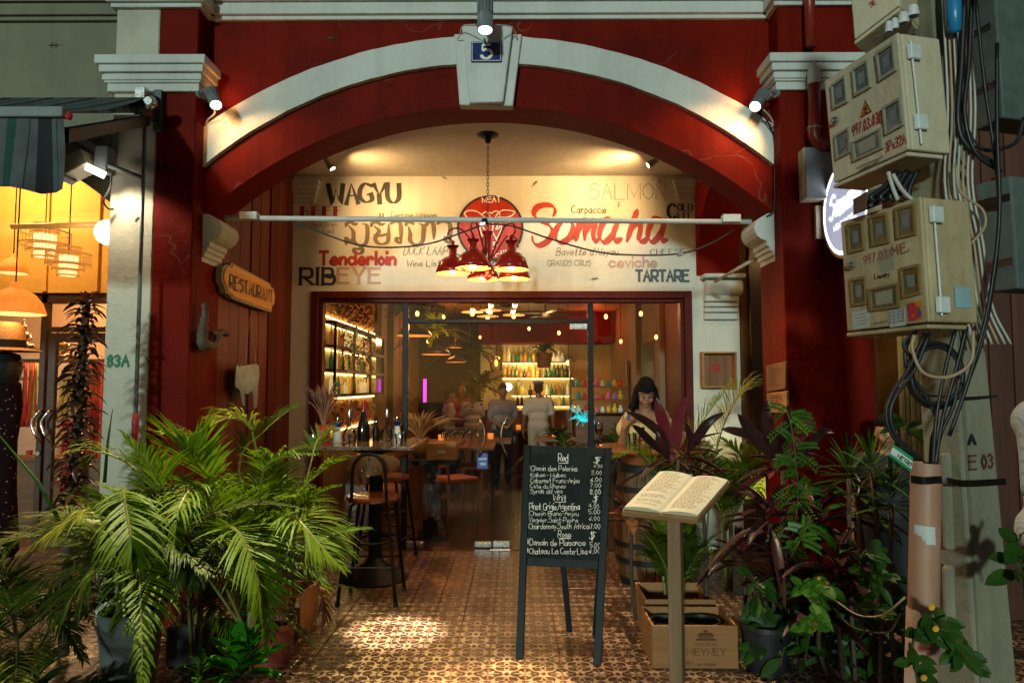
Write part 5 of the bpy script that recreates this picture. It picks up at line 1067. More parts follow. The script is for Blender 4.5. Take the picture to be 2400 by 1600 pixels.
for px, Y, lab in ((819, 5.8, 'clear round decanter with stopper left of the dark bottle'), (907, 5.9, 'clear round decanter with stopper right of the dark bottles')):
    lathe_thing('glass_decanter', [(.02, .0), (.05, .01), (.058, .05), (.045, .10), (.014, .13), (.013, .21)], setting(px, ZT_, Y), M['clear'], lab, 'decanter', parts=[('stopper', [(.014, .20), (.016, .24), (.01, .27), (0, .275)], M['steel'])])
for px, Y, lab in ((792, 5.75, 'white and blue salt mill with a metal knob, left'), (931, 5.95, 'white and blue salt mill with a metal knob, right')):
    lathe_thing('salt_mill', [(0, 0), (.035, 0), (.022, .12), (.02, .125)], setting(px, ZT_, Y), M['wpaint'], lab, 'mill', parts=[('grinder', [(.021, .126), (.035, .16), (.034, .17), (0, .172)], M['enblue']), ('knob', [(.008, .173), (.02, .185), (.018, .205), (0, .212)], M['bronze'])])
for px, Y, lab in ((826, 5.5, 'short water glass in the middle of the granite table'), (936, 5.55, 'short water glass at the right end of the granite table'), (731, 5.5, 'short water glass at the left end of the granite table'), (944, 5.7, 'water glass just behind the right end glass')):
    lathe_thing('water_glass', [(0, .004), (.026, .002), (.036, .085), (.034, .085), (.025, .012), (0, .012)], setting(px, ZT_, Y), M['clear'], lab, 'glass')
M['pamp'] = mat('dry_grass', (.30, .13, .07), rough=.9, var=.4)
def drygrass(c, zb, h, spread, n, seed, m):
    q = MB(); r2 = random.Random(seed)
    for i in range(n):
        a = r2.uniform(0, 6.28); e = r2.uniform(.1, 1) * spread; hh = h * r2.uniform(.7, 1.05); d = V(math.cos(a), math.sin(a) * .7, 0)
        q.tube(bez((c.x, c.y, zb), (c.x + d.x * e * .25, c.y + d.y * e * .25, zb + hh * .75), (c.x + d.x * e, c.y + d.y * e, zb + hh * r2.uniform(.75, 1)), 6), [.003, .003, .003, .005, .007, .004, .001], 4)
    return q
c_ = setting(758, 1.0905, 6.1); t = thing('dried_grass_vase', c_, 'small red pot of dried grass at the back of the granite table', 'vase'); q = MB(); q.lathe([(0, 0), (.05, 0), (.07, .12), (.06, .12)], c_, 20); q.build('vase', M['redcap'], t, smooth=True); tag(drygrass(c_, 1.15, .45, .20, 130, 3, 0).build('dry_grass', M['pamp'], t), kind='stuff')
# inner small table with wine box, chairs
t = thing('side_table', setting(1010, 0, 7.35), 'black side table with a turned leg just inside the glass', 'table'); X0 = px2x(1014, 7.35)
q = MB(); q.box((X0 - .30, 7.1, .76), (X0 + .26, 7.6, .80)); q.build('tabletop', M['black'], t, bevel=.003)
q = MB(); q.box((X0 - .07, 7.28, .66), (X0 + .07, 7.42, .76)); q.lathe([(.03, .66), (.05, .6), (.025, .56), (.045, .5), (.05, .35), (.03, .24), (.05, .20), (.03, .18)], (X0, 7.35, 0), 16, cap=False); q.box((X0 - .08, 7.27, 0.03), (X0 + .08, 7.43, .18)); q.box((X0 - .2, 7.15, 0.004), (X0 + .2, 7.55, .03)); q.build('leg', M['dkg'], t, smooth=True, ang=30)
a, b_ = S(1000, 1080, 7.15), S(1070, 1041, 7.15); t = thing('wine_box', (a.x, 7.15, .80), 'closed orange wooden wine box on the black side table', 'box'); q = MB(); q.box((a.x, 7.15, .801), (b_.x, 7.4, .801 + b_.z - a.z)); q.build('box', M['crateo'], t, bevel=.003)
q = MB(); q.obox(((a.x + b_.x) / 2, 7.147, .801 + (b_.z - a.z) * .5), (V(.035, 0, 0), V(0, .003, 0), V(0, 0, .014))); q.build('clasp', M['steel'], t)
t = thing('wheat_bunch', setting(985, 0, 7.6), 'basket of dried wheat grass beside the orange wine box', 'plant'); c_ = setting(985, 0, 7.55); q = MB(); q.lathe([(0, .80), (.08, .80), (.1, 1.0), (.09, 1.0)], c_, 14); q.build('basket', M['straw'], t, smooth=True); M['wheat'] = mat('wheat', (.48, .20, .06), rough=.9); tag(drygrass(c_, .95, .35, .42, 130, 5, 0).build('wheat', M['wheat'], t), kind='stuff')
M['seato'] = mat('tan_leather', (.40, .09, .03), rough=.4, var=.3)
def chair(loc, rz, label):
    t = thing('dining_chair', (0, 0, 0), label, 'chair', 'dining chairs with tan leather inside'); q = MB(); q.box((-.21, -.2, .43), (.21, .22, .49)); q.build('seat', M['seato'], t, bevel=.02, seg=2)
    for x in (-.19, .19):
        for y in (-.17, .2): q = MB(); q.tube([(x * .95, y * .95, .43), (x * 1.1, y * 1.1, 0)], [.018, .013], 8); q.build('leg', M['shelfw'], t)
    q = MB(); q.tube([(-.2, .2, .45), (-.21, .25, .8)], .016, 8); q.tube([(.2, .2, .45), (.21, .25, .8)], .016, 8); q.build('back_frame', M['shelfw'], t)
    q = MB(); q.box((-.22, .22, .62), (.22, .26, .82)); q.build('backrest', M['seato'], t, bevel=.015, seg=2); t.location = loc; t.rotation_euler = (0, 0, rz); return t
c0 = chair((px2x(1068, 8.3), 8.3, .004), 2.2, 'tan leather chair nearest the glass doors')
for i, (px, Y, rz, lab) in enumerate(((900, 7.5, 1.9, 'tan leather chair behind the left glass pane'), (1120, 9.6, 1.6, 'tan leather chair by the long table'), (1290, 9.2, -1.5, 'tan leather chair right of the doors behind the chalkboard'))): x = dup(c0, loc=(px2x(px, Y), Y, .004), rz=rz); x['label'] = lab
t = thing('long_table', (px2x(1105, 9.4), 9.4, 0), 'long dark table set with rows of glasses inside', 'table'); q = MB(); X0 = px2x(1100, 9.4); q.box((X0 - .45, 8.9, .74), (X0 + .35, 11.2, .78)); q.build('tabletop', M['shelfw'], t, bevel=.004)
for x in (-.4, .3):
    for y in (9.0, 11.1): q = MB(); q.box((X0 + x, y, .004), (X0 + x + .06, y + .06, .74)); q.build('leg', M['black'], t)
gme = None
for i in range(5):
    for j in range(6):
        if gme is None: q = MB(); q.lathe([(.001, 0), (.03, 0), (.004, .01), (.004, .08), (.032, .11), (.036, .15), (.028, .18)], (0, 0, 0), 10, cap=False); o = q.build('wine_glass', M['clear'], smooth=True, origin=(0, 0, 0)); gme = o.data; bpy.data.objects.remove(o)
        o = bpy.data.objects.new('wine_glass', gme); C.objects.link(o); o.location = (X0 - .3 + i * .11, 9.0 + j * .2, .781); tag(o, 'empty wine glass in the %s row across the long dark table' % ('nearest', 'second', 'third', 'fourth', 'fifth', 'farthest')[j], 'glass', 'wine glasses on the long table')
# chalkboard
A_, B_, C_, D_ = G(1209, 1543, .004), G(1409, 1558, .004), S(1228, 1043, 4.42), S(1434, 1049, 4.33)
cbn = (B_ - A_).cross(C_ - A_).normalized(); cbn = -cbn if cbn.y > 0 else cbn
cbt = thing('chalkboard', (A_ + B_) / 2, 'black A frame chalkboard listing red, white and rose wines', 'chalkboard'); M['bwood'] = wood('black_wood', (.004, .006, .006), (.012, .016, .016), rough=.45, axis=2, spec=.12)
uu = (B_ - A_).normalized()
def leg_(p, q_, w, nm):
    m_ = MB(); ax = (q_ - p) / 2; m_.obox((p + q_) / 2, (ax, uu * w, cbn * .012)); m_.build(nm, M['bwood'], cbt, bevel=.003)
leg_(A_ + uu * .022, C_ + uu * .022, .022, 'frame_upright'); leg_(B_ - uu * .022, D_ - uu * .022, .022, 'frame_upright')
fa = .455
def bp(px, py): return RP(px, py, A_, cbn)
for y0, y1 in ((.955, 1.0), (fa - .04, fa)):
    L0, L1 = A_.lerp(C_, y0), A_.lerp(C_, y1); R0, R1 = B_.lerp(D_, y0), B_.lerp(D_, y1); m_ = MB(); m_.prism([L0 + uu * .045, R0 - uu * .045, R1 - uu * .045, L1 + uu * .045], cbn * -.02); m_.build('frame_rail', M['bwood'], cbt, bevel=.002)
M['slate'], t_, b_2 = nt('chalk_slate'); p_ = pos(t_, (3, 3, 1)); n1 = noise(t_, p_, 3, 6, .65); t_.links.new(ramp(t_, n1, [(.35, (.004, .006, .006)), (.75, (.014, .020, .020))]), b_2.inputs['Base Color']); b_2.inputs['Roughness'].default_value = .6; b_2.inputs['Specular IOR Level'].default_value = .1
L0, L1, R0, R1 = A_.lerp(C_, fa), A_.lerp(C_, .955), B_.lerp(D_, fa), B_.lerp(D_, .955); m_ = MB(); m_.prism([L0 + uu * .046, R0 - uu * .046, R1 - uu * .046, L1 + uu * .046], cbn * -.012); m_.build('slate', M['slate'], cbt)
for s_ in (0, 1):
    top = (C_ if s_ == 0 else D_) + V(0, .03, -.03); foot = G(1335, 1480, .004) if s_ == 0 else G(1500, 1488, .004); foot = G(1335, 1480, .004) if s_ == 0 else V(B_.x + .02, foot.y, .004)
    top = foot.copy() + V(0, 0, 0); t0_ = (C_ if s_ == 0 else D_); top = V(t0_.x + (.18 if s_ == 0 else -.03), t0_.y + .04, t0_.z - .06); leg_(foot, top, .018, 'rear_leg')
z3 = lambda x, y: (1180 + x / 2.6125, 1000 + y / 2.6125)
LN = [('Red', 335, 213, 395, 170), ('$', 555, 218, 592, 182), ('*Chenin des Pelerins', 155, 268, 452, 240), ('4.00', 552, 250, 606, 232), ('*Kaiken - Malbec', 155, 306, 382, 282), ('5.00', 540, 292, 602, 270), ('*Cabernet Franc-Anjou', 152, 342, 466, 316), ('6.00', 534, 335, 600, 310), ('*Cote du Rhones', 152, 374, 380, 350), ('7.00', 530, 370, 596, 346), ('*Syrah old vins', 148, 406, 362, 380), ('8.00', 530, 412, 594, 382),
 ('Whit', 304, 450, 384, 416), ('$', 548, 456, 578, 420), ('*Pinot Grigio.Agentina', 142, 506, 466, 468), ('4.00', 524, 498, 584, 474), ('*Chenin Blanc-Anjou', 142, 542, 460, 516), ('5.00', 522, 534, 590, 508), ('*Viognier.Saint-Peyre', 140, 582, 456, 556), ('6.00', 524, 572, 590, 548), ('*Chardonnay.South Africa', 140, 622, 524, 592), ('7.00', 530, 622, 592, 594), ('Rose', 334, 676, 412, 640), ('$', 528, 686, 562, 646),
 ('*Domain de Plaisance', 142, 724, 502, 690), ('5.00', 530, 736, 592, 708), ('*Chateau La Coste-Lisa', 142, 776, 512, 744), ('6.00', 524, 774, 592, 744)]
for i, (s, x0, yb_, x1, yt_) in enumerate(LN):
    a, b2, c2 = bp(*z3(x0, yb_)), bp(*z3(x1, yb_ + 2)), bp(*z3(x0, yt_)); letter(s, a, b2, (c2 - a).length * 1.1, 'chalk_line', M['inkw'], cbt, w=.07, jit=.55, nrm=tuple(cbn), up=tuple((c2 - a).normalized()), seed=i, off=.0015, track=1.6)
for x0, x1, y in ((338, 398, 222), (315, 382, 460), (338, 414, 682)): a, b2 = bp(*z3(x0, y)), bp(*z3(x1, y)); m_ = MB(); ribbon(m_, [V(0, 0, 0), V((b2 - a).length, 0, 0)], lambda an, t: .003, lambda x, y_, h: a + (b2 - a).normalized() * x + (C_ - A_).normalized() * y_ + cbn * .0015); m_.build('chalk_underline', M['inkw'], cbt)
# menu stand
FL, FR, BR, BL = S(1456, 1196, 3.42), S(1636, 1216, 3.33), S(1712, 1127, 3.58), S(1546, 1106, 3.67)
mn = thing('menu_stand', (FL.x + .2, 3.5, -.16), 'pale wooden menu stand with an open menu on its tilted top', 'menu stand'); M['palew'] = wood('pale_stand_wood', (.16, .09, .045), (.33, .20, .10), rough=.6, axis=2); M['palet'] = wood('pale_top_wood', (.20, .09, .03), (.42, .22, .09), rough=.55, axis=0)
nn_ = (FR - FL).cross(BL - FL).normalized(); nn_ = -nn_ if nn_.z < 0 else nn_
q = MB(); q.prism([FL, FR, BR, BL], nn_ * -.034); q.build('stand_top', M['palet'], mn, bevel=.004)
pc_ = S(1583, 1300, 3.47); q = MB(); q.box((-.032, -.032, -.16), (.032, .032, S(1583, 1215, 3.47).z + .02), M=Matrix.Translation((pc_.x, 3.47, 0)) @ Matrix.Rotation(R(-26), 4, 'Z')); q.build('post', M['palew'], mn, bevel=.003)
bk = thing('open_menu', (FL + BR) / 2, 'open cream paged menu book lying on the wooden stand', 'menu'); M['paper'] = mat('menu_paper', (.62, .54, .38), rough=.7, var=.1, scale=4, bmp=0); M['inkm'] = mat('menu_print', (.30, .19, .10), rough=.8, bmp=0)
ux, uy = (FR - FL), (BL - FL)
def mp(u, v, h): return FL + ux * u + uy * v + (BR - BL - ux) * u * v + nn_ * h
def hpage(u): d = abs(u - .5); return .006 + .018 * math.sin(min(1, d / .5) * 3.0) ** .8 if d > .004 else .004
for s_ in (0, 1):
    q = MB(); n = 12; vs = []
    for i in range(n + 1):
        u = (.015 + .485 * i / n) if s_ == 0 else (.5 + .475 * i / n)
        for v in (.04, .97): vs += [mp(u, v, hpage(u)), mp(u, v, .001)]
    q.v = [tuple(v) for v in vs]
    for i in range(n): o = 4 * i; q.f += [[o, o + 4, o + 6, o + 2], [o + 1, o + 3, o + 7, o + 5], [o, o + 1, o + 5, o + 4], [o + 2, o + 6, o + 7, o + 3]]; q.m += [0] * 4
    q.f += [[0, 2, 3, 1], [4 * n, 4 * n + 1, 4 * n + 3, 4 * n + 2]]; q.m += [0, 0]; q.build('page_block', M['paper'], bk)
    q = MB(); r2 = random.Random(s_ + 9)
    for j in range(26):
        v = .93 - j * .032
        if r2.random() < .12: continue
        x = .06 + r2.uniform(0, .02); xe = r2.uniform(.28, .42) if j % 7 else .3
        while x < xe:
            wl = r2.uniform(.015, .05); u0 = (.02 + x) if s_ == 0 else (.51 + x); u1 = min(u0 + wl, .47 if s_ == 0 else .95); 
            if u1 > u0: q.add([mp(u0, v, hpage(u0) + .001), mp(u1, v, hpage(u1) + .001), mp(u1, v + .012, hpage(u1) + .001), mp(u0, v + .012, hpage(u0) + .001)], [(0, 1, 2, 3)])
            x += wl + .012
    tag(q.build('printed_lines', M['inkm'], bk), kind='stuff')
# barrel with its top and the things on it
bc = V(1.09, 5.68, .004); br = thing('wine_barrel', bc, 'old oak wine barrel with black hoops used as a high table', 'barrel'); M['stave'] = wood('oak_stave', (.10, .045, .02), (.27, .14, .065), rough=.6, axis=2); H = .93
def brr(z): return .305 - .055 * ((z - H / 2) / (H / 2)) ** 2
ns = 26
for i in range(ns):
    q = MB(); vs = []; a0, a1 = 2 * math.pi * i / ns + .012, 2 * math.pi * (i + 1) / ns - .012
    for z in [H * k_ / 8 for k_ in range(9)]:
        r_ = brr(z) + (i % 3) * .0012
        for a in (a0, a1):
            for rr2 in (r_, r_ - .025): vs.append((bc.x + rr2 * math.cos(a), bc.y + rr2 * math.sin(a), bc.z + z))
    q.v = vs
    for k_ in range(8): o = 4 * k_; q.f += [[o, o + 2, o + 6, o + 4], [o, o + 4, o + 5, o + 1], [o + 2, o + 3, o + 7, o + 6]]; q.m += [0] * 3
    q.build('stave', M['stave'], br)
for z, h_ in ((.0, .06), (.17, .045), (.30, .04), (.60, .04), (.72, .045), (.87, .06)): q = MB(); q.lathe([(brr(z) + .006, z), (brr(z + h_) + .006, z + h_), (brr(z + h_) - .003, z + h_)], bc, 40, cap=False); q.build('hoop', M['hoopm'] if 'hoopm' in M else M.setdefault('hoopm', mat('iron_hoop', (.03, .032, .034), rough=.5, metal=.5, var=.5)), br, smooth=True, ang=40)
q = MB(); q.lathe([(0, H - .02), (.26, H - .02)], bc, 30); q.build('head', M['stave'], br)
M['topo'] = wood('orange_table_wood', (.28, .075, .02), (.46, .15, .05), rough=.2, axis=0, coat=.4); tt = thing('round_tabletop', (bc.x, bc.y, H), 'round varnished wooden top resting on the wine barrel', 'tabletop'); q = MB(); q.lathe([(0, H + .005), (.25, H + .005), (.25, H + .1), (.44, H + .10), (.45, H + .115), (.44, H + .135), (0, H + .135)], (bc.x, bc.y, .003), 44); q.build('top', M['topo'], tt, smooth=True, ang=30); ZB = H + .139
def bt(px, Y): return V(S(px, 1000, Y).x, Y, ZB)
lathe_thing('red_wine_glass', [(.034, 0), (.004, .008), (.004, .08), (.03, .105), (.038, .14), (.03, .19)], bt(1404, 5.75), M['clear'], 'stemmed glass of red wine near the black window post', 'glass', parts=[('wine', [(0, .10), (.026, .105), (.034, .14), (0, .142)], M['dkg'])])
for px, Y, lab in ((1482, 5.42, 'tall clear glass in front of the seated woman'), (1492, 5.5, 'second clear glass in front of the seated woman')): lathe_thing('water_glass', [(0, .004), (.026, .002), (.034, .12), (.032, .12), (.024, .012)], bt(px, Y), M['clear'], lab, 'glass')
lathe_thing('oil_bottle', [(0, 0), (.024, 0), (.026, .08), (.012, .11), (.012, .13)], bt(1507, 5.55), mat('amber_oil', (.4, .16, .03), rough=.1, bmp=0), 'small amber bottle with a black cap on the barrel table', 'bottle', parts=[('cap', [(.014, .125), (.014, .16), (0, .16)], M['black'])])
t = thing('salad_plate', bt(1535, 5.62), 'pale plate of green salad on the barrel table', 'plate'); q = MB(); q.lathe([(0, .004), (.06, .004), (.115, .02), (.118, .022), (.06, .008), (0, .008)], bt(1535, 5.62), 26); q.build('plate', M['wpaint'], t, smooth=True)
M['lgreen'] = mat('salad_green', (.06, .16, .02), rough=.5); q = MB(); r2 = random.Random(5)
for i in range(40): p = bt(1535, 5.62) + V(r2.uniform(-.07, .07), r2.uniform(-.06, .06), r2.uniform(.015, .04)); u = V(r2.uniform(-1, 1), r2.uniform(-1, 1), r2.uniform(-.3, .6)).normalized() * .02; w_ = u.orthogonal().normalized() * .012; q.add([p - u, p + w_, p + u, p - w_], [(0, 1, 2, 3)])
tag(q.build('salad_leaves', M['lgreen'], t), kind='stuff')
# wine crate planters at the right, pots
def crate(x0, y0, x1, y1, h, label, front=None, rz=0, thick=.014):
    t = thing('planter_crate', ((x0 + x1) / 2, (y0 + y1) / 2, .004), label, 'crate'); 
    q = MB(); q.box((x0, y0, .004), (x1, y0 + thick, h)); f_ = q.build('front_board', M['crateo'], t, bevel=.002)
    q = MB(); q.box((x0, y1 - thick, .004), (x1, y1, h)); q.build('back_board', M['crateo'], t, bevel=.002)
    for x in (x0, x1 - thick): q = MB(); q.box((x, y0 + thick, .004), (x + thick, y1 - thick, h)); q.build('side_board', M['crateo'], t, bevel=.002)
    q = MB(); q.box((x0 + thick, y0 + thick, .004), (x1 - thick, y1 - thick, .02)); q.build('bottom_board', M['crate'], t); return t
FLc, FRc = G(1602, 1566, .004), G(1731, 1566, .004)
c1 = crate(FLc.x - .17, FLc.y, FRc.x, FLc.y + .34, .235, 'wooden wine crate printed CHATEAU MEYNEY used as a planter')
def cl(s, x0, x1, z, h, **k): letter(s, (x0, FLc.y, z), (x1, FLc.y, z), h, 'crate_lettering', M['inkm2'], c1, jit=0, **k)
M['inkm2'] = mat('burnt_print', (.10, .035, .012), rough=.8, bmp=0)
xm = FLc.x + .125; cl('CHATEAU', xm - .06, xm + .06, .128, .016, w=.16); cl('MEYNEY', xm - .105, xm + .105, .078, .034, w=.16, serif=.1, con=.5); cl('SAINT-ESTEPHE', xm - .05, xm + .05, .022, .010, w=.2); cl('6 BTLS', FLc.x + .005, FLc.x + .05, .03, .012, w=.2)
q = MB(); q.box((xm - .055, FLc.y - .001, .155), (xm + .055, FLc.y - .0003, .166)); q.box((xm - .04, FLc.y - .001, .17), (xm + .04, FLc.y - .0003, .178)); q.prism([(xm - .05, FLc.y - .001, .18), (xm + .05, FLc.y - .001, .18), (xm + .03, FLc.y - .001, .198), (xm - .03, FLc.y - .001, .198)], (0, .0007, 0)); q.box((xm - .012, FLc.y - .001, .2), (xm + .012, FLc.y - .0003, .212)); tag(q.build('printed_chateau', M['inkm2'], c1), kind='stuff')
c2 = crate(FLc.x - .13, FLc.y + .42, FLc.x + .30, FLc.y + .80, .25, 'second wooden crate behind the printed one, holding a grassy palm')
def pot(loc, r, h, m, name, label, soil=True):
    t = thing(name, loc, label, 'pot'); q = MB(); q.lathe([(0, 0), (r * .78, 0), (r, h - .03), (r * 1.05, h - .025), (r * 1.05, h), (r * .93, h), (r * .9, h - .05)], loc, 26, cap=False); q.build('pot_body', m, t, smooth=True, ang=35)
    q = MB(); q.lathe([(0, h - .04), (r * .9, h - .05)], loc, 20); q.build('soil', M['soil'], t); return t
M['soil'] = mat('soil', (.025, .015, .010), rough=1, bmp=.8, bs=80); M['bplast'] = mat('black_plastic', (.014, .016, .018), rough=.45); M['terra'] = mat('terracotta', (.22, .035, .02), rough=.6, var=.3); M['cpot'] = plaster('cement_pot', (.13, .14, .135), (.05, .055, .05), rough=.85, wear=1)
cx1 = FLc.x
pot((cx1 - .06, FLc.y + .17, .022), .085, .19, M['bplast'], 'plant_pot', 'small black pot at the left inside the printed wine crate'); pot((cx1 + .15, FLc.y + .17, .022), .10, .19, M['bplast'], 'plant_pot', 'small black pot at the right inside the printed wine crate')
pot((G(1812, 1585).x, 3.95, .004), .135, .25, M['bplast'], 'plant_pot', 'large black plastic pot on the tiles right of the wine crate')
pot(tuple(G(610, 1575) + V(0, .15, .004)), .135, .22, M['terra'], 'plant_pot', 'dark terracotta pot under the drooping palm frond'); pot((-1.55, 4.3, .004), .17, .3, M['terra'], 'plant_pot', 'terracotta pot deep in the palm clump')
t = thing('cement_pot', (S(306, 1500, 3.3).x, 3.3, 0), 'tall grey cement pot at the front left', 'pot'); q = MB(); q.lathe([(0, -.0), (.085, -.0), (.11, .2), (.135, .44), (.14, .5), (.137, .52), (.12, .52), (.115, .47)], t.location, 30, cap=False); q.build('pot_body', M['cpot'], t, smooth=True, ang=50); q = MB(); q.lathe([(0, .48), (.117, .48)], t.location, 20); q.build('soil', M['soil'], t)
a = G(700, 1500); c3 = crate(a.x - .42, a.y + .02, a.x, a.y + .40, .25, 'orange wooden crate beside the terracotta pot')
M['cblk'] = plaster('cement_block', (.10, .10, .095), (.05, .05, .045), rough=.9)
q = MB(); a = G(385, 1565); q.box((a.x, a.y, .004), (a.x + .30, a.y + .18, .22)); tag(q.build('cement_trough', M['cblk'], bevel=.01), 'low dark cement block between the cement pot and the terracotta pot', 'block')
q = MB(); q.box((1.45, 4.15, .004), (2.0, 4.4, .30)); tag(q.build('dark_planter_box', mat('black_brick_planter', (.02, .018, .02), rough=.8), bevel=.008), 'low black planter behind the black plastic pot', 'planter')
q = MB(); p = G(857, 1477, .005); q.add([p + V(-.012, -.01, .004), p + V(.012, -.008, .006), p + V(.014, .012, .004), p + V(-.008, .016, .008)], [(0, 1, 2, 3)]); tag(q.build('fallen_petal', mat('yellow_petal', (.7, .38, .01), rough=.6)), 'single yellow petal lying on the patterned tiles', 'petal')
# ---------------------------------------------------------------- electric pole, meter boxes, cables at the right
D = lambda x, y, Y: S(x * 1.0204, y * 1.0204, Y)
M['conc'] = plaster('concrete', (.29, .26, .18), (.15, .135, .10), rough=.9, wear=.9, chip=(.1, .09, .07)); M['pvcs'] = mat('salmon_pipe', (.44, .22, .14), rough=.5, var=.2, scale=5, stretch=(1, 1, .3))
M['box1'] = plaster('cream_meter_box', (.66, .56, .40), (.46, .37, .23), rough=.45, wear=.6); M['box2'] = plaster('dirty_meter_box', (.60, .47, .28), (.28, .19, .09), rough=.5, wear=1.0, chip=(.12, .08, .05)); M['gbox'] = mat('grey_green_box', (.085, .11, .10), rough=.6, var=.35, scale=3)
M['pane1'] = mat('clear_meter_window', (.10, .12, .12), rough=.12, var=.5, scale=16, coat=.6); M['pane2'] = mat('yellowed_meter_window', (.12, .09, .035), rough=.3, var=.5, scale=14, coat=.3); M['pfr1'] = mat('window_gasket', (.30, .28, .20), rough=.4); M['pfr2'] = mat('yellowed_gasket', (.22, .14, .05), rough=.5)
pole = thing('electric_pole', S(2250, 1400, 2.6), 'tapering grey concrete electric pole carrying meter boxes', 'pole')
pole.location.z = -.16
def ext(p, q, z): return p + (q - p) * ((z - p.z) / (q.z - p.z))
lines = []
for (xa, ya_), (xb, yb_), Y in (((2124, 420), (2200, 1600), 2.72), ((2215, 420), (2290, 1600), 2.56), ((2274, 420), (2385, 1600), 2.66)): a, b_ = S(xa, ya_, Y), S(xb, yb_, Y); lines.append((ext(a, b_, -.16), ext(a, b_, 4.0)))
bk_ = [lines[0][i] + (lines[2][i] - lines[1][i]) * .8 + V(.02, .14, 0) for i in (0, 1)]; lines.append((bk_[0], bk_[1]))
q = MB(); q.add([l[0] for l in lines] + [l[1] for l in lines], [(3, 2, 1, 0), (4, 5, 6, 7)] + [(i, (i + 1) % 4, 4 + (i + 1) % 4, 4 + i) for i in range(4)]); q.build('shaft', M['conc'], pole, bevel=.012, seg=2)
for px, y0, y1, w_ in ((2215, 1060, 1290, 14), (2218, 1325, 1500, 18)):
    a, b_ = S(px, y1, 2.60), S(px + w_, y0, 2.60); q = MB(); q.box((a.x, 2.585, a.z), (b_.x, 2.62, b_.z)); q.build('recess', M['conc'], pole, bevel=.01)
fE, fR = lines[1], lines[2]
def PF(f, z): a = ext(fE[0], fE[1], z); b = ext(fR[0], fR[1], z); return a.lerp(b, f)
fn = (fR[0] - fE[0]).cross(fE[1] - fE[0]).normalized(); fn = fn if fn.y < 0 else -fn
zE = S(2300, 1098, 2.6).z
letter('E 03', PF(.18, zE), PF(.85, zE), .05, 'painted_number', M['inkr2'] if 'inkr2' in M else M.setdefault('inkr2', mat('rust_paint', (.14, .035, .02), rough=.8, bmp=0)), pole, w=.16, nrm=tuple(fn), off=.0025)
letter('A', PF(.2, zE + .09), PF(.4, zE + .09), .035, 'painted_mark', M['inkb'], pole, w=.3, nrm=tuple(fn), off=.0025)
def strap(pts, w_, m, nm, lab): 
    q = MB(); ps = cat_pts(pts, 4); n = len(ps); q.v = []; 
    for p in ps: q.v += [tuple(p + V(0, 0, w_)), tuple(p - V(0, 0, w_)), tuple(p + V(0, .006, -w_)), tuple(p + V(0, .006, w_))]
    for i in range(n - 1): o = 4 * i; q.f += [[o, o + 1, o + 5, o + 4], [o + 1, o + 2, o + 6, o + 5], [o + 2, o + 3, o + 7, o + 6], [o + 3, o, o + 4, o + 7]]; q.m += [0] * 4
    return tag(q.build(nm, m), lab, 'strap')
strap([S(2137, 1122, 2.34), S(2170, 1126, 2.31), S(2208, 1124, 2.34), S(2250, 1132, 2.53), S(2290, 1132, 2.55), S(2358, 1128, 2.64)], .012, M['dkg'], 'black_strap', 'black plastic strap tying the salmon pipe to the concrete pole')
strap([S(2155, 925, 2.6), S(2252, 932, 2.53), S(2338, 928, 2.64)], .004, M['wire'], 'thin_strap', 'thin black tie around the pole above the painted marks')
cp = thing('conduit_pipe', (S(2165, 1300, 2.36).x, 2.36, -.16), 'salmon plastic conduit pipe standing against the concrete pole', 'pipe')
a, b_ = S(2171, 1084, 2.38), S(2164, 1440, 2.38); q = MB(); q.tube([ext(a, b_, -.16), b_, a], .047, 24, cap=False); q.build('pipe', M['pvcs'], cp, smooth=True); q = MB(); q.tube([b_ + V(0, 0, .02), ext(a, b_, -.10)], [.050, .056], 16); q.build('white_collar', plaster('chipped_paint', (.5, .48, .42), (.35, .12, .06), wear=1.2), cp, smooth=True)
q = MB(); aa = a + (b_ - a) * .40; nn_2 = 7; q.v = [tuple(aa + V(.0485 * math.cos(R(200 + 75 * i_ / nn_2)), .0485 * math.sin(R(200 + 75 * i_ / nn_2)), -.004 * i_ / nn_2 + dz_)) for i_ in range(nn_2 + 1) for dz_ in (0, -.058)]; q.f = [[2 * i_, 2 * i_ + 2, 2 * i_ + 3, 2 * i_ + 1] for i_ in range(nn_2)]; q.m = [0] * nn_2; q.build('paper_label', M['wpaint'], cp)
def Yv(T, B_, H):
    lo, hi = 1.0, 6.0
    for _ in range(40):
        m_ = (lo + hi) / 2
        if S(*T, m_).z - S(*B_, m_).z < H: lo = m_
        else: hi = m_
    return lo
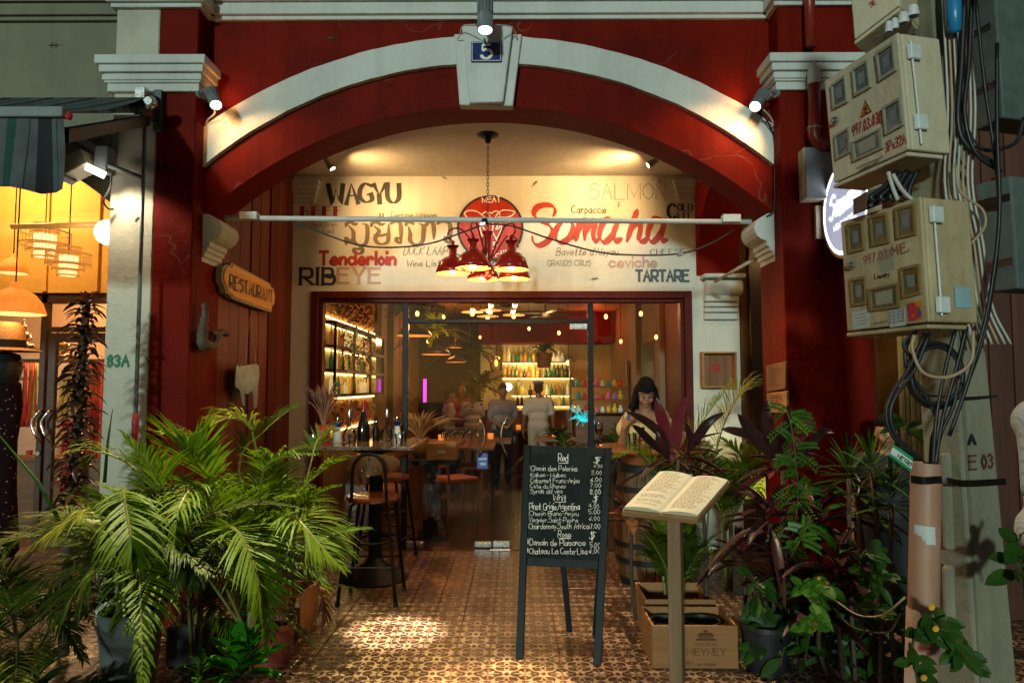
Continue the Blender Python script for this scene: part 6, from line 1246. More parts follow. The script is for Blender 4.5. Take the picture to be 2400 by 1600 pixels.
def meterbox(name, label, TL, TR, BL, BR, ST, SB, H, m, wins, brk, mw, mf, zf):
    yl, yr, ys_ = Yv(TL, BL, H), Yv(TR, BR, H), Yv(ST, SB, H)
    ptl, pbl, ptr, pbr, pst, psb = S(*TL, yl), S(*BL, yl), S(*TR, yr), S(*BR, yr), S(*ST, ys_), S(*SB, ys_)
    zt, zb = (ptl.z + ptr.z) / 2, (pbl.z + pbr.z) / 2
    Lm, Rm, Sm = (ptl + pbl) / 2, (ptr + pbr) / 2, (pst + psb) / 2
    u = (Rm - Lm); u.z = 0; w_ = (Sm - Rm); w_.z = 0; n = V(-u.y, u.x, 0).normalized(); n = n if n.x < 0 else -n
    t = thing(name, (Lm.x, Lm.y, zb), label, 'meter box'); dn = -n * w_.length
    up = (ptr - pbr).normalized()
    q = MB(); q.prism([pbl, pbr, ptr, ptl], dn); q.build('body', m, t, bevel=.008, seg=2)
    q = MB(); q.prism([pbl + n * .001, pbr + n * .001, ptr + n * .001, ptl + n * .001], n * .014); lid = q.build('door', m, t, bevel=.005, seg=2)
    nf = (pbr - pbl).cross(ptl - pbl).normalized(); nf = nf if nf.dot(n) > 0 else -nf
    p0 = ptl + nf * .0155
    def F(x, y, h=0): return RP(*zf(x, y), p0, nf) + nf * h
    for i, wq in enumerate(wins + [brk]):
        P = [F(*c) for c in wq]; c0 = sum(P, V(0, 0, 0)) / 4; q = MB(); n_ = 4
        inn = [c0 + (p - c0) * .80 for p in P]; vs = P + [p + nf * .010 for p in P] + [p + nf * .010 for p in inn] + inn
        q.add(vs, [(i_ + a_, (i_ + 1) % 4 + a_, (i_ + 1) % 4 + a_ + 4, i_ + a_ + 4) for a_ in (0, 4, 8) for i_ in range(4)]); fr_ = q.build('window_frame', mf, lid)
        q = MB(); q.add([c0 + (p - c0) * .81 + nf * .004 for p in P], [(0, 1, 2, 3)]); q.build('window_pane', mw, fr_)
        q = MB(); q.add([c0 + (p - c0) * V(1, 1, 1).x * (.40 if i < 5 else .55) + nf * .006 for p in P], [(0, 1, 2, 3)]); q.build('meter_face', M['grey'] if i < 5 else M['pfr1'], fr_)
    q = MB(); q.prism([pbl + n * .02 - up * .022, pbr + n * .02 - up * .022, pbr + n * .02 - up * .008, pbl + n * .02 - up * .008], dn * .9); q.build('bottom_flange', m, t, bevel=.003)
    return t, lid, F, nf, (pbl, pbr, ptl, ptr, dn, psb, pst)
zf4 = lambda x, y: (1700 + x / 3.136, y / 3.136); zf5 = lambda x, y: (1850 + x / 3.136, 400 + y / 3.136)
B1, l1, F1, n1_, c_1 = meterbox('meter_box', 'clean cream meter box marked 997.03.03E in red, middle of the stack', (1939, 191), (2111, 77), (1961, 430), (2138, 351), (2212, 83), (2236, 354), .42, M['box1'],
  [[(785, 625), (890, 550), (910, 750), (800, 805)], [(940, 510), (1055, 435), (1080, 640), (960, 710)], [(1115, 390), (1245, 305), (1265, 520), (1140, 600)], [(1165, 790), (1295, 710), (1320, 920), (1185, 995)], [(810, 1000), (920, 930), (930, 1120), (825, 1175)]], [(930, 1050), (1160, 935), (1170, 1090), (950, 1190)], M['pane1'], M['pfr1'], zf4)
B2, l2, F2, n2_, c_2 = meterbox('meter_box', 'stained cream meter box with yellowed windows and an orange sticker', (1977, 521), (2164, 461), (1993, 776), (2185, 754), (2261, 464), (2280, 748), .42, M['box2'],
  [[(430, 395), (545, 365), (560, 580), (450, 610)], [(600, 335), (725, 305), (745, 530), (615, 560)], [(785, 275), (930, 240), (940, 470), (800, 505)], [(825, 715), (965, 685), (980, 905), (840, 940)], [(455, 795), (570, 770), (580, 980), (470, 1000)]], [(585, 870), (820, 820), (825, 1005), (600, 1035)], M['pane2'], M['pfr2'], zf5)
B0, l0, F0, n0_, c_0 = meterbox('meter_box', 'cream meter box cut off by the top of the picture, highest on the pole', (1985, -150), (2090, -240), (2006, 96), (2111, 16), (2200, -230), (2215, 19), .42, M['box1'], [[(900, -200), (990, -260), (1000, -120), (920, -60)]] * 1, [(1060, -300), (1200, -390), (1210, -250), (1080, -160)], M['pane1'], M['pfr1'], zf4)
M['inkrd'] = mat('red_marker', (.38, .03, .02), rough=.6, bmp=0); M['inkrf'] = mat('faded_red_marker', (.34, .12, .08), rough=.7, bmp=0)
def fl_(F, nf, s, a, b_, h, m, par, w=.14, nm='lettering', off=.0015, con=1, sh=0, jit=.3, **k):
    A, B_, Cc = F(*a), F(*b_), F(a[0], a[1] - h); letter(s, A, B_, (Cc - A).length, nm, m, par, w=w, nrm=tuple(nf), up=tuple((Cc - A).normalized()), off=off, con=con, jit=jit, **k)
fl_(F1, n1_, '997.03.03E', (938, 1000), (1168, 888), 78, M['inkrd'], l1, w=.13); fl_(F1, n1_, '3Px32A', (1182, 1120), (1335, 1050), 70, M['inkrd'], l1, w=.12)
fl_(F1, n1_, 'ELECTRICITE DU CAMBODGE', (990, 1262), (1140, 1190), 14, M['inkb'], l1, w=.2, jit=0); fl_(F1, n1_, 'wwsmnwwmsnswwm', (965, 1243), (1165, 1155), 16, M['inkb'], l1, w=.2, jit=0)
fl_(F0, n0_, 'SE', (1070, 55), (1112, 28), 36, M['inkrd'], l0, w=.16)
M['warn'] = mat('warning_orange', (.55, .16, .01), rough=.5, bmp=0)
q = MB(); q.add([F1(1028, 733, .001), F1(1079, 822, .001), F1(990, 870, .001)], [(0, 2, 1)]); q.build('warning_border', M['inkb'], l1); q = MB(); q.add([F1(1029, 748, .002), F1(1071, 820, .002), F1(998, 859, .002)], [(0, 2, 1)]); q.build('warning_triangle', M['warn'], l1)
q = MB(); kz = 0
for ps in ([(1035, 782), (1028, 800), (1032, 825)], [(1028, 800), (1014, 806)], [(1030, 802), (1048, 800)], [(1032, 825), (1020, 842)], [(1032, 825), (1048, 830)], [(1046, 775), (1036, 788), (1044, 792), (1036, 806)]):
    pp = [F1(x, y, .003) for x, y in ps]; q.tube(pp, .0016, 4); 
q.build('warning_figure', M['inkb'], l1)
fl_(F2, n2_, '997.03.04E.', (552, 690), (885, 590), 66, M['inkrf'], l2, w=.15); fl_(F2, n2_, 'Laundry', (630, 795), (742, 775), 34, M['inkb'], l2, w=.16)
fl_(F2, n2_, 'ELECTRICITE', (620, 1130), (730, 1112), 12, M['inkt'], l2, w=.2, jit=0)
def stick(F, qd, m, par, h=.0012, nm='sticker'): q = MB(); q.add([F(*c, h) for c in qd], [(0, 1, 2, 3)]); return q.build(nm, m, par)
M['stor'] = mat('sticker_orange', (.62, .20, .01), rough=.5, bmp=0); M['stpk'] = mat('sticker_pink', (.55, .02, .05), rough=.5, bmp=0); M['stwh'] = mat('sticker_white', (.50, .50, .44), rough=.7, var=.2); M['stbl'] = mat('sticker_pale_blue', (.28, .42, .45), rough=.6, bmp=0); M['inkbl'] = mat('blue_print', (.04, .09, .25), rough=.7, bmp=0)
stick(F2, [(880, 968), (975, 950), (985, 1092), (890, 1106)], M['stor'], l2); stick(F2, [(735, 1028), (858, 1006), (862, 1134), (740, 1152)], M['stwh'], l2); stick(F2, [(460, 1040), (590, 1020), (596, 1150), (468, 1168)], M['stwh'], l2); stick(F2, [(652, 602), (752, 572), (772, 722), (668, 750)], M['pfr1'], l2)
fl_(F2, n2_, 'B', (895, 1088), (942, 1080), 100, M['stpk'], l2, w=.26, off=.003, jit=0); fl_(F2, n2_, 'side', (948, 1074), (974, 1070), 70, M['inkbl'], l2, w=.14, off=.003, jit=0)
for j in range(4): fl_(F2, n2_, '012 345', (742, 1050 + j * 25), (852, 1030 + j * 25), 14, M['inkbl'], l2, w=.2, off=.003, jit=0); fl_(F2, n2_, 'mwsw', (475, 1066 + j * 25), (580, 1048 + j * 25), 12, M['inkt'], l2, w=.15, off=.003, jit=0)
for F, nf, c, par in ((F1, n1_, (815, 890), l1), (F2, n2_, (460, 697), l2)): q = MB(); q.lathe([(0, 0), (.016, 0), (.016, .012), (.009, .016), (.009, .022), (0, .022)], F(*c), 14, axis=nf); q.build('lock', M['steel'], par, smooth=True, ang=40)
for t_b, (pbl, pbr, ptl, ptr, dn, psb, pst), fs in ((B1, c_1, (.84, .24)), (B2, c_2, (.86, .14))):
    for f in fs:
        for k_ in range(3):
            p = pbr + (ptr - pbr) * (f - .035 * k_ + .03); q = MB(); u = dn.normalized(); q.obox(p + u * .035 + V(.006, -.01, 0), (u * .022, V(0, 0, .0125), V(.006, -.006, 0))); q.build('hinge', M['wpaint'], t_b, bevel=.003)
    u = dn.normalized(); q = MB(); q.tube([pbr + u * .03 + V(.004, -.008, .02), ptr + u * .03 + V(.004, -.008, -.03)], .004, 6); q.build('hinge_rod', M['wpaint'], t_b)
pbl, pbr, ptl, ptr, dn, psb, pst = c_2; sn_ = (ptr - pbr).cross(dn).normalized(); sn_ = sn_ if sn_.y < 0 else -sn_
q = MB(); o_ = pbr + (ptr - pbr) * .12 + dn * .5 + sn_ * .004; uu_ = dn.normalized() * .07; vv_ = (ptr - pbr).normalized() * .07; q.add([o_, o_ + uu_, o_ + uu_ + vv_, o_ + vv_], [(0, 1, 2, 3)]); q.build('sticker', M['stbl'], B2)
for i, (x, y) in enumerate(((2083, 70), (2097, 63), (2117, 50), (2140, 33))):
    p = S(x, y, 2.5); rr_2 = (.012, .012, .018, .019)[i]; q = MB(); q.lathe([(0, .04), (rr_2 * .8, .04), (rr_2, .03), (rr_2, .018), (rr_2 * 1.15, .015), (rr_2 * 1.1, 0), (rr_2 * .6, 0), (rr_2 * .55, .01)], p + V(0, 0, -.01), 12); q.build('cable_gland', M['wpaint'], B0, smooth=True, ang=35)
# two darker boxes on the far side of the pole
def gbx(c4, Y4, dpt, label, clips):
    P = [S(x, y, Y) for (x, y), Y in zip(c4, Y4)]; t = thing('steel_box', P[3], label, 'meter box'); zt, zb = (P[0].z + P[1].z) / 2, (P[2].z + P[3].z) / 2
    P[0].z = P[1].z = zt; P[2].z = P[3].z = zb; q = MB(); q.prism([P[3], P[2], P[1], P[0]], dpt); q.build('body', M['gbox'], t, bevel=.008, seg=2)
    for (x0, y0, x1, y1) in clips: a, b2 = S(x0, y0, Y4[0] - .03), S(x1, y1, Y4[1] - .05); q = MB(); u = (b2 - a) / 2; q.obox((a + b2) / 2, (u, V(0, 0, .016), V(0, .006, 0))); q.build('clip', M['black'], t, bevel=.002)
    return t
gbx([(2255, 20), (2330, -30), (2350, 262), (2285, 320)], (2.95, 2.8, 2.8, 2.95), (.45, .12, 0), 'dark grey green steel box behind the top right of the pole', [(2270, 88, 2320, 62), (2275, 225, 2330, 198)])
gbx([(2285, 438), (2368, 405), (2385, 672), (2312, 690)], (2.95, 2.82, 2.82, 2.95), (.45, .12, 0), 'speckled grey steel box behind the right of the pole, level with the lowest meter box', [(2290, 480, 2365, 462), (2308, 625, 2370, 612)])
p_ = S(2385, 640, 2.70); 
# cables
def cab(pts, m='wire', r=.006, Y=2.36, conv=True): return (pts, m, r, Y)
def bundle(name, label, lst):
    t = thing(name, (D if True else S)(lst[0][0][0][0], lst[0][0][0][1], lst[0][3]), label, 'cables')
    for pts, m, r, Y in lst:
        q = MB(); ps = [D(x, y, Y + (rest_[0] if rest_ else 0)) for x, y, *rest_ in pts]; q.tube(cat_pts(ps, 5), r, 7); q.build('cable', M[m], t, smooth=True)
    return t
r3 = random.Random(11)
coil = []
for i in range(6):
    cxx, cyy, rx, ry = 2150 + r3.uniform(-4, 4), 862 + r3.uniform(-5, 5), 56 + i * 1.5, 66 + i * 1.5; coil.append(([(cxx + rx * math.cos(a), cyy + ry * math.sin(a), .006 * i) for a in [k_ * math.pi / 8 + .3 for k_ in range(17)]], 'wire', .0065, 2.36))
bundle('cable_coil', 'coil of black cable hanging on the pole under the lowest meter box', coil)
bundle('drop_cables', 'black cables dropping from the lowest meter box into the salmon pipe', [([(2105, 760), (2080, 800), (2085, 850), (2120, 900), (2150, 960), (2140, 1010), (2136, 1085)], 'wire', .0065, 2.37), ([(2195, 755), (2170, 850), (2150, 960), (2142, 1080)], 'wire', .0065, 2.35), ([(2220, 750), (2195, 850), (2165, 960), (2146, 1080)], 'wire', .0065, 2.35), ([(2125, 765), (2085, 850), (2050, 900), (2035, 950), (2050, 1000), (2095, 1045)], 'wire', .006, 2.34), ([(2135, 765), (2100, 850), (2060, 905), (2045, 950), (2058, 1000), (2098, 1040), (2112, 1050)], 'wire', .0065, 2.34),
  ([(2205, 860), (2190, 930), (2160, 1000), (2144, 1082)], 'wire', .006, 2.36), ([(2100, 765), (2075, 790), (2100, 820), (2130, 780)], 'wire', .006, 2.36), ([(2290, 100), (2290, 300), (2295, 500), (2270, 700), (2225, 870), (2180, 1000)], 'wire', .007, 2.42)])
bundle('pale_cables', 'bundle of white and tan cables running down the right side of the pole', [([(x, -10), (x + 12, 250), (x + 5, 420), (x + 30, 560), (x + 50, 700), (x + 70 + i * 4, 790)], ('wirew', 'wireo', 'wirew')[i % 3], .0045, 2.50) for i, x in enumerate((2165, 2175, 2186, 2196, 2207, 2218, 2228))] + [([(2235, 760), (2230, 830), (2180, 865), (2120, 855), (2095, 800), (2100, 770)], 'wireo', .006, 2.33), ([(2195, 380), (2205, 440), (2255, 480), (2262, 520), (2230, 560)], 'wireo', .005, 2.44), ([(2040, 395), (2050, 430), (2062, 460)], 'wirew', .007, 2.36)])
bundle('black_cables', 'thick black cables hanging between the boxes at the right of the pole', [([(2215, -10), (2208, 150), (2200, 280), (2225, 340), (2290, 380)], 'wire', .010, 2.48), ([(2232, -10), (2225, 150), (2215, 260), (2240, 350), (2300, 395)], 'wire', .008, 2.47), ([(2190, -10), (2195, 100), (2208, 250), (2250, 340), (2330, 330), (2352, 270)], 'wire', .007, 2.5), ([(2240, -10), (2262, 200), (2290, 400), (2292, 560), (2262, 760), (2215, 900)], 'wire', .006, 2.44)])
bundle('box_cables', 'tangle of black cables between the two lower meter boxes', [([(2060 + 12 * i, 392 + (i % 2) * 5), (2030 + 15 * i, 430), (2000 + 22 * i, 452), (2010 + 22 * i, 462)], 'wire', .009, 2.38) for i in range(5)] + [([(2050, 400), (2075, 440), (2110, 470), (2140, 490)], 'wirew', .007, 2.35)])
q = MB(); a, b_ = D(1975, 468, 2.5), D(2045, 440, 2.46); u = (b_ - a) / 2; q.obox((a + b_) / 2, (u, V(0, 0, .03), V(0, .05, 0))); tag(q.build('cable_sleeve', M['inkb']), 'black ribbed cable sleeve on top of the lowest meter box', 'cable sleeve')
q = MB(); a, b_ = D(2172, 0, 2.52), D(2206, 70, 2.52); q.lathe([(0, 0), (.022, .01), (.026, .08), (.024, .25), (0, .26)], D(2193, 78, 2.46), 10); tag(q.build('blue_bag', mat('blue_plastic_bag', (.02, .20, .42), rough=.3), smooth=True), 'bright blue plastic wrapping among the cables at the top right', 'wrapping')
q = MB(); q.tube(cat_pts([D(2108, 785, 2.33), D(2120, 850, 2.31), D(2150, 873, 2.30), D(2190, 840, 2.32), D(2216, 760, 2.34)], 5), .0055, 7)
# tag on the cable
P = [S(2095, 1041, 2.30), S(2140, 1072, 2.30), S(2135, 1105, 2.30), S(2084, 1067, 2.30)]; t = thing('cable_tag', P[3], 'green and white plastic tag tied to the cable above the salmon pipe', 'tag'); M['tgreen'] = mat('tag_green', (.01, .27, .09), rough=.4, bmp=0)
q = MB(); q.prism(P[::-1], (0, .003, 0)); q.build('tag', M['tgreen'], t); Pm = [P[0].lerp(P[3], .25) + V(0, -.001, 0), P[1].lerp(P[2], .25) + V(0, -.001, 0), P[1].lerp(P[2], .8) + V(0, -.001, 0), P[0].lerp(P[3], .8) + V(0, -.001, 0)]; q = MB(); q.add(Pm, [(0, 1, 2, 3)]); q.build('white_field', M['wpaint'], t)
letter('METRO', Pm[3].lerp(Pm[2], .3) + V(0, -.001, .004), Pm[3].lerp(Pm[2], .9) + V(0, -.001, .004), .012, 'tag_lettering', M['inkb'], t, w=.2, jit=0, nrm=(0, -1, 0), up=tuple((Pm[0] - Pm[3]).normalized()))
# drain pipe and junction box on the pier, round lit sign
M['pipered'] = mat('red_painted_pipe', (.24, .022, .012), rough=.3, var=.2); dp = thing('drain_pipe', S(1910, 340, 4.55), 'red painted drain pipe on the right pier passing the capital', 'drain pipe')
q = MB(); a = S(1898, 0, 4.52); q.tube([(a.x, 4.53, 4.6), (a.x, 4.53, 3.81)], .036, 14); q.build('upper_pipe', M['pipered'], dp, smooth=True)
a, b_ = S(1908, 195, 4.5), S(1908, 318, 4.5); q = MB(); q.tube([a, b_, b_ + V(.015, 0, -.04), b_ + V(.06, 0, -.065), b_ + V(.14, 0, -.065)], .040, 14); q.build('lower_pipe', M['pipered'], dp, smooth=True); q = MB(); q.lathe([(.042, 0), (.042, .09), (.0, .17)], a + V(0, 0, -.01), 14, cap=False); q.build('white_cone', M['white'], dp, smooth=True, ang=40)
q = MB(); q.tube([b_ + V(.045 * math.cos(k_ * .5), -.045 * math.sin(k_ * .5) , .05) for k_ in range(14)], .004, 5); q.build('tie', M['wirew'], dp)
a, b_ = S(1887, 466, YP - .1), S(1955, 345, YP - .1); jb = thing('junction_box', (a.x, YP - .1, a.z), 'plain beige junction box on the right pier under the red pipe', 'junction box'); q = MB(); q.box((a.x, YP - .1, a.z), (b_.x, YP - .002, b_.z)); q.build('box', M['box1'], jb, bevel=.004); q = MB(); q.box((a.x + .004, YP - .112, a.z + .004), (b_.x - .004, YP - .101, b_.z - .004)); q.build('lid', M['grey'], jb, bevel=.003)
lsx, lsy = 2.035, 4.27; lz = S(1990, 486, lsy).z; ls = thing('round_light_sign', (lsx, lsy, lz), 'round lit projecting sign Somaha MEAT N CHILL beside the right pier', 'sign')
M['signface'] = emis('sign_face', (.40, .44, .60), .85); M['signrim'] = emis('sign_rim_light', (.85, .92, 1), 5); M['signw'] = emis('sign_white_letters', (1, 1, 1), 1.6); M['signshell'] = mat('sign_shell', (.42, .30, .20), rough=.5); RS = .315
q = MB(); q.lathe([(0, -.07), (RS, -.07), (RS, .0), (RS - .02, .004), (RS - .022, -.004)], (lsx, lsy, lz), 48, axis=(-1, 0, 0), cap=False); q.build('shell', M['signshell'], ls)
q = MB(); q.lathe([(RS - .022, 0), (RS - .045, .0)], (lsx, lsy, lz), 48, axis=(-1, 0, 0), cap=False); q.build('lit_rim', M['signrim'], ls); q = MB(); q.lathe([(0, .001), (RS - .045, .001)], (lsx, lsy, lz), 48, axis=(-1, 0, 0), cap=False); q.build('face', M['signface'], ls)
letter('Somaha', (lsx - .003, lsy + .20, lz - .04), (lsx - .003, lsy - .20, lz - .0), .15, 'sign_script', M['signw'], ls, w=.16, con=.45, shear=.3, nrm=(-1, 0, 0), jit=.2); letter("MEAT N' CHILL", (lsx - .003, lsy + .14, lz - .12), (lsx - .003, lsy - .16, lz - .095), .035, 'sign_caption', M['signw'], ls, w=.2, nrm=(-1, 0, 0), jit=0)
q = MB(); a, b_ = S(1912, 560, YP - .02), S(1932, 482, YP - .02); q.box((a.x, YP - .03, a.z), (b_.x, YP - .002, b_.z)); q.build('wall_plate', M['box1'], ls, bevel=.002)
q = MB(); q.box((2.374, YA, 3.3), (7, YA + .3, 5.2)); q.build('upper_wall', M['ochre'], rb)
q = MB(); q.box((4.9, 2.9, 2.2), (5.0, 6, 3.2)); 
for i in range(8): q = MB(); z = 2.35 + i * .075; q.box((3.2, 4.60 - i * .0, z), (4.8, 4.64, z + .07)); q.build('louvre_slat', M['red'], rb, bevel=.004)
# ---------------------------------------------------------------- plants
def leafmat(name, a, b_, rough=.4, tr=.2, scale=9):
    m, t, bs = nt(name); p = pos(t); oi = t.nodes.new('ShaderNodeObjectInfo')
    f = mth(t, 'ADD', mth(t, 'MULTIPLY', noise(t, p, scale, 3), .8), mth(t, 'MULTIPLY', oi.outputs['Random'], .25)); c = ramp(t, f, [(.3, a), (.75, b_)])
    dead = noise(t, p, 5, 4, .7); c = mixc(t, ramp(t, dead, [(.70, (0,)), (.78, (.6,))]), c, (.22, .11, .03))
    t.links.new(c, bs.inputs['Base Color']); bs.inputs['Roughness'].default_value = rough; bs.inputs['Specular IOR Level'].default_value = .2
    tl = t.nodes.new('ShaderNodeBsdfTranslucent'); t.links.new(c, tl.inputs[0]); mx = t.nodes.new('ShaderNodeMixShader'); mx.inputs[0].default_value = tr
    t.links.new(bs.outputs[0], mx.inputs[1]); t.links.new(tl.outputs[0], mx.inputs[2]); t.links.new(mx.outputs[0], t.nodes['Material Output'].inputs[0]); return m
M['palm'] = leafmat('palm_leaf', (.045, .10, .003), (.14, .22, .006), .5, .3); M['palmd'] = leafmat('dark_palm_leaf', (.02, .04, .003), (.06, .09, .006), .5); M['palmy'] = leafmat('yellow_palm_leaf', (.10, .14, .012), (.26, .25, .03), .4); M['palmr'] = leafmat('dead_palm_leaf', (.16, .06, .03), (.30, .12, .06), .7)
M['stem'] = mat('palm_stem', (.16, .15, .035), rough=.5, var=.4); M['bark'] = mat('plant_bark', (.07, .045, .028), rough=.9, var=.5, scale=30, bmp=.5)
M['cord'] = leafmat('maroon_leaf', (.020, .008, .009), (.060, .022, .020), .34, .12, 5); M['cordp'] = leafmat('pink_maroon_leaf', (.10, .010, .020), (.17, .03, .035), .32, .15, 5); M['cordst'] = mat('crimson_stalk', (.30, .02, .05), rough=.4)
M['lg'] = leafmat('bright_green_leaf', (.03, .10, .008), (.08, .20, .02), .4, .3); M['mg'] = leafmat('mid_green_leaf', (.015, .05, .006), (.04, .10, .012), .45, .25); M['bromel'] = leafmat('bronze_leaf', (.06, .024, .012), (.19, .075, .028), .35, .1); M['neon'] = leafmat('glossy_green_leaf', (.015, .12, .006), (.05, .26, .012), .16, .2, 7)
def frond(mb, path, L, seed=0, n=50, start=.16, ang=50, droop=.85, wd=.0076, side_up=.25):
    r_ = random.Random(seed); k = len(path) - 1
    mb.tube(path, [.008 * (1 - .8 * i / k) + .001 for i in range(k + 1)], 5, 1)
    for j in range(n):
        u = start + (1 - start) * (j + .5) / n; x = u * k; i = min(int(x), k - 1); p = path[i].lerp(path[i + 1], x - i); T = (path[i + 1] - path[i]).normalized()
        Sd = T.cross(V(0, 0, 1)); Sd = Sd.normalized() if Sd.length > .05 else V(1, 0, 0); U = Sd.cross(T).normalized()
        v = (u - start) / (1 - start); ll = L * (.35 + .75 * math.sin(min(1, v * 1.15 + .12) * math.pi) ** .7) * r_.uniform(.9, 1.25) * (1 if v < .9 else .75)
        for s in (-1, 1):
            a = R(ang * (1 - .45 * v) + r_.uniform(-10, 10)); d = (T * math.cos(a) + Sd * s * math.sin(a) + U * (side_up + r_.uniform(-.08, .08))).normalized()
            q = p; vs = []; w_ = d.cross(U).normalized(); m_ = 4
            for g_ in range(m_ + 1):
                f = g_ / m_; ww = wd * (.35 + 1.0 * math.sin(math.pi * min(1, f * .9 + .12))) * (1 if g_ < m_ else .05)
                vs += [q - w_ * ww / 2, q + w_ * ww / 2]; q = q + d * ll / m_; d = (d + V(0, 0, -droop * (f + .3) * .5)).normalized()
            mb.add(vs, [(2 * g_, 2 * g_ + 1, 2 * g_ + 3, 2 * g_ + 2) for g_ in range(m_)], 0)
def auto_path(b, az, el, L, dr, n=9): h = V(math.cos(az), math.sin(az), 0); return [b + h * L * math.cos(el) * (t + .18 * t * t) + V(0, 0, L * (math.sin(el) * t - dr * t ** 2.2)) for t in [i / n for i in range(n + 1)]]
def palm(base, label, specs, mats, group=None, stems=5, seed=1, stem_h=.3, kind='potted_palm'):
    t = thing(kind, base, label, 'palm', group); r_ = random.Random(seed); base = V(*base)
    for s in range(stems):
        a = r_.uniform(0, 6.28); rr3 = r_.uniform(.01, .07); q = MB(); q.tube([base + V(rr3 * math.cos(a), rr3 * math.sin(a), -.02), base + V(rr3 * 1.6 * math.cos(a), rr3 * 1.6 * math.sin(a), stem_h)], [.014, .009], 7); q.build('stem', M['stem'], t, smooth=True)
    for i, sp in enumerate(specs):
        q = MB(); path, L, kw = sp[0], sp[1], (sp[3] if len(sp) > 3 else {}); frond(q, path, L, seed=seed * 100 + i, **kw); q.build('frond', [M[sp[2] if len(sp) > 2 and sp[2] else mats[i % len(mats)]], M['stem']], t)
    return t
def ps(*pts): return [V(*p) for p in cat_pts([S(*p) for p in pts], 4)]
r4 = random.Random(21)
def autos(base, n, Ls, els, drs, LL, seed, azs=(0, 6.28), mt=(None,), z=.22, **kw):
    r_ = random.Random(seed); out = []
    for i in range(n):
        az = azs[0] + (azs[1] - azs[0]) * (i + r_.uniform(0, .8)) / n
        out.append((auto_path(V(base[0], base[1], base[2] + z), az, R(r_.uniform(*els)), r_.uniform(*Ls), r_.uniform(*drs)), LL * r_.uniform(.8, 1.15), r_.choice(mt), kw))
    return out
cp_ = V(S(306, 1500, 3.3).x, 3.3, .48)
palm(cp_, 'areca palm spilling dark fronds over the grey cement pot', autos(cp_, 17, (.55, .95), (30, 78), (.45, 1.0), .21, 4, mt=('palm', 'palmd', 'palmd', 'palmy')) + [
  (ps((306, 1380, 3.3), (286, 1150, 3.05), (302, 1235, 2.85), (316, 1320, 2.8)), .19, 'palm', dict(n=48, start=.42)), (ps((300, 1380, 3.3), (250, 1200, 3.1), (150, 1230, 2.95), (40, 1330, 2.9)), .20, 'palmy', dict(n=48, start=.3)),
  (ps((300, 1390, 3.3), (250, 1300, 3.0), (170, 1400, 2.85), (90, 1520, 2.8)), .20, 'palmd', dict(n=48)),
  (ps((320, 1380, 3.3), (380, 1270, 3.1), (430, 1300, 3.0), (450, 1380, 2.95)), .18, 'palmd', dict(n=38)), (ps((306, 1380, 3.3), (330, 1130, 3.3), (240, 1060, 3.2), (200, 1085, 3.2)), .2, 'palmy', dict(n=38)),
  (ps((320, 1380, 3.3), (380, 1180, 3.3), (350, 1090, 3.2), (290, 1020, 3.1)), .2, 'palm', dict(n=48))], ['palm'], seed=2)
b2 = V(S(575, 1500, 3.62).x, 3.72, .2)
palm(b2, 'bright areca palm in the terracotta pot drooping toward the camera', autos(b2, 12, (.65, .95), (50, 80), (.35, .8), .22, 7, mt=('palm', 'palm', 'palmy')) + [
  (ps((575, 1480, 3.7), (500, 1290, 3.45), (545, 1235, 3.2), (598, 1330, 3.05), (628, 1490, 3.0)), .25, 'palm', dict(n=52, start=.36, droop=.3, wd=.0088)), (ps((590, 1480, 3.7), (640, 1250, 3.5), (690, 1215, 3.3), (745, 1270, 3.2), (800, 1330, 3.15)), .23, 'palm', dict(n=48, start=.34, wd=.0088)),
  (ps((570, 1480, 3.7), (520, 1180, 3.6), (460, 1085, 3.4), (440, 1040, 3.35)), .27, 'palm', dict(n=50, start=.45, droop=.25)), (ps((590, 1480, 3.7), (610, 1150, 3.6), (640, 1080, 3.5), (730, 1065, 3.4)), .22, 'palm', dict(n=50, start=.45)),
  (ps((570, 1480, 3.7), (500, 1200, 3.5), (460, 1140, 3.3), (420, 1190, 3.1), (410, 1290, 3.0)), .22, 'palm', dict(n=50)), (ps((590, 1480, 3.7), (640, 1320, 3.5), (700, 1300, 3.4), (760, 1360, 3.3)), .16, 'palmd', dict(n=38)), (ps((575, 1480, 3.7), (470, 1330, 3.5), (430, 1300, 3.3), (410, 1400, 3.2)), .18, 'palmd', dict(n=38))], ['palm'], seed=3)
b3 = V(-1.55, 4.3, .28)
palm(b3, 'tall areca palm deep in the clump against the red boards', autos(b3, 15, (.75, 1.1), (48, 80), (.3, .7), .22, 9, mt=('palm', 'palmd', 'palm')) + [
  (ps((620, 1400, 4.3), (560, 1100, 4.4), (620, 1010, 4.4), (700, 945, 4.5)), .24, 'palmd', dict(n=50, start=.4)), (ps((620, 1400, 4.3), (520, 1150, 4.2), (450, 1040, 4.1), (360, 1010, 4.0)), .20, 'palmy', dict(n=48, start=.4)), (ps((630, 1400, 4.3), (690, 1180, 4.2), (760, 1100, 4.2), (800, 1080, 4.15)), .18, 'palm', dict(n=48, start=.3)),
  (ps((620, 1400, 4.3), (600, 1050, 4.3), (550, 980, 4.2), (470, 1010, 4.1)), .2, 'palmy', dict(n=48, start=.4)), (ps((640, 1400, 4.3), (720, 1120, 4.4), (745, 1030, 4.5), (790, 1010, 4.6)), .14, 'palmd', dict(n=22, start=.5, droop=.2))], ['palm'], seed=4)
b4 = V(S(40, 1500, 3.25).x, 3.25, .1)
palm(b4, 'dark areca palm at the far left edge below the mannequin', autos(b4, 13, (.6, 1.0), (25, 75), (.5, .95), .2, 12, mt=('palmd', 'palmd', 'palmy'), z=.3), ['palmd'], seed=5)
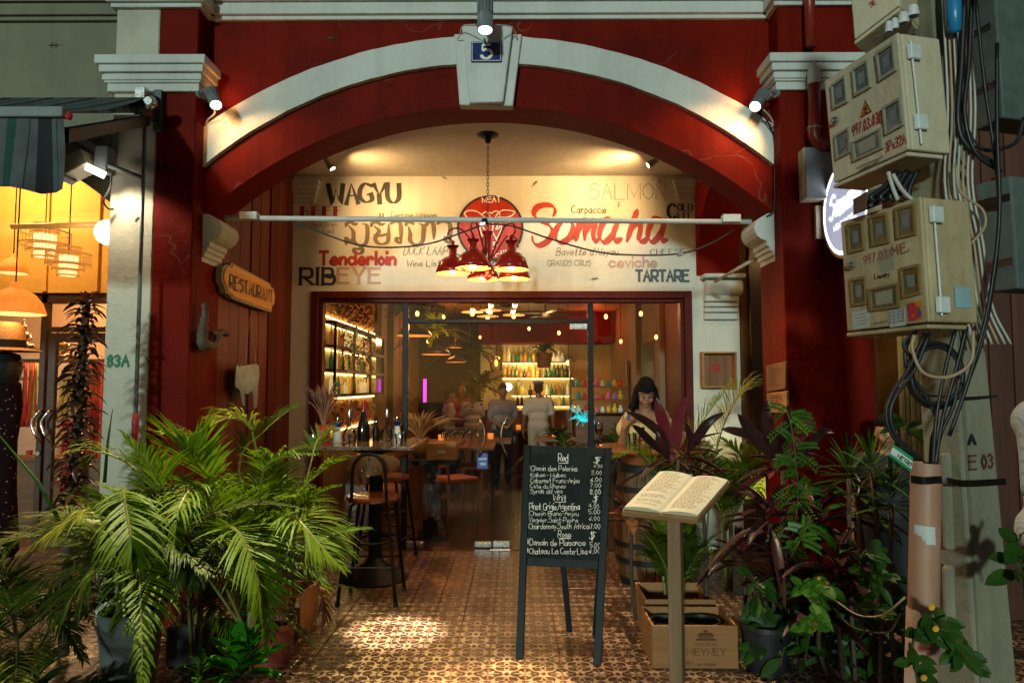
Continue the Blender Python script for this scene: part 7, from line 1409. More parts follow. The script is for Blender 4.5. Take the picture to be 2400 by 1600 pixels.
b5 = V(S(110, 1500, 3.0).x, 2.95, .0); palm(b5, 'low dark palm in front of the cement pot at the left', autos(b5, 9, (.45, .7), (20, 65), (.5, .9), .18, 14, mt=('palmd',), z=.2), ['palmd'], seed=6)
b9 = V(S(470, 1450, 3.85).x, 3.9, .1); palm(b9, 'bright crown of yellow green palm fronds above the middle of the clump', autos(b9, 18, (.75, 1.05), (58, 84), (.3, .6), .24, 29, mt=('palm', 'palm', 'palmy'), z=.3), ['palm'], seed=17, stem_h=.4)
b9 = V(S(330, 1450, 3.7).x, 3.7, .1); palm(b9, 'leafy palm standing before the pale pier at the back of the clump', autos(b9, 14, (.7, .95), (50, 82), (.3, .6), .22, 37, mt=('palm', 'palmy', 'palmd'), z=.3), ['palm'], seed=18, stem_h=.4)
b5 = V(S(420, 1500, 3.9).x, 4.0, .0); palm(b5, 'bushy mid height palm filling the gap between the two pots', autos(b5, 15, (.6, .95), (30, 80), (.4, .8), .2, 15, mt=('palmd', 'palm', 'palmd'), z=.3), ['palmd'], seed=16)
q = MB(); frond(q, ps((700, 1395, 3.9), (745, 1370, 3.85), (762, 1430, 3.8), (755, 1480, 3.8)), .10, seed=5, n=16, ang=30); tag(q.build('dead_frond', [M['palmr'], M['palmr']]), 'dry reddish brown palm frond hanging over the tiles', 'frond')
# grassy palms on the right
b6 = V(c2.location.x + .02, c2.location.y, .1)
palm(b6, 'upright grassy palm in the second wooden crate', autos(b6, 16, (.5, .8), (60, 84), (.25, .5), .16, 17, mt=('palm', 'palmd'), z=.1), ['palm'], seed=7, stems=16, stem_h=.35)
b7 = V(1.62, 5.45, 0)
palm(b7, 'tall feathery palm in front of the white pilaster', autos(b7, 11, (.8, 1.2), (55, 80), (.3, .6), .24, 19, mt=('palm', 'palmd'), z=.45) + [(ps((1610, 1300, 5.3), (1600, 1120, 5.1), (1640, 1000, 5.0), (1710, 900, 5.0)), .26, 'palm', dict(n=50, start=.3)), (ps((1610, 1300, 5.3), (1560, 1150, 5.0), (1500, 1060, 4.9), (1440, 1070, 4.8)), .2, 'palm', dict(n=50, start=.3)), (ps((1650, 1300, 5.3), (1680, 1050, 5.2), (1730, 930, 5.2), (1770, 905, 5.2)), .26, 'palmy', dict(n=50, start=.3))], ['palm'], seed=8, stem_h=.6)
b8 = V(2.15, 5.9, 0); palm(b8, 'brightly lit yellow palm in the side passage behind the red pier', autos(b8, 14, (.7, 1.1), (50, 85), (.2, .5), .24, 23, mt=('palmy', 'palm'), z=.5), ['palmy'], seed=9, stem_h=.5)
spot((1.98, 5.35, .25), (1.98, 5.33, .15), .04, 'assumed_spotlight', 'small assumed ground spotlight lighting the passage palm', (1, .85, .35), 75, (2.1, 5.9, 1.3), 90, m='black', fins=False)  # assumed unseen lamp, added to brighten the yellow passage palm
# sword leaf plants
def leaf(mb, path, w_, fold=.25, mi=0, up=None, pet=.0):
    n = len(path) - 1; vs = []
    for i, p in enumerate(path):
        T = (path[min(i + 1, n)] - path[max(i - 1, 0)]).normalized(); Sd = T.cross(up or V(0, 0, 1)); Sd = Sd.normalized() if Sd.length > .05 else V(1, 0, 0); U = Sd.cross(T)
        f = i / n; g_ = max(0, (f - pet) / (1 - pet)); ww = w_ * (.12 + .88 * math.sin(math.pi * min(1, g_ ** .8 * .97 + .03)) ** .8 if g_ > 0 else .12) * (1 if i < n else .03)
        vs += [p - Sd * ww / 2 + U * ww * fold, p, p + Sd * ww / 2 + U * ww * fold]
    mb.add(vs, [(3 * i, 3 * i + 1, 3 * i + 4, 3 * i + 3) for i in range(n)] + [(3 * i + 1, 3 * i + 2, 3 * i + 5, 3 * i + 4) for i in range(n)], mi)
def cordyline(c, label, n, L, seed, els=(0, 85), wd=.07, mats=('cord', 'cord', 'cordp'), hero=(), trunk=None, kind='cordyline', cat='plant', droop=(.3, .8), grp=None):
    c = V(*c); t = thing(kind, (c.x, c.y, 0 if trunk is None else trunk[2]), label, cat, grp); r_ = random.Random(seed)
    if trunk is not None: q = MB(); q.tube(cat_pts([trunk, V(*trunk).lerp(c, .5) + V(r_.uniform(-.03, .03), 0, 0), c + V(0, 0, .02)], 4), [.012] * 9, 6); q.build('stem', M['bark'], t, smooth=True)
    for i in range(n):
        az = i * 2.4 + r_.uniform(-.3, .3); f = i / max(1, n - 1); el = R(els[0] + (els[1] - els[0]) * f + r_.uniform(-8, 8)); ll = L * r_.uniform(.75, 1.1) * (1 - .25 * f); q = MB()
        leaf(q, auto_path(c + V(0, 0, .08 * f), az, el, ll, r_.uniform(*droop) * (1 - .6 * f), 8), wd * r_.uniform(.8, 1.15), pet=.18); q.build('leaf', M[r_.choice(mats)], t, smooth=True)
    for pts, w_, mm in hero: q = MB(); leaf(q, [V(*p) for p in cat_pts([S(*p) for p in pts], 3)], w_, fold=.15, up=V(0, -1, .2), pet=.12); q.build('leaf', M[mm], t, smooth=True)
    return t
c_ = S(1590, 1085, 4.35)
cordyline(c_, 'large maroon and pink cordyline rising behind the menu stand', 14, .34, 31, els=(-10, 40), hero=[([(1585, 1075, 4.3), (1560, 1010, 4.25), (1545, 965, 4.2), (1538, 930, 4.2)], .075, 'cordp'), ([(1595, 1075, 4.3), (1585, 1010, 4.25), (1595, 960, 4.22), (1610, 928, 4.2)], .075, 'cordp'), ([(1580, 1075, 4.3), (1550, 1020, 4.2), (1510, 985, 4.1), (1464, 962, 4.05)], .055, 'cord'), ([(1600, 1075, 4.3), (1630, 1030, 4.25), (1660, 990, 4.2), (1700, 965, 4.2)], .06, 'cord'), ([(1580, 1085, 4.3), (1530, 1040, 4.2), (1500, 1010, 4.15), (1480, 995, 4.1)], .05, 'cord'), ([(1600, 1080, 4.3), (1620, 1040, 4.2), (1612, 1010, 4.15), (1605, 985, 4.1)], .045, 'cord'), ([(1585, 1085, 4.3), (1560, 1060, 4.2), (1545, 1035, 4.1), (1540, 1010, 4.1)], .05, 'cord')], trunk=(c_.x, 4.35, .15))
c_ = S(1835, 1110, 4.2)
cordyline(c_, 'second maroon cordyline before the right pier with upright leaves', 12, .34, 33, els=(-15, 35), hero=[([(1832, 1100, 4.15), (1810, 1030, 4.1), (1795, 985, 4.05), (1800, 935, 4.05)], .08, 'cord'), ([(1838, 1100, 4.15), (1835, 1030, 4.1), (1850, 980, 4.05), (1845, 945, 4.0)], .075, 'cord'), ([(1840, 1100, 4.15), (1860, 1040, 4.1), (1885, 1000, 4.05), (1900, 970, 4.0)], .08, 'cordp'), ([(1830, 1100, 4.15), (1790, 1040, 4.1), (1750, 1000, 4.05), (1728, 968, 4.0)], .07, 'cord'), ([(1828, 1110, 4.15), (1770, 1030, 4.1), (1720, 1010, 4.0), (1690, 1005, 4.0)], .055, 'cord'), ([(1845, 1100, 4.15), (1890, 1050, 4.1), (1930, 1010, 4.05), (1955, 1015, 4.0)], .05, 'cord')], trunk=(c_.x - .02, 4.2, .1))
for i, (px, py, Y, n, L, els, lab, mm) in enumerate(((1805, 1235, 4.0, 18, .36, (-25, 60), 'drooping dark cordyline below the tall one', ('cord',)), (1745, 1330, 4.15, 14, .3, (-10, 65), 'dark cordyline leaning out of the wine crate', ('cord', 'cordp')), (1915, 1230, 4.05, 14, .34, (-20, 60), 'dark cordyline at the foot of the right pier', ('cord',)), (1925, 1440, 3.75, 18, .32, (-20, 60), 'olive and bronze cordyline low at the right', ('cord', 'bromel', 'mg')), (2010, 1200, 3.9, 14, .32, (-15, 70), 'dark cordyline right of the pier', ('cord', 'mg')), (1480, 1230, 4.6, 11, .28, (0, 65), 'small red stemmed cordyline beside the barrel', ('cord', 'bromel')), (1640, 1130, 4.5, 10, .30, (-10, 50), 'dark cordyline just right of the open menu', ('cord',)), (1960, 1340, 3.7, 14, .3, (-10, 60), 'shadowed cordyline between pier and pole', ('cord', 'mg')), (1850, 1360, 3.9, 12, .28, (-20, 60), 'low maroon cordyline above the black pot', ('cord',)))):
    c_ = S(px, py, Y); cordyline(c_, lab, n, L, 40 + i, els=els, mats=mm, trunk=(c_.x + .02, Y, .05))
# bird's nest like glossy plant at the front
c_ = S(560, 1585, 3.05); cordyline(c_, 'glossy bright green leafy plant at the bottom left', 22, .22, 60, els=(15, 85), wd=.075, mats=('neon',), kind='leafy_plant', droop=(.1, .35)); c_ = S(465, 1600, 3.0); cordyline(c_, 'small yellow green leafy plant beside the glossy one', 10, .14, 61, els=(15, 85), wd=.05, mats=('lg',), kind='leafy_plant')
# narrow leaved shrub
for i, (px, py, Y, lab) in enumerate(((2045, 1115, 3.6, 'narrow leaved green shrub between the red pier and the pole'), (1990, 1130, 3.8, 'narrow leaved dark shrub just left of the brighter one'), (2090, 1190, 3.5, 'narrow leaved shrub close to the salmon pipe'))):
    c_ = S(px, py, Y); cordyline(c_, lab, 34, .26, 70 + i, els=(-15, 85), wd=.014, mats=('mg', 'lg') if i == 0 else ('mg',), trunk=(c_.x, Y, .0), kind='shrub', droop=(.05, .3))
# pinnate vine in front of the pier
def vine(path, label, m, n, L, lw, seed, stemm='bark', flowers=0, wide=False, cat='vine', name='vine'):
    t = thing(name, path[0], label, cat); r_ = random.Random(seed); pts = cat_pts(path, 8); q = MB(); q.tube(pts, .004, 5); q.build('stem', M[stemm], t, smooth=True); k = len(pts) - 1
    q = MB(); 
    for i in range(n):
        x = r_.uniform(0, .999) * k; j = int(x); p = pts[j].lerp(pts[j + 1], x - j); d = V(r_.uniform(-1, 1), r_.uniform(-1, .3), r_.uniform(-.5, .7)).normalized()
        if wide: leaf(q, [p + d * L * f + V(0, 0, -.25 * L * f * f) for f in (0, .2, .4, .6, .8, 1)], lw * r_.uniform(.7, 1.2), fold=.12, up=V(0, -1, .4), pet=.15)
        else:
            e = d * L; s_ = d.cross(V(0, -1, 0)).normalized()
            for f in range(1, 9):
                for sg_ in (-1, 1): c0 = p + e * f / 8 + V(0, 0, -.3 * L * (f / 8) ** 2); a = (s_ * sg_ + d * .5).normalized(); w_ = d * lw * .3; q.add([c0, c0 + a * lw * .5 + w_, c0 + a * lw, c0 + a * lw * .5 - w_], [(0, 1, 2, 3)])
    tag(q.build('leaves', M[m], t), kind='stuff')
    for f in range(flowers):
        p = r_.choice(pts) + V(r_.uniform(-.04, .04), -.03, r_.uniform(.0, .05)); q = MB()
        for g_ in range(6): a = g_ * 1.05; u = V(math.cos(a), -.4, math.sin(a)) * .010; w_ = V(-math.sin(a), 0, math.cos(a)) * .008; q.add([p, p + u * .6 + w_, p + u, p + u * .6 - w_], [(0, 1, 2, 3)])
        q.build('flower', M['yel'], t)
    return t
M['yel'] = mat('yellow_flower', (.65, .32, .02), rough=.6, bmp=0)
vine([S(1850, 1290, 3.9), S(1870, 1180, 3.85), S(1865, 1080, 3.85), S(1855, 1000, 3.9), S(1840, 950, 3.95)], 'light green vine with small paired leaflets climbing the cordyline', 'lg', 44, .12, .026, 80)
vine([S(1900, 1210, 3.7), S(1880, 1260, 3.7), S(1860, 1290, 3.7)], 'yellow green sprig hanging in front of the cordyline', 'lg', 10, .09, .03, 81)
vine([S(1900, 1480, 3.4), S(1905, 1420, 3.4), S(1880, 1380, 3.35), S(1940, 1370, 3.35)], 'bright leafy plant with a yellow flower at the lower right', 'lg', 26, .10, .05, 82, flowers=2, wide=True)
vine([S(2050, 1450, 3.2), S(2060, 1330, 3.2), S(2030, 1290, 3.15), S(2020, 1330, 3.15), S(2080, 1350, 3.15)], 'leafy plant with small yellow flowers left of the salmon pipe', 'mg', 34, .09, .042, 83, flowers=2, wide=True)
vine([S(2150, 1600, 2.1), S(2140, 1500, 2.1), S(2190, 1450, 2.1), S(2230, 1500, 2.15), S(2270, 1560, 2.15)], 'broad leafed creeper around the foot of the salmon pipe', 'mg', 60, .065, .032, 84, flowers=4, wide=True)
vine([S(2395, 1390, 2.3), S(2385, 1300, 2.3), S(2392, 1250, 2.3)], 'dark leaves hanging at the right edge by the pole', 'mg', 12, .10, .05, 85, wide=True)
vine([S(2100, 1110, 2.9), S(2120, 1010, 2.9), S(2135, 985, 2.9)], 'single thin plant with drooping leaves by the pale shutter', 'mg', 8, .12, .045, 86, wide=True)
for i in range(7):
    px = 1775 + i * 55; vine([S(px, 1560, 3.9 - .1 * (i % 3)), S(px + 15, 1450, 3.9), S(px - 10, 1350, 3.95)], ('low dark foliage under the cordylines, %s' % ('beside the printed crate', 'behind the black pot', 'right of the black pot', 'under the olive cordyline', 'before the pier corner', 'left of the flowering plant', 'near the salmon pipe')[i]), 'mg', 26, .14, .05, 90 + i, wide=True, cat='plant', name='low_plant')
curl([S(1950, 1400, 3.3), S(2010, 1440, 3.2), S(2070, 1440, 3.1), S(2120, 1400, 2.9)], 'bare_twig', 'bare pale creeper stem arching toward the salmon pipe', 'wireo', .004, 'vine'); curl([S(1950, 1420, 3.3), S(2000, 1470, 3.2), S(2080, 1480, 3.1), S(2110, 1440, 2.9)], 'bare_twig', 'lower bare creeper stem by the flowering plant', 'bark', .004, 'vine')
# tall leafy column in front of the neighbour door
t = thing('leafy_column', (S(165, 1200, 4.1).x, 4.1, 0), 'tall dark column of curling bronze leaves before the neighbour door', 'plant'); A_, B2_ = S(160, 1260, 4.1), S(203, 715, 4.1); q = MB(); q.tube([V(A_.x, 4.1, 0), A_, B2_], [.03, .03, .02], 8); q.build('stem', M['bark'], t, smooth=True); lme = []
for k_ in range(5):
    q = MB(); leaf(q, auto_path(V(0, 0, 0), 0, R(42 + 8 * k_), .20, .85, 6), .055, fold=.18, pet=.0); o = q.build('leaf', M['bromel'] if k_ else M['cord'], smooth=True, origin=(0, 0, 0)); lme.append(o.data); bpy.data.objects.remove(o)
for i in range(290):
    f = (i + rnd.random()) / 290; p = A_.lerp(B2_, f); o = bpy.data.objects.new('leaf', rnd.choice(lme)); C.objects.link(o); o.parent = t; o.location = p - t.location; s = rnd.uniform(.7, 1.05) * (1.1 - .25 * f); o.scale = (s,) * 3; o.rotation_euler = (rnd.uniform(-.2, .2), rnd.uniform(-.35, .25), i * 2.4)
q = MB(); [leaf(q, auto_path(B2_, a, R(70), .10, .1, 5), .03) for a in (0, 1, 2, 3, 4, 5)]; q.build('red_tip', M['cordp'], t)
for pts, lab in (([(245, 1130, 3.6), (252, 1040, 3.6), (264, 958, 3.6)], 'thin upright spear leaf before the pale pier'), ([(150, 1240, 3.0), (90, 1130, 3.0), (-10, 1010, 3.0)], 'thin dark stalk slanting up to the left edge')): q = MB(); q.tube([S(*p) for p in pts], [.009, .007, .002], 6); tag(q.build('spear_leaf', M['mg'], smooth=True), lab, 'leaf')
# plants inside
bi = V(px2x(1275, 12.9), 12.9, S(0, 862, 12.9).z); t = thing('hanging_pot', bi, 'hanging pot of fern before the glowing bar shelves', 'plant'); q = MB(); q.lathe([(0, 0), (.12, 0), (.155, .28), (.14, .28)], bi, 16); q.build('pot', M['shelfw'], t, smooth=True, ang=40)
for i in range(14): q = MB(); frond(q, auto_path(bi + V(0, 0, .26), i * .9, R(rnd.uniform(40, 75)), rnd.uniform(.35, .6), rnd.uniform(.5, 1)), .10, seed=i, n=14, wd=.014); q.build('frond', [M['palmd'], M['palmd']], t)
for i, (px, Y, h, L, n, lab, mt) in enumerate(((1125, 12.6, 1.5, .9, 16, 'dark indoor palm behind the group of guests', 'palmd'), (1330, 8.2, .75, .8, 14, 'indoor palm behind the right glass door', 'palmd'), (1440, 7.7, .8, .55, 14, 'indoor palm at the right window post', 'palmd'), (1010, 9.4, 2.2, .7, 12, 'hanging greenery over the left pendants', 'palm'), (985, 7.9, 2.45, .45, 12, 'hanging plant at the top of the left door', 'palm'), (1100, 13.6, 2.2, .9, 14, 'tall dark indoor plant by the brick wall', 'palmd'))):
    b_ = V(px2x(px, Y), Y, h); t = thing('indoor_plant', b_, lab, 'plant')
    for j in range(n): q = MB(); frond(q, auto_path(b_, j * 2.4, R(rnd.uniform(10, 75)), L * rnd.uniform(.6, 1), rnd.uniform(.4, 1)), .17, seed=j + i * 20, n=14, wd=.022); q.build('frond', [M[mt], M['stem']], t)
    q = MB(); q.tube([b_, (b_.x, b_.y, 0.004 if h < 2 else IC)], .015, 6); q.build('stem', M['bark'], t)
t = thing('dried_garland', (IL + .25, 7.6, 2.3), 'dark dried flower garland hanging by the gold panel', 'garland')
for k_ in range(3):
    q = MB(); y0 = 7.5 + k_ * .45
    for i in range(160): z = rnd.uniform(1.75, 2.95); p = V(IL + .22 + rnd.uniform(-.06, .06), y0 + rnd.uniform(-.06, .06), z); d = V(rnd.uniform(-1, 1), rnd.uniform(-1, 1), rnd.uniform(-1, .3)) * .07; w_ = d.orthogonal().normalized() * .012; q.add([p, p + d * .5 + w_, p + d, p + d * .5 - w_], [(0, 1, 2, 3)])
    tag(q.build('dried_strands', M['bromel'], t), kind='stuff')
# ---------------------------------------------------------------- people
def capsule(mb, a, ra, b, rb, n=12):
    a, b = V(*a), V(*b); d = b - a; L = d.length; ax = d / L if L > 1e-6 else V(0, 0, 1); pr = []
    for i in range(5): t = math.pi / 2 * (1 - i / 4); pr.append((ra * math.cos(t) + 1e-4, -ra * math.sin(t)))
    for i in range(5): t = math.pi / 2 * i / 4; pr.append((rb * math.cos(t) + 1e-4, L + rb * math.sin(t)))
    mb.lathe(pr, a, n, axis=ax)
def blob(segs, name, m, parent, vox=.012, smooth_it=4, extra=None):
    q = MB()
    for s in segs: capsule(q, *s)
    if extra: extra(q)
    o = q.build(name, m, parent, smooth=True)
    r_ = o.modifiers.new('r', 'REMESH'); r_.mode = 'VOXEL'; r_.voxel_size = vox; r_.use_smooth_shade = True
    if smooth_it: s = o.modifiers.new('s', 'SMOOTH'); s.iterations = smooth_it; s.factor = .5
    dg = bpy.context.evaluated_depsgraph_get(); me = bpy.data.meshes.new_from_object(o.evaluated_get(dg)); o.modifiers.clear(); o.data = me
    return o
M['skin'] = mat('tan_skin', (.36, .17, .095), rough=.5, var=.08, bmp=.04, spec=.4); M['skind'] = mat('brown_skin', (.17, .075, .04), rough=.5, var=.08, bmp=.03); M['hair'] = mat('black_hair', (.008, .006, .005), rough=.75, var=.5, scale=30, bmp=.8, bs=160, stretch=(1, 1, .12), spec=.12)
M['yshirt'] = mat('pale_yellow_top', (.60, .50, .22), rough=.8, var=.1, bmp=.1); M['wshirt'] = mat('white_work_shirt', (.42, .38, .33), rough=.8, var=.1); M['bshirt'] = mat('beige_shirt', (.36, .28, .21), rough=.8, var=.1); M['tro'] = mat('khaki_trousers', (.30, .23, .16), rough=.85, var=.12); M['blk'] = mat('black_cloth', (.012, .012, .014), rough=.8); M['pats'] = mat('patterned_red_shirt', (.28, .09, .06), rough=.8, var=.8, scale=30); M['gsh'] = mat('grey_shirt', (.16, .13, .12), rough=.8); M['strp'] = None
M['lip'] = mat('lips', (.30, .06, .04), rough=.4, bmp=0); M['brow'] = mat('eyebrow', (.02, .012, .01), rough=.7, bmp=0); M['eyew'] = mat('eye', (.5, .45, .4), rough=.2, bmp=0)
def head_extra(c, s=1, f=V(0, -1, 0), up=V(0, 0, 1)):
    sd = f.cross(up).normalized()
    def ex(q):
        def el(cc, rx, ry, rz, n=16):
            m_ = 10; vs = []
            for i in range(m_ + 1):
                th = math.pi * i / m_
                for j in range(n): a = 2 * math.pi * j / n; vs.append(cc + sd * rx * math.sin(th) * math.cos(a) + f * ry * math.sin(th) * math.sin(a) - up * rz * math.cos(th))
            q.add(vs, [(i * n + j, i * n + (j + 1) % n, (i + 1) * n + (j + 1) % n, (i + 1) * n + j) for i in range(m_) for j in range(n)])
        el(c + up * .02 * s, .073 * s, .092 * s, .098 * s); el(c + f * .022 * s - up * .045 * s, .055 * s, .062 * s, .068 * s); el(c + f * .052 * s - up * .092 * s, .024 * s, .022 * s, .02 * s)
        for k_ in (-1, 1):
            el(c + f * .060 * s + sd * k_ * .038 * s - up * .035 * s, .024 * s, .02 * s, .026 * s); el(c + sd * k_ * .074 * s - up * .01 * s - f * .005 * s, .009 * s, .018 * s, .03 * s)
            el(c + f * .083 * s + sd * k_ * .03 * s + up * .018 * s, .020 * s, .008 * s, .007 * s)
        capsule(q, c + f * .086 * s + up * .012 * s, .010 * s, c + f * .104 * s - up * .022 * s, .013 * s, 8); el(c + f * .096 * s - up * .03 * s, .017 * s, .010 * s, .008 * s)
        el(c + f * .083 * s - up * .058 * s, .024 * s, .012 * s, .011 * s)
    return ex
def face_parts(body, c, s, f, up=V(0, 0, 1), closed=False):
    sd = f.cross(up).normalized()
    def curvy(pts, r, nm, m):
        q = MB(); q.tube(cat_pts([c + sd * x * s + f * y * s + up * z * s for x, y, z in pts], 4), [r * s * max(.25, math.sin(math.pi * (i + .6) / (4 * (len(pts) - 1) + 1.2))) for i in range(4 * (len(pts) - 1) + 1)], 6); q.build(nm, m, body, smooth=True)
    for k_ in (-1, 1):
        if not closed: q = MB(); q.ball(c + sd * k_ * .031 * s + f * .079 * s + up * .004 * s, .012 * s, 10); q.build('eye', M['eyew'], body, smooth=True); q = MB(); q.ball(c + sd * k_ * .031 * s + f * .088 * s + up * .003 * s, .006 * s, 8); q.build('pupil', M['brow'], body, smooth=True)
        curvy([(k_ * .016, .088, -.002), (k_ * .031, .092, -.007), (k_ * .047, .080, -.001)], .003, 'eyelash', M['brow'])
        curvy([(k_ * .014, .093, .024), (k_ * .032, .093, .031), (k_ * .052, .078, .024)], .0045, 'eyebrow', M['brow'])
    curvy([(-.022, .086, -.058), (-.008, .096, -.054), (0, .097, -.056), (.008, .096, -.054), (.022, .086, -.058)], .006, 'lips', M['lip'])
def hand(q, w_, d, up, s=1, curl_=.5, side=1):
    "five fingers from wrist point w_ pointing along d; up = back of the hand"
    d = d.normalized(); sd = d.cross(up).normalized(); pal = w_ + d * .075 * s
    for k_ in (-1.5, -.5, .5, 1.5): capsule(q, w_ + sd * k_ * .011 * s, .015 * s, pal + sd * k_ * .019 * s, .012 * s, 8)
    for i, k_ in enumerate((-1.5, -.5, .5, 1.5)):
        L = (.062, .075, .070, .055)[i] * s; p = pal + sd * k_ * .021 * s; dd = d
        for j in range(3):
            dd = (dd * math.cos(curl_) - up * math.sin(curl_)).normalized(); p2 = p + dd * L * (.42, .33, .25)[j]; capsule(q, p, .009 * s, p2, .008 * s, 8); p = p2
    p = w_ + d * .02 * s + sd * side * -.026 * s; dd = (d * .7 - sd * side * .8 - up * .25).normalized(); p2 = p + dd * .04 * s; capsule(q, p, .012 * s, p2, .010 * s, 8); capsule(q, p2, .010 * s, p2 + (dd + d * .7 - up * .4).normalized() * .03 * s, .008 * s, 8)
# seated woman at the barrel
c = S(1513, 921, 6.02); f = V(-.06, -.93, -.36).normalized(); up = V(-.02, -.34, .94).normalized(); up = (up - f * up.dot(f)).normalized()
wm = thing('person', (c.x, 6.1, 0), 'woman with dark fringed shoulder length hair in a pale yellow top, seated at the barrel', 'person')
shL, shR = S(1472, 978, 6.06), S(1556, 972, 6.06); nk = (shL + shR) / 2; hip = V(nk.x, 6.14, .86); elL = S(1458, 1042, 5.92); wrL = S(1462, 1000, 5.80); elR = S(1578, 1035, 5.95); wrR = V(S(1552, 1030, 5.78).x, 5.76, ZB + .035)
ch_ = nk + V(0, .0, -.14)
segs = [(c + V(0, .04, -.10), .052, nk + V(0, .015, .015), .056), (nk + V(-.10, 0, -.02), .055, nk + V(.10, 0, -.02), .055), (shL, .047, shR, .047), (ch_ + V(-.07, -.01, 0), .085, ch_ + V(.07, -.01, 0), .085), (ch_ + V(0, 0, -.02), .10, hip + V(0, 0, .15), .10), (hip + V(-.07, 0, 0), .11, hip + V(.07, 0, 0), .11),
        (shL, .045, elL, .035), (elL, .034, wrL, .023), (shR, .045, elR, .035), (elR, .034, wrR, .023), (hip + V(-.09, 0, 0), .09, hip + V(-.11, -.36, -.02), .06), (hip + V(.09, 0, 0), .09, hip + V(.11, -.36, -.02), .06), (hip + V(-.11, -.36, -.02), .058, hip + V(-.11, -.30, -.42), .04), (hip + V(.11, -.36, -.02), .058, hip + V(.11, -.30, -.42), .04), (hip + V(-.11, -.30, -.44), .035, hip + V(-.11, -.44, -.47), .03), (hip + V(.11, -.30, -.44), .035, hip + V(.11, -.44, -.47), .03)]
def ex(q): head_extra(c, 1.0, f, up)(q); hand(q, wrL, V(.25, -.25, .55), V(-.6, -.6, .2), .95, .75, 1); hand(q, wrR, V(-.9, -.2, -.05), V(0, 0, 1), .95, .35, -1)
body = blob(segs, 'body', M['skin'], wm, vox=.0062, smooth_it=3, extra=ex); face_parts(wm, c, 1.0, f, up, closed=True)
def top_(q): pass
tp = [(nk + V(-.135, 0, -.015), .066, nk + V(-.185, -.01, -.11), .078), (nk + V(.135, 0, -.015), .066, nk + V(.185, -.01, -.11), .078), (ch_ + V(-.09, -.025, -.04), .105, ch_ + V(.09, -.025, -.04), .105), (ch_ + V(0, -.01, -.08), .125, hip + V(0, 0, .1), .125), (ch_ + V(-.14, -.02, .02), .075, ch_ + V(.14, -.02, .02), .075)]
blob(tp, 'top', M['yshirt'], wm, vox=.009, smooth_it=3)
blob([(hip + V(-.09, 0, 0), .105, hip + V(-.11, -.36, -.02), .075), (hip + V(.09, 0, 0), .105, hip + V(.11, -.36, -.02), .075), (hip + V(-.11, -.36, -.02), .07, hip + V(-.11, -.30, -.38), .055), (hip + V(.11, -.36, -.02), .07, hip + V(.11, -.30, -.38), .055), (hip + V(-.08, 0, 0), .12, hip + V(.08, 0, 0), .12)], 'trousers', M['blk'], wm, vox=.014)
sd = f.cross(up).normalized(); hs_ = []
for i in range(46):
    a = math.pi * (-.12 + 1.24 * i / 45); # around the back from ear to ear
    o_ = sd * math.cos(a) * .084 - f * math.sin(a) * .098; rr3 = random.Random(i); z1_ = -.14 + rr3.uniform(-.05, .03); w1 = 1.24 + rr3.uniform(-.18, .24)
    hs_ += [(c + up * .10 + o_ * .4, .022, c + up * .03 + o_ * 1.04, .017), (c + up * .03 + o_ * 1.04, .017, c + o_ * (1.2 + rr3.uniform(-.1, .1)) - V(0, 0, .06), .016), (c + o_ * 1.18 - V(0, 0, .06), .016, c + o_ * w1 + V(rr3.uniform(-.035, .035), rr3.uniform(-.02, .02), z1_), .008)]
hs_ += [(c + up * .085 + sd * .02, .055, c + up * .085 - sd * .02, .055), (c + up * .07 - f * .03, .07, c + up * .04 - f * .04, .075)]
for i in range(15):
    x = -.062 + .124 * i / 14; rr3 = random.Random(i + 50); hs_.append((c + up * .108 + sd * x * .6 + f * .045, .020, c + up * (.045 + rr3.uniform(-.008, .012)) + sd * x + f * (.100 - abs(x) * .45), .0085))
blob(hs_, 'hair', M['hair'], wm, vox=.007, smooth_it=1)
q = MB(); q.obox(wrL + V(.03, -.05, .09), (V(.012, 0, 0), V(0, .006, .0), V(0, .0, .032))); tag(q.build('lighter', mat('blue_case', (.05, .08, .22), rough=.4), bevel=.003), 'small blue case held up in the seated woman\'s hand', 'case')
q = MB(); q.tube(cat_pts([nk + V(-.05, -.045, .02), nk + V(-.02, -.065, -.025), nk + V(0, -.07, -.035), nk + V(.02, -.065, -.025), nk + V(.05, -.045, .02)], 5), .0016, 5); q.build('necklace', M['bronze'], wm)
st_ = dup(s1, loc=(hip.x, hip.y + .02, .005), rz=math.pi); st_['label'] = 'bar stool under the seated woman behind the barrel'
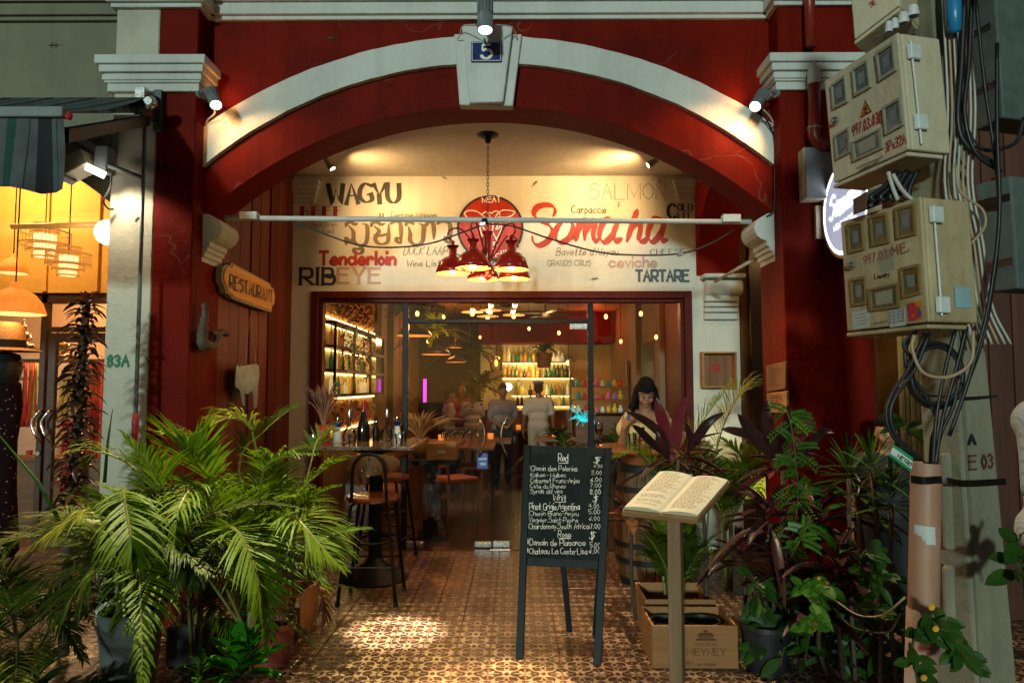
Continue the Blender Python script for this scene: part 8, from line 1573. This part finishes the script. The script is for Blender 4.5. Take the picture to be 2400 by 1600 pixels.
# standing figures
def stand(px, Y, H, rz, label, shirt, trousers, skin, pose='down', hair=True, bald=False, apron=None, hat=None, face=True, hairm=None):
    t = thing('person', (px2x(px, Y), Y, .004), label, 'person'); o = V(px2x(px, Y), Y, .004); Rm = Matrix.Rotation(rz, 3, 'Z'); k_ = H / 1.7
    def P(x, y, z): return o + Rm @ V(x * k_, y * k_, z * k_)
    f_ = Rm @ V(0, -1, 0); hc = P(0, -.02, 1.58)
    arms = {'down': ((.24, .02, 1.12), (.26, -.06, .86)), 'bent': ((.23, .02, 1.14), (.12, -.26, 1.12)), 'front': ((.22, -.02, 1.12), (.06, -.22, 1.0))}[pose]
    sg = [(P(0, 0, 1.5), .05 * k_, P(0, 0, 1.40), .055 * k_), (P(-.15, 0, 1.38), .06 * k_, P(.15, 0, 1.38), .06 * k_), (P(-.08, 0, 1.28), .10 * k_, P(.08, 0, 1.28), .10 * k_), (P(-.05, 0, 1.1), .10 * k_, P(.05, 0, 1.1), .10 * k_), (P(-.07, 0, .93), .105 * k_, P(.07, 0, .93), .105 * k_)]
    for s in (-1, 1):
        e_, w_ = arms; sg += [(P(s * .18, 0, 1.37), .052 * k_, P(s * e_[0], e_[1], e_[2]), .04 * k_), (P(s * e_[0], e_[1], e_[2]), .038 * k_, P(s * w_[0], w_[1], w_[2]), .026 * k_), (P(s * .09, 0, .9), .085 * k_, P(s * .10, -.01, .48), .058 * k_), (P(s * .10, -.01, .48), .055 * k_, P(s * .10, .02, .09), .038 * k_), (P(s * .10, .03, .04), .035 * k_, P(s * .11, -.14, .03), .03 * k_)]
    def ex(q):
        head_extra(hc, k_, f_)(q)
        for s in (-1, 1): w_ = arms[1]; hand(q, P(s * w_[0], w_[1], w_[2]), Rm @ (V(0, -.2, -1) if pose == 'down' else V(-s * .5, -1, .1)), Rm @ (V(s, 0, 0) if pose == 'down' else V(0, 0, 1)), k_, .4, s)
    blob(sg, 'body', M[skin], t, vox=.011, smooth_it=3, extra=ex)
    sh = [(P(-.15, 0, 1.37), .075 * k_, P(.15, 0, 1.37), .075 * k_), (P(-.085, 0, 1.27), .118 * k_, P(.085, 0, 1.27), .118 * k_), (P(-.06, 0, 1.1), .117 * k_, P(.06, 0, 1.1), .117 * k_), (P(-.07, 0, .97), .12 * k_, P(.07, 0, .97), .12 * k_)] + [(P(s * .18, 0, 1.37), .068 * k_, P(s * (.18 + (arms[0][0] - .18) * .75), arms[0][1] * .7, 1.37 + (arms[0][2] - 1.37) * .75), .06 * k_) for s in (-1, 1)]
    blob(sh, 'shirt', M[shirt], t, vox=.014)
    blob([(P(-.07, 0, .93), .118 * k_, P(.07, 0, .93), .118 * k_)] + [(P(s * .09, 0, .9), .10 * k_, P(s * .10, -.01, .48), .075 * k_) for s in (-1, 1)] + [(P(s * .10, -.01, .48), .075 * k_, P(s * .10, .02, .12), .06 * k_) for s in (-1, 1)], 'trousers', M[trousers], t, vox=.014)
    blob([(P(s * .10, .03, .045), .042 * k_, P(s * .11, -.14, .035), .036 * k_) for s in (-1, 1)], 'shoes', M['blk'], t, vox=.012)
    if hair and not bald: blob([(hc + V(0, 0, .05) - f_ * .03, .078 * k_, hc + V(0, 0, .07) + f_ * .02, .072 * k_), (hc - f_ * .045 + V(0, 0, -.01), .07 * k_, hc - f_ * .04 + V(0, 0, .03), .08 * k_)], 'hair', M['hair'], t, vox=.01, smooth_it=2)
    if face: face_parts(t, hc, k_, f_)
    if apron: q = MB(); q.prism([P(-.15, -.135, .55), P(.15, -.135, .55), P(.14, -.14, 1.05), P(-.14, -.14, 1.05)], f_ * .006); q.build('apron', M[apron], t)
    if hat: q = MB(); q.lathe([(.088 * k_, 0), (.090 * k_, .05), (0, .06)], hc + V(0, 0, .075), 18); q.build('headband', M[hat], t, smooth=True, ang=40)
    return t
M['hatm'] = mat('coloured_headband', (.12, .06, .25), rough=.6, var=1.2, scale=30)
stand(1262, 11.3, 1.62, math.pi, 'waiter in beige shirt and trousers seen from behind near the bar', 'bshirt', 'tro', 'skind', 'down', face=False, hat='hatm')
stand(1052, 11.6, 1.50, 1.9, 'man in white shirt and black trousers in profile with folded arms', 'wshirt', 'blk', 'skind', 'bent')
stand(1108, 12.3, 1.50, math.pi + .4, 'man in white shirt with his back turned beside the profile man', 'wshirt', 'tro', 'skind', 'front', face=False)
stand(1083, 13.2, 1.56, math.pi, 'bald man in patterned shirt behind the two white shirts', 'pats', 'blk', 'skin', 'down', bald=True, face=False)
stand(1178, 11.0, 1.58, .2, 'man in grey shirt facing out between the door handles', 'gsh', 'blk', 'skind', 'front', apron='blk')
stand(2072, 4.25, 1.36, -.3, 'smiling person half hidden behind the right pier by the shutter', 'blk', 'blk', 'skin', 'down')
# striped sleeve at the right edge
t = thing('person', (S(2470, 1100, 2.9).x, 2.9, -.16), 'person in a pale striped shirt cut off by the right edge', 'person'); m_, t_, b_ = nt('striped_shirt'); p_ = pos(t_); sx_ = t_.nodes.new('ShaderNodeSeparateXYZ'); t_.links.new(p_, sx_.inputs[0])
t_.links.new(mixc(t_, mth(t_, 'LESS_THAN', mth(t_, 'FRACT', mth(t_, 'MULTIPLY', mth(t_, 'ADD', sx_.outputs[0], mth(t_, 'MULTIPLY', sx_.outputs[2], .12)), 130)), .3), (.40, .42, .44), (.26, .30, .35)), b_.inputs['Base Color']); b_.inputs['Roughness'].default_value = .8
o = V(S(2490, 1100, 2.9).x, 2.9, 0); hz = S(2400, 960, 2.9).z
sg = [(o + V(0, 0, hz + .12), .055, o + V(0, 0, hz), .06), (o + V(-.08, 0, hz - .05), .09, o + V(.12, 0, hz - .05), .09), (o + V(-.05, 0, hz - .5), .12, o + V(.12, 0, hz - .5), .12), (o + V(-.05, 0, hz - .05), .1, o + V(-.02, 0, hz - .5), .1), (o + V(.1, 0, hz - .05), .1, o + V(.1, 0, hz - .5), .1)]
arm = [(o + V(-.11, -.02, hz - .05), .055, o + V(-.13, -.03, hz - .32), .045), (o + V(-.13, -.03, hz - .32), .042, o + V(-.03, -.22, hz - .42), .03)]
legs = [(o + V(s * .08 + .03, 0, hz - .55), .09, o + V(s * .09 + .03, 0, .3), .055) for s in (-1, 1)] + [(o + V(s * .09 + .03, 0, .3), .055, o + V(s * .09 + .03, 0, -.1), .04) for s in (-1, 1)]
def ex(q): head_extra(o + V(.02, 0, hz + .24), 1, V(-.3, .9, 0).normalized())(q); hand(q, o + V(-.03, -.22, hz - .42), V(.8, -.5, 0), V(0, 0, 1), 1, .4, 1)
blob(sg + arm + legs, 'body', M['skin'], t, vox=.010, extra=ex); blob([(a, ra + .014, b, rb + .012) for a, ra, b, rb in sg[1:] + arm[:1]], 'shirt', m_, t, vox=.011); blob([(a, ra + .02, b, rb + .02) for a, ra, b, rb in legs], 'trousers', M['blk'], t, vox=.014)
# coloured pieces standing in for glass reflections, and glowing plant, right of the bar
sv = thing('souvenir_rack', (px2x(1395, 12.2), 12.2, 0), 'added rack of coloured pieces standing in for glass reflections right of the bar', 'rack')
for py in (905, 935, 965): z = S(1390, py, 12.2).z; q = MB(); q.box((px2x(1335, 12.2), 12.1, z - .015), (px2x(1470, 12.2), 12.3, z)); q.build('shelf_board', M['shelfw'], sv)
for x in (1335, 1468): q = MB(); q.box((px2x(x, 12.2), 12.1, 0), (px2x(x, 12.2) + .02, 12.3, 2.0)); q.build('upright', M['shelfw'], sv)
sc_ = [('pink', (.6, .12, .2)), ('teal', (.02, .3, .25)), ('lilac', (.3, .15, .4)), ('white', (.6, .6, .55)), ('red', (.5, .03, .02)), ('yellow', (.6, .4, .05))]; sm_ = [mat('souvenir_' + n_, c_, rough=.5, bmp=0, emit=c_, es=.12) for n_, c_ in sc_]; rr5 = random.Random(3)  # slightly emissive colours stand in for street reflections in the glass
for j, py in enumerate((905, 935, 965)):
    z = S(1390, py, 12.2).z
    for i in range(9):
        x = px2x(1342 + i * 14, 12.2); k_ = rr5.randrange(6); h = rr5.uniform(.08, .17); q = MB(); q.lathe([(0, 0), (.04, 0), (.045, h * .45), (.02, h * .6), (.032, h * .8), (0, h)], (x, 12.2, z), 10)
        tag(q.build('souvenir', sm_[k_], smooth=True), '%s souvenir on the %s shelf of the added rack standing in for glass reflections' % (sc_[k_][0], ('top', 'middle', 'bottom')[j]), 'souvenir', 'reflection pieces on the added rack')
M['cyan'] = emis('cyan_glow', (.02, .75, .8), .9); p = V(px2x(1366, 9.0), 9.0, 1.1); q = MB()
for i in range(40): a = i * 2.4; d = V(math.cos(a), math.sin(a), rr5.uniform(-.4, 1)) * rr5.uniform(.08, .2); q.tube([p, p + d * .6 + V(0, 0, .04), p + d], .0035, 4)
tag(q.build('glowing_plant', M['cyan']), 'artificial plant glowing cyan behind the right glass door', 'plant')
for i, (px, Y) in enumerate(((1035, 9.9), (1150, 10.2), (1300, 10.6), (1460, 8.8), (905, 8.6), (1095, 12.9), (1215, 12.4))):
    p = V(px2x(px, Y), Y, .79); t = thing('candle_holder', p, 'small lit candle on an inner table, ' + ('left of the profile man', 'near the door handles', 'behind the chalkboard', 'by the right window', 'by the left window', 'under the brick wall', 'on the bar end')[i], 'candle', 'lit candles inside'); q = MB(); q.lathe([(0, .0), (.04, 0), (.045, .08), (.04, .08)], p, 12); q.build('cup', emis('candle_cup', (1, .30, .05), .8), t, smooth=True)
    q = MB(); q.box((p.x - .3, p.y - .3, .74), (p.x + .3, p.y + .3, .785)); q.lathe([(.03, 0), (.03, .74)], (p.x, p.y, 0), 10); q.lathe([(0, 0), (.2, 0), (.2, .02), (0, .02)], (p.x, p.y, .004), 16); tag(q.build('dining_table', M['shelfw']), 'small square dining table ' + ('left of the profile man', 'near the door handles', 'behind the chalkboard', 'by the right window', 'by the left window', 'under the brick wall', 'at the bar end')[i], 'table', 'dining tables inside')
hc_ = o + V(.02, 0, hz + .24); f2_ = V(-.3, .9, 0).normalized()
blob([(hc_ + V(0, 0, .05) - f2_ * .03, .08, hc_ + V(0, 0, .07) + f2_ * .02, .074), (hc_ - f2_ * .045 + V(0, 0, -.02), .072, hc_ - f2_ * .04 + V(0, 0, .03), .082)], 'hair', M['hair'], t, vox=.01, smooth_it=2)
for i, (px, py, Y) in enumerate(((978, 735, 7.6), (1003, 800, 10.5), (1040, 742, 9.2), (1125, 790, 12.8), (1240, 770, 10.6), (1310, 780, 9.4), (1420, 742, 8.3), (1455, 800, 9.8), (1502, 735, 7.9), (1538, 790, 8.6))):  # bulbs added as warm points of light in the room
    p = S(px, py, Y); tb_ = thing('filament_bulb', p, 'small added amber filament bulb on a cord, number %s from the left inside' % ('one', 'two', 'three', 'four', 'five', 'six', 'seven', 'eight', 'nine', 'ten')[i], 'pendant lamp', 'added filament bulbs inside')
    tb_['label'] = 'small added amber hanging bulb ' + ('at the top left of the door', 'beside the left dome pendants', 'above the large dome pendants', 'before the dark palm at the back', 'left of the hanging fern pot', 'right of the hanging fern pot', 'just right of the black window post', 'above the reflection rack', 'high over the seated woman', 'nearest the right window casing')[i]
    q = MB(); q.ball(p, .022, 10, sc=(1, 1, 1.4)); q.build('bulb', emis('amber_bulb', (1, .45, .12), 5) if i == 0 else bpy.data.materials['amber_bulb'], tb_, smooth=True); q = MB(); q.tube([p + V(0, 0, .03), (p.x, p.y, IC)], .004, 5); q.build('cord', M['wire'], tb_)
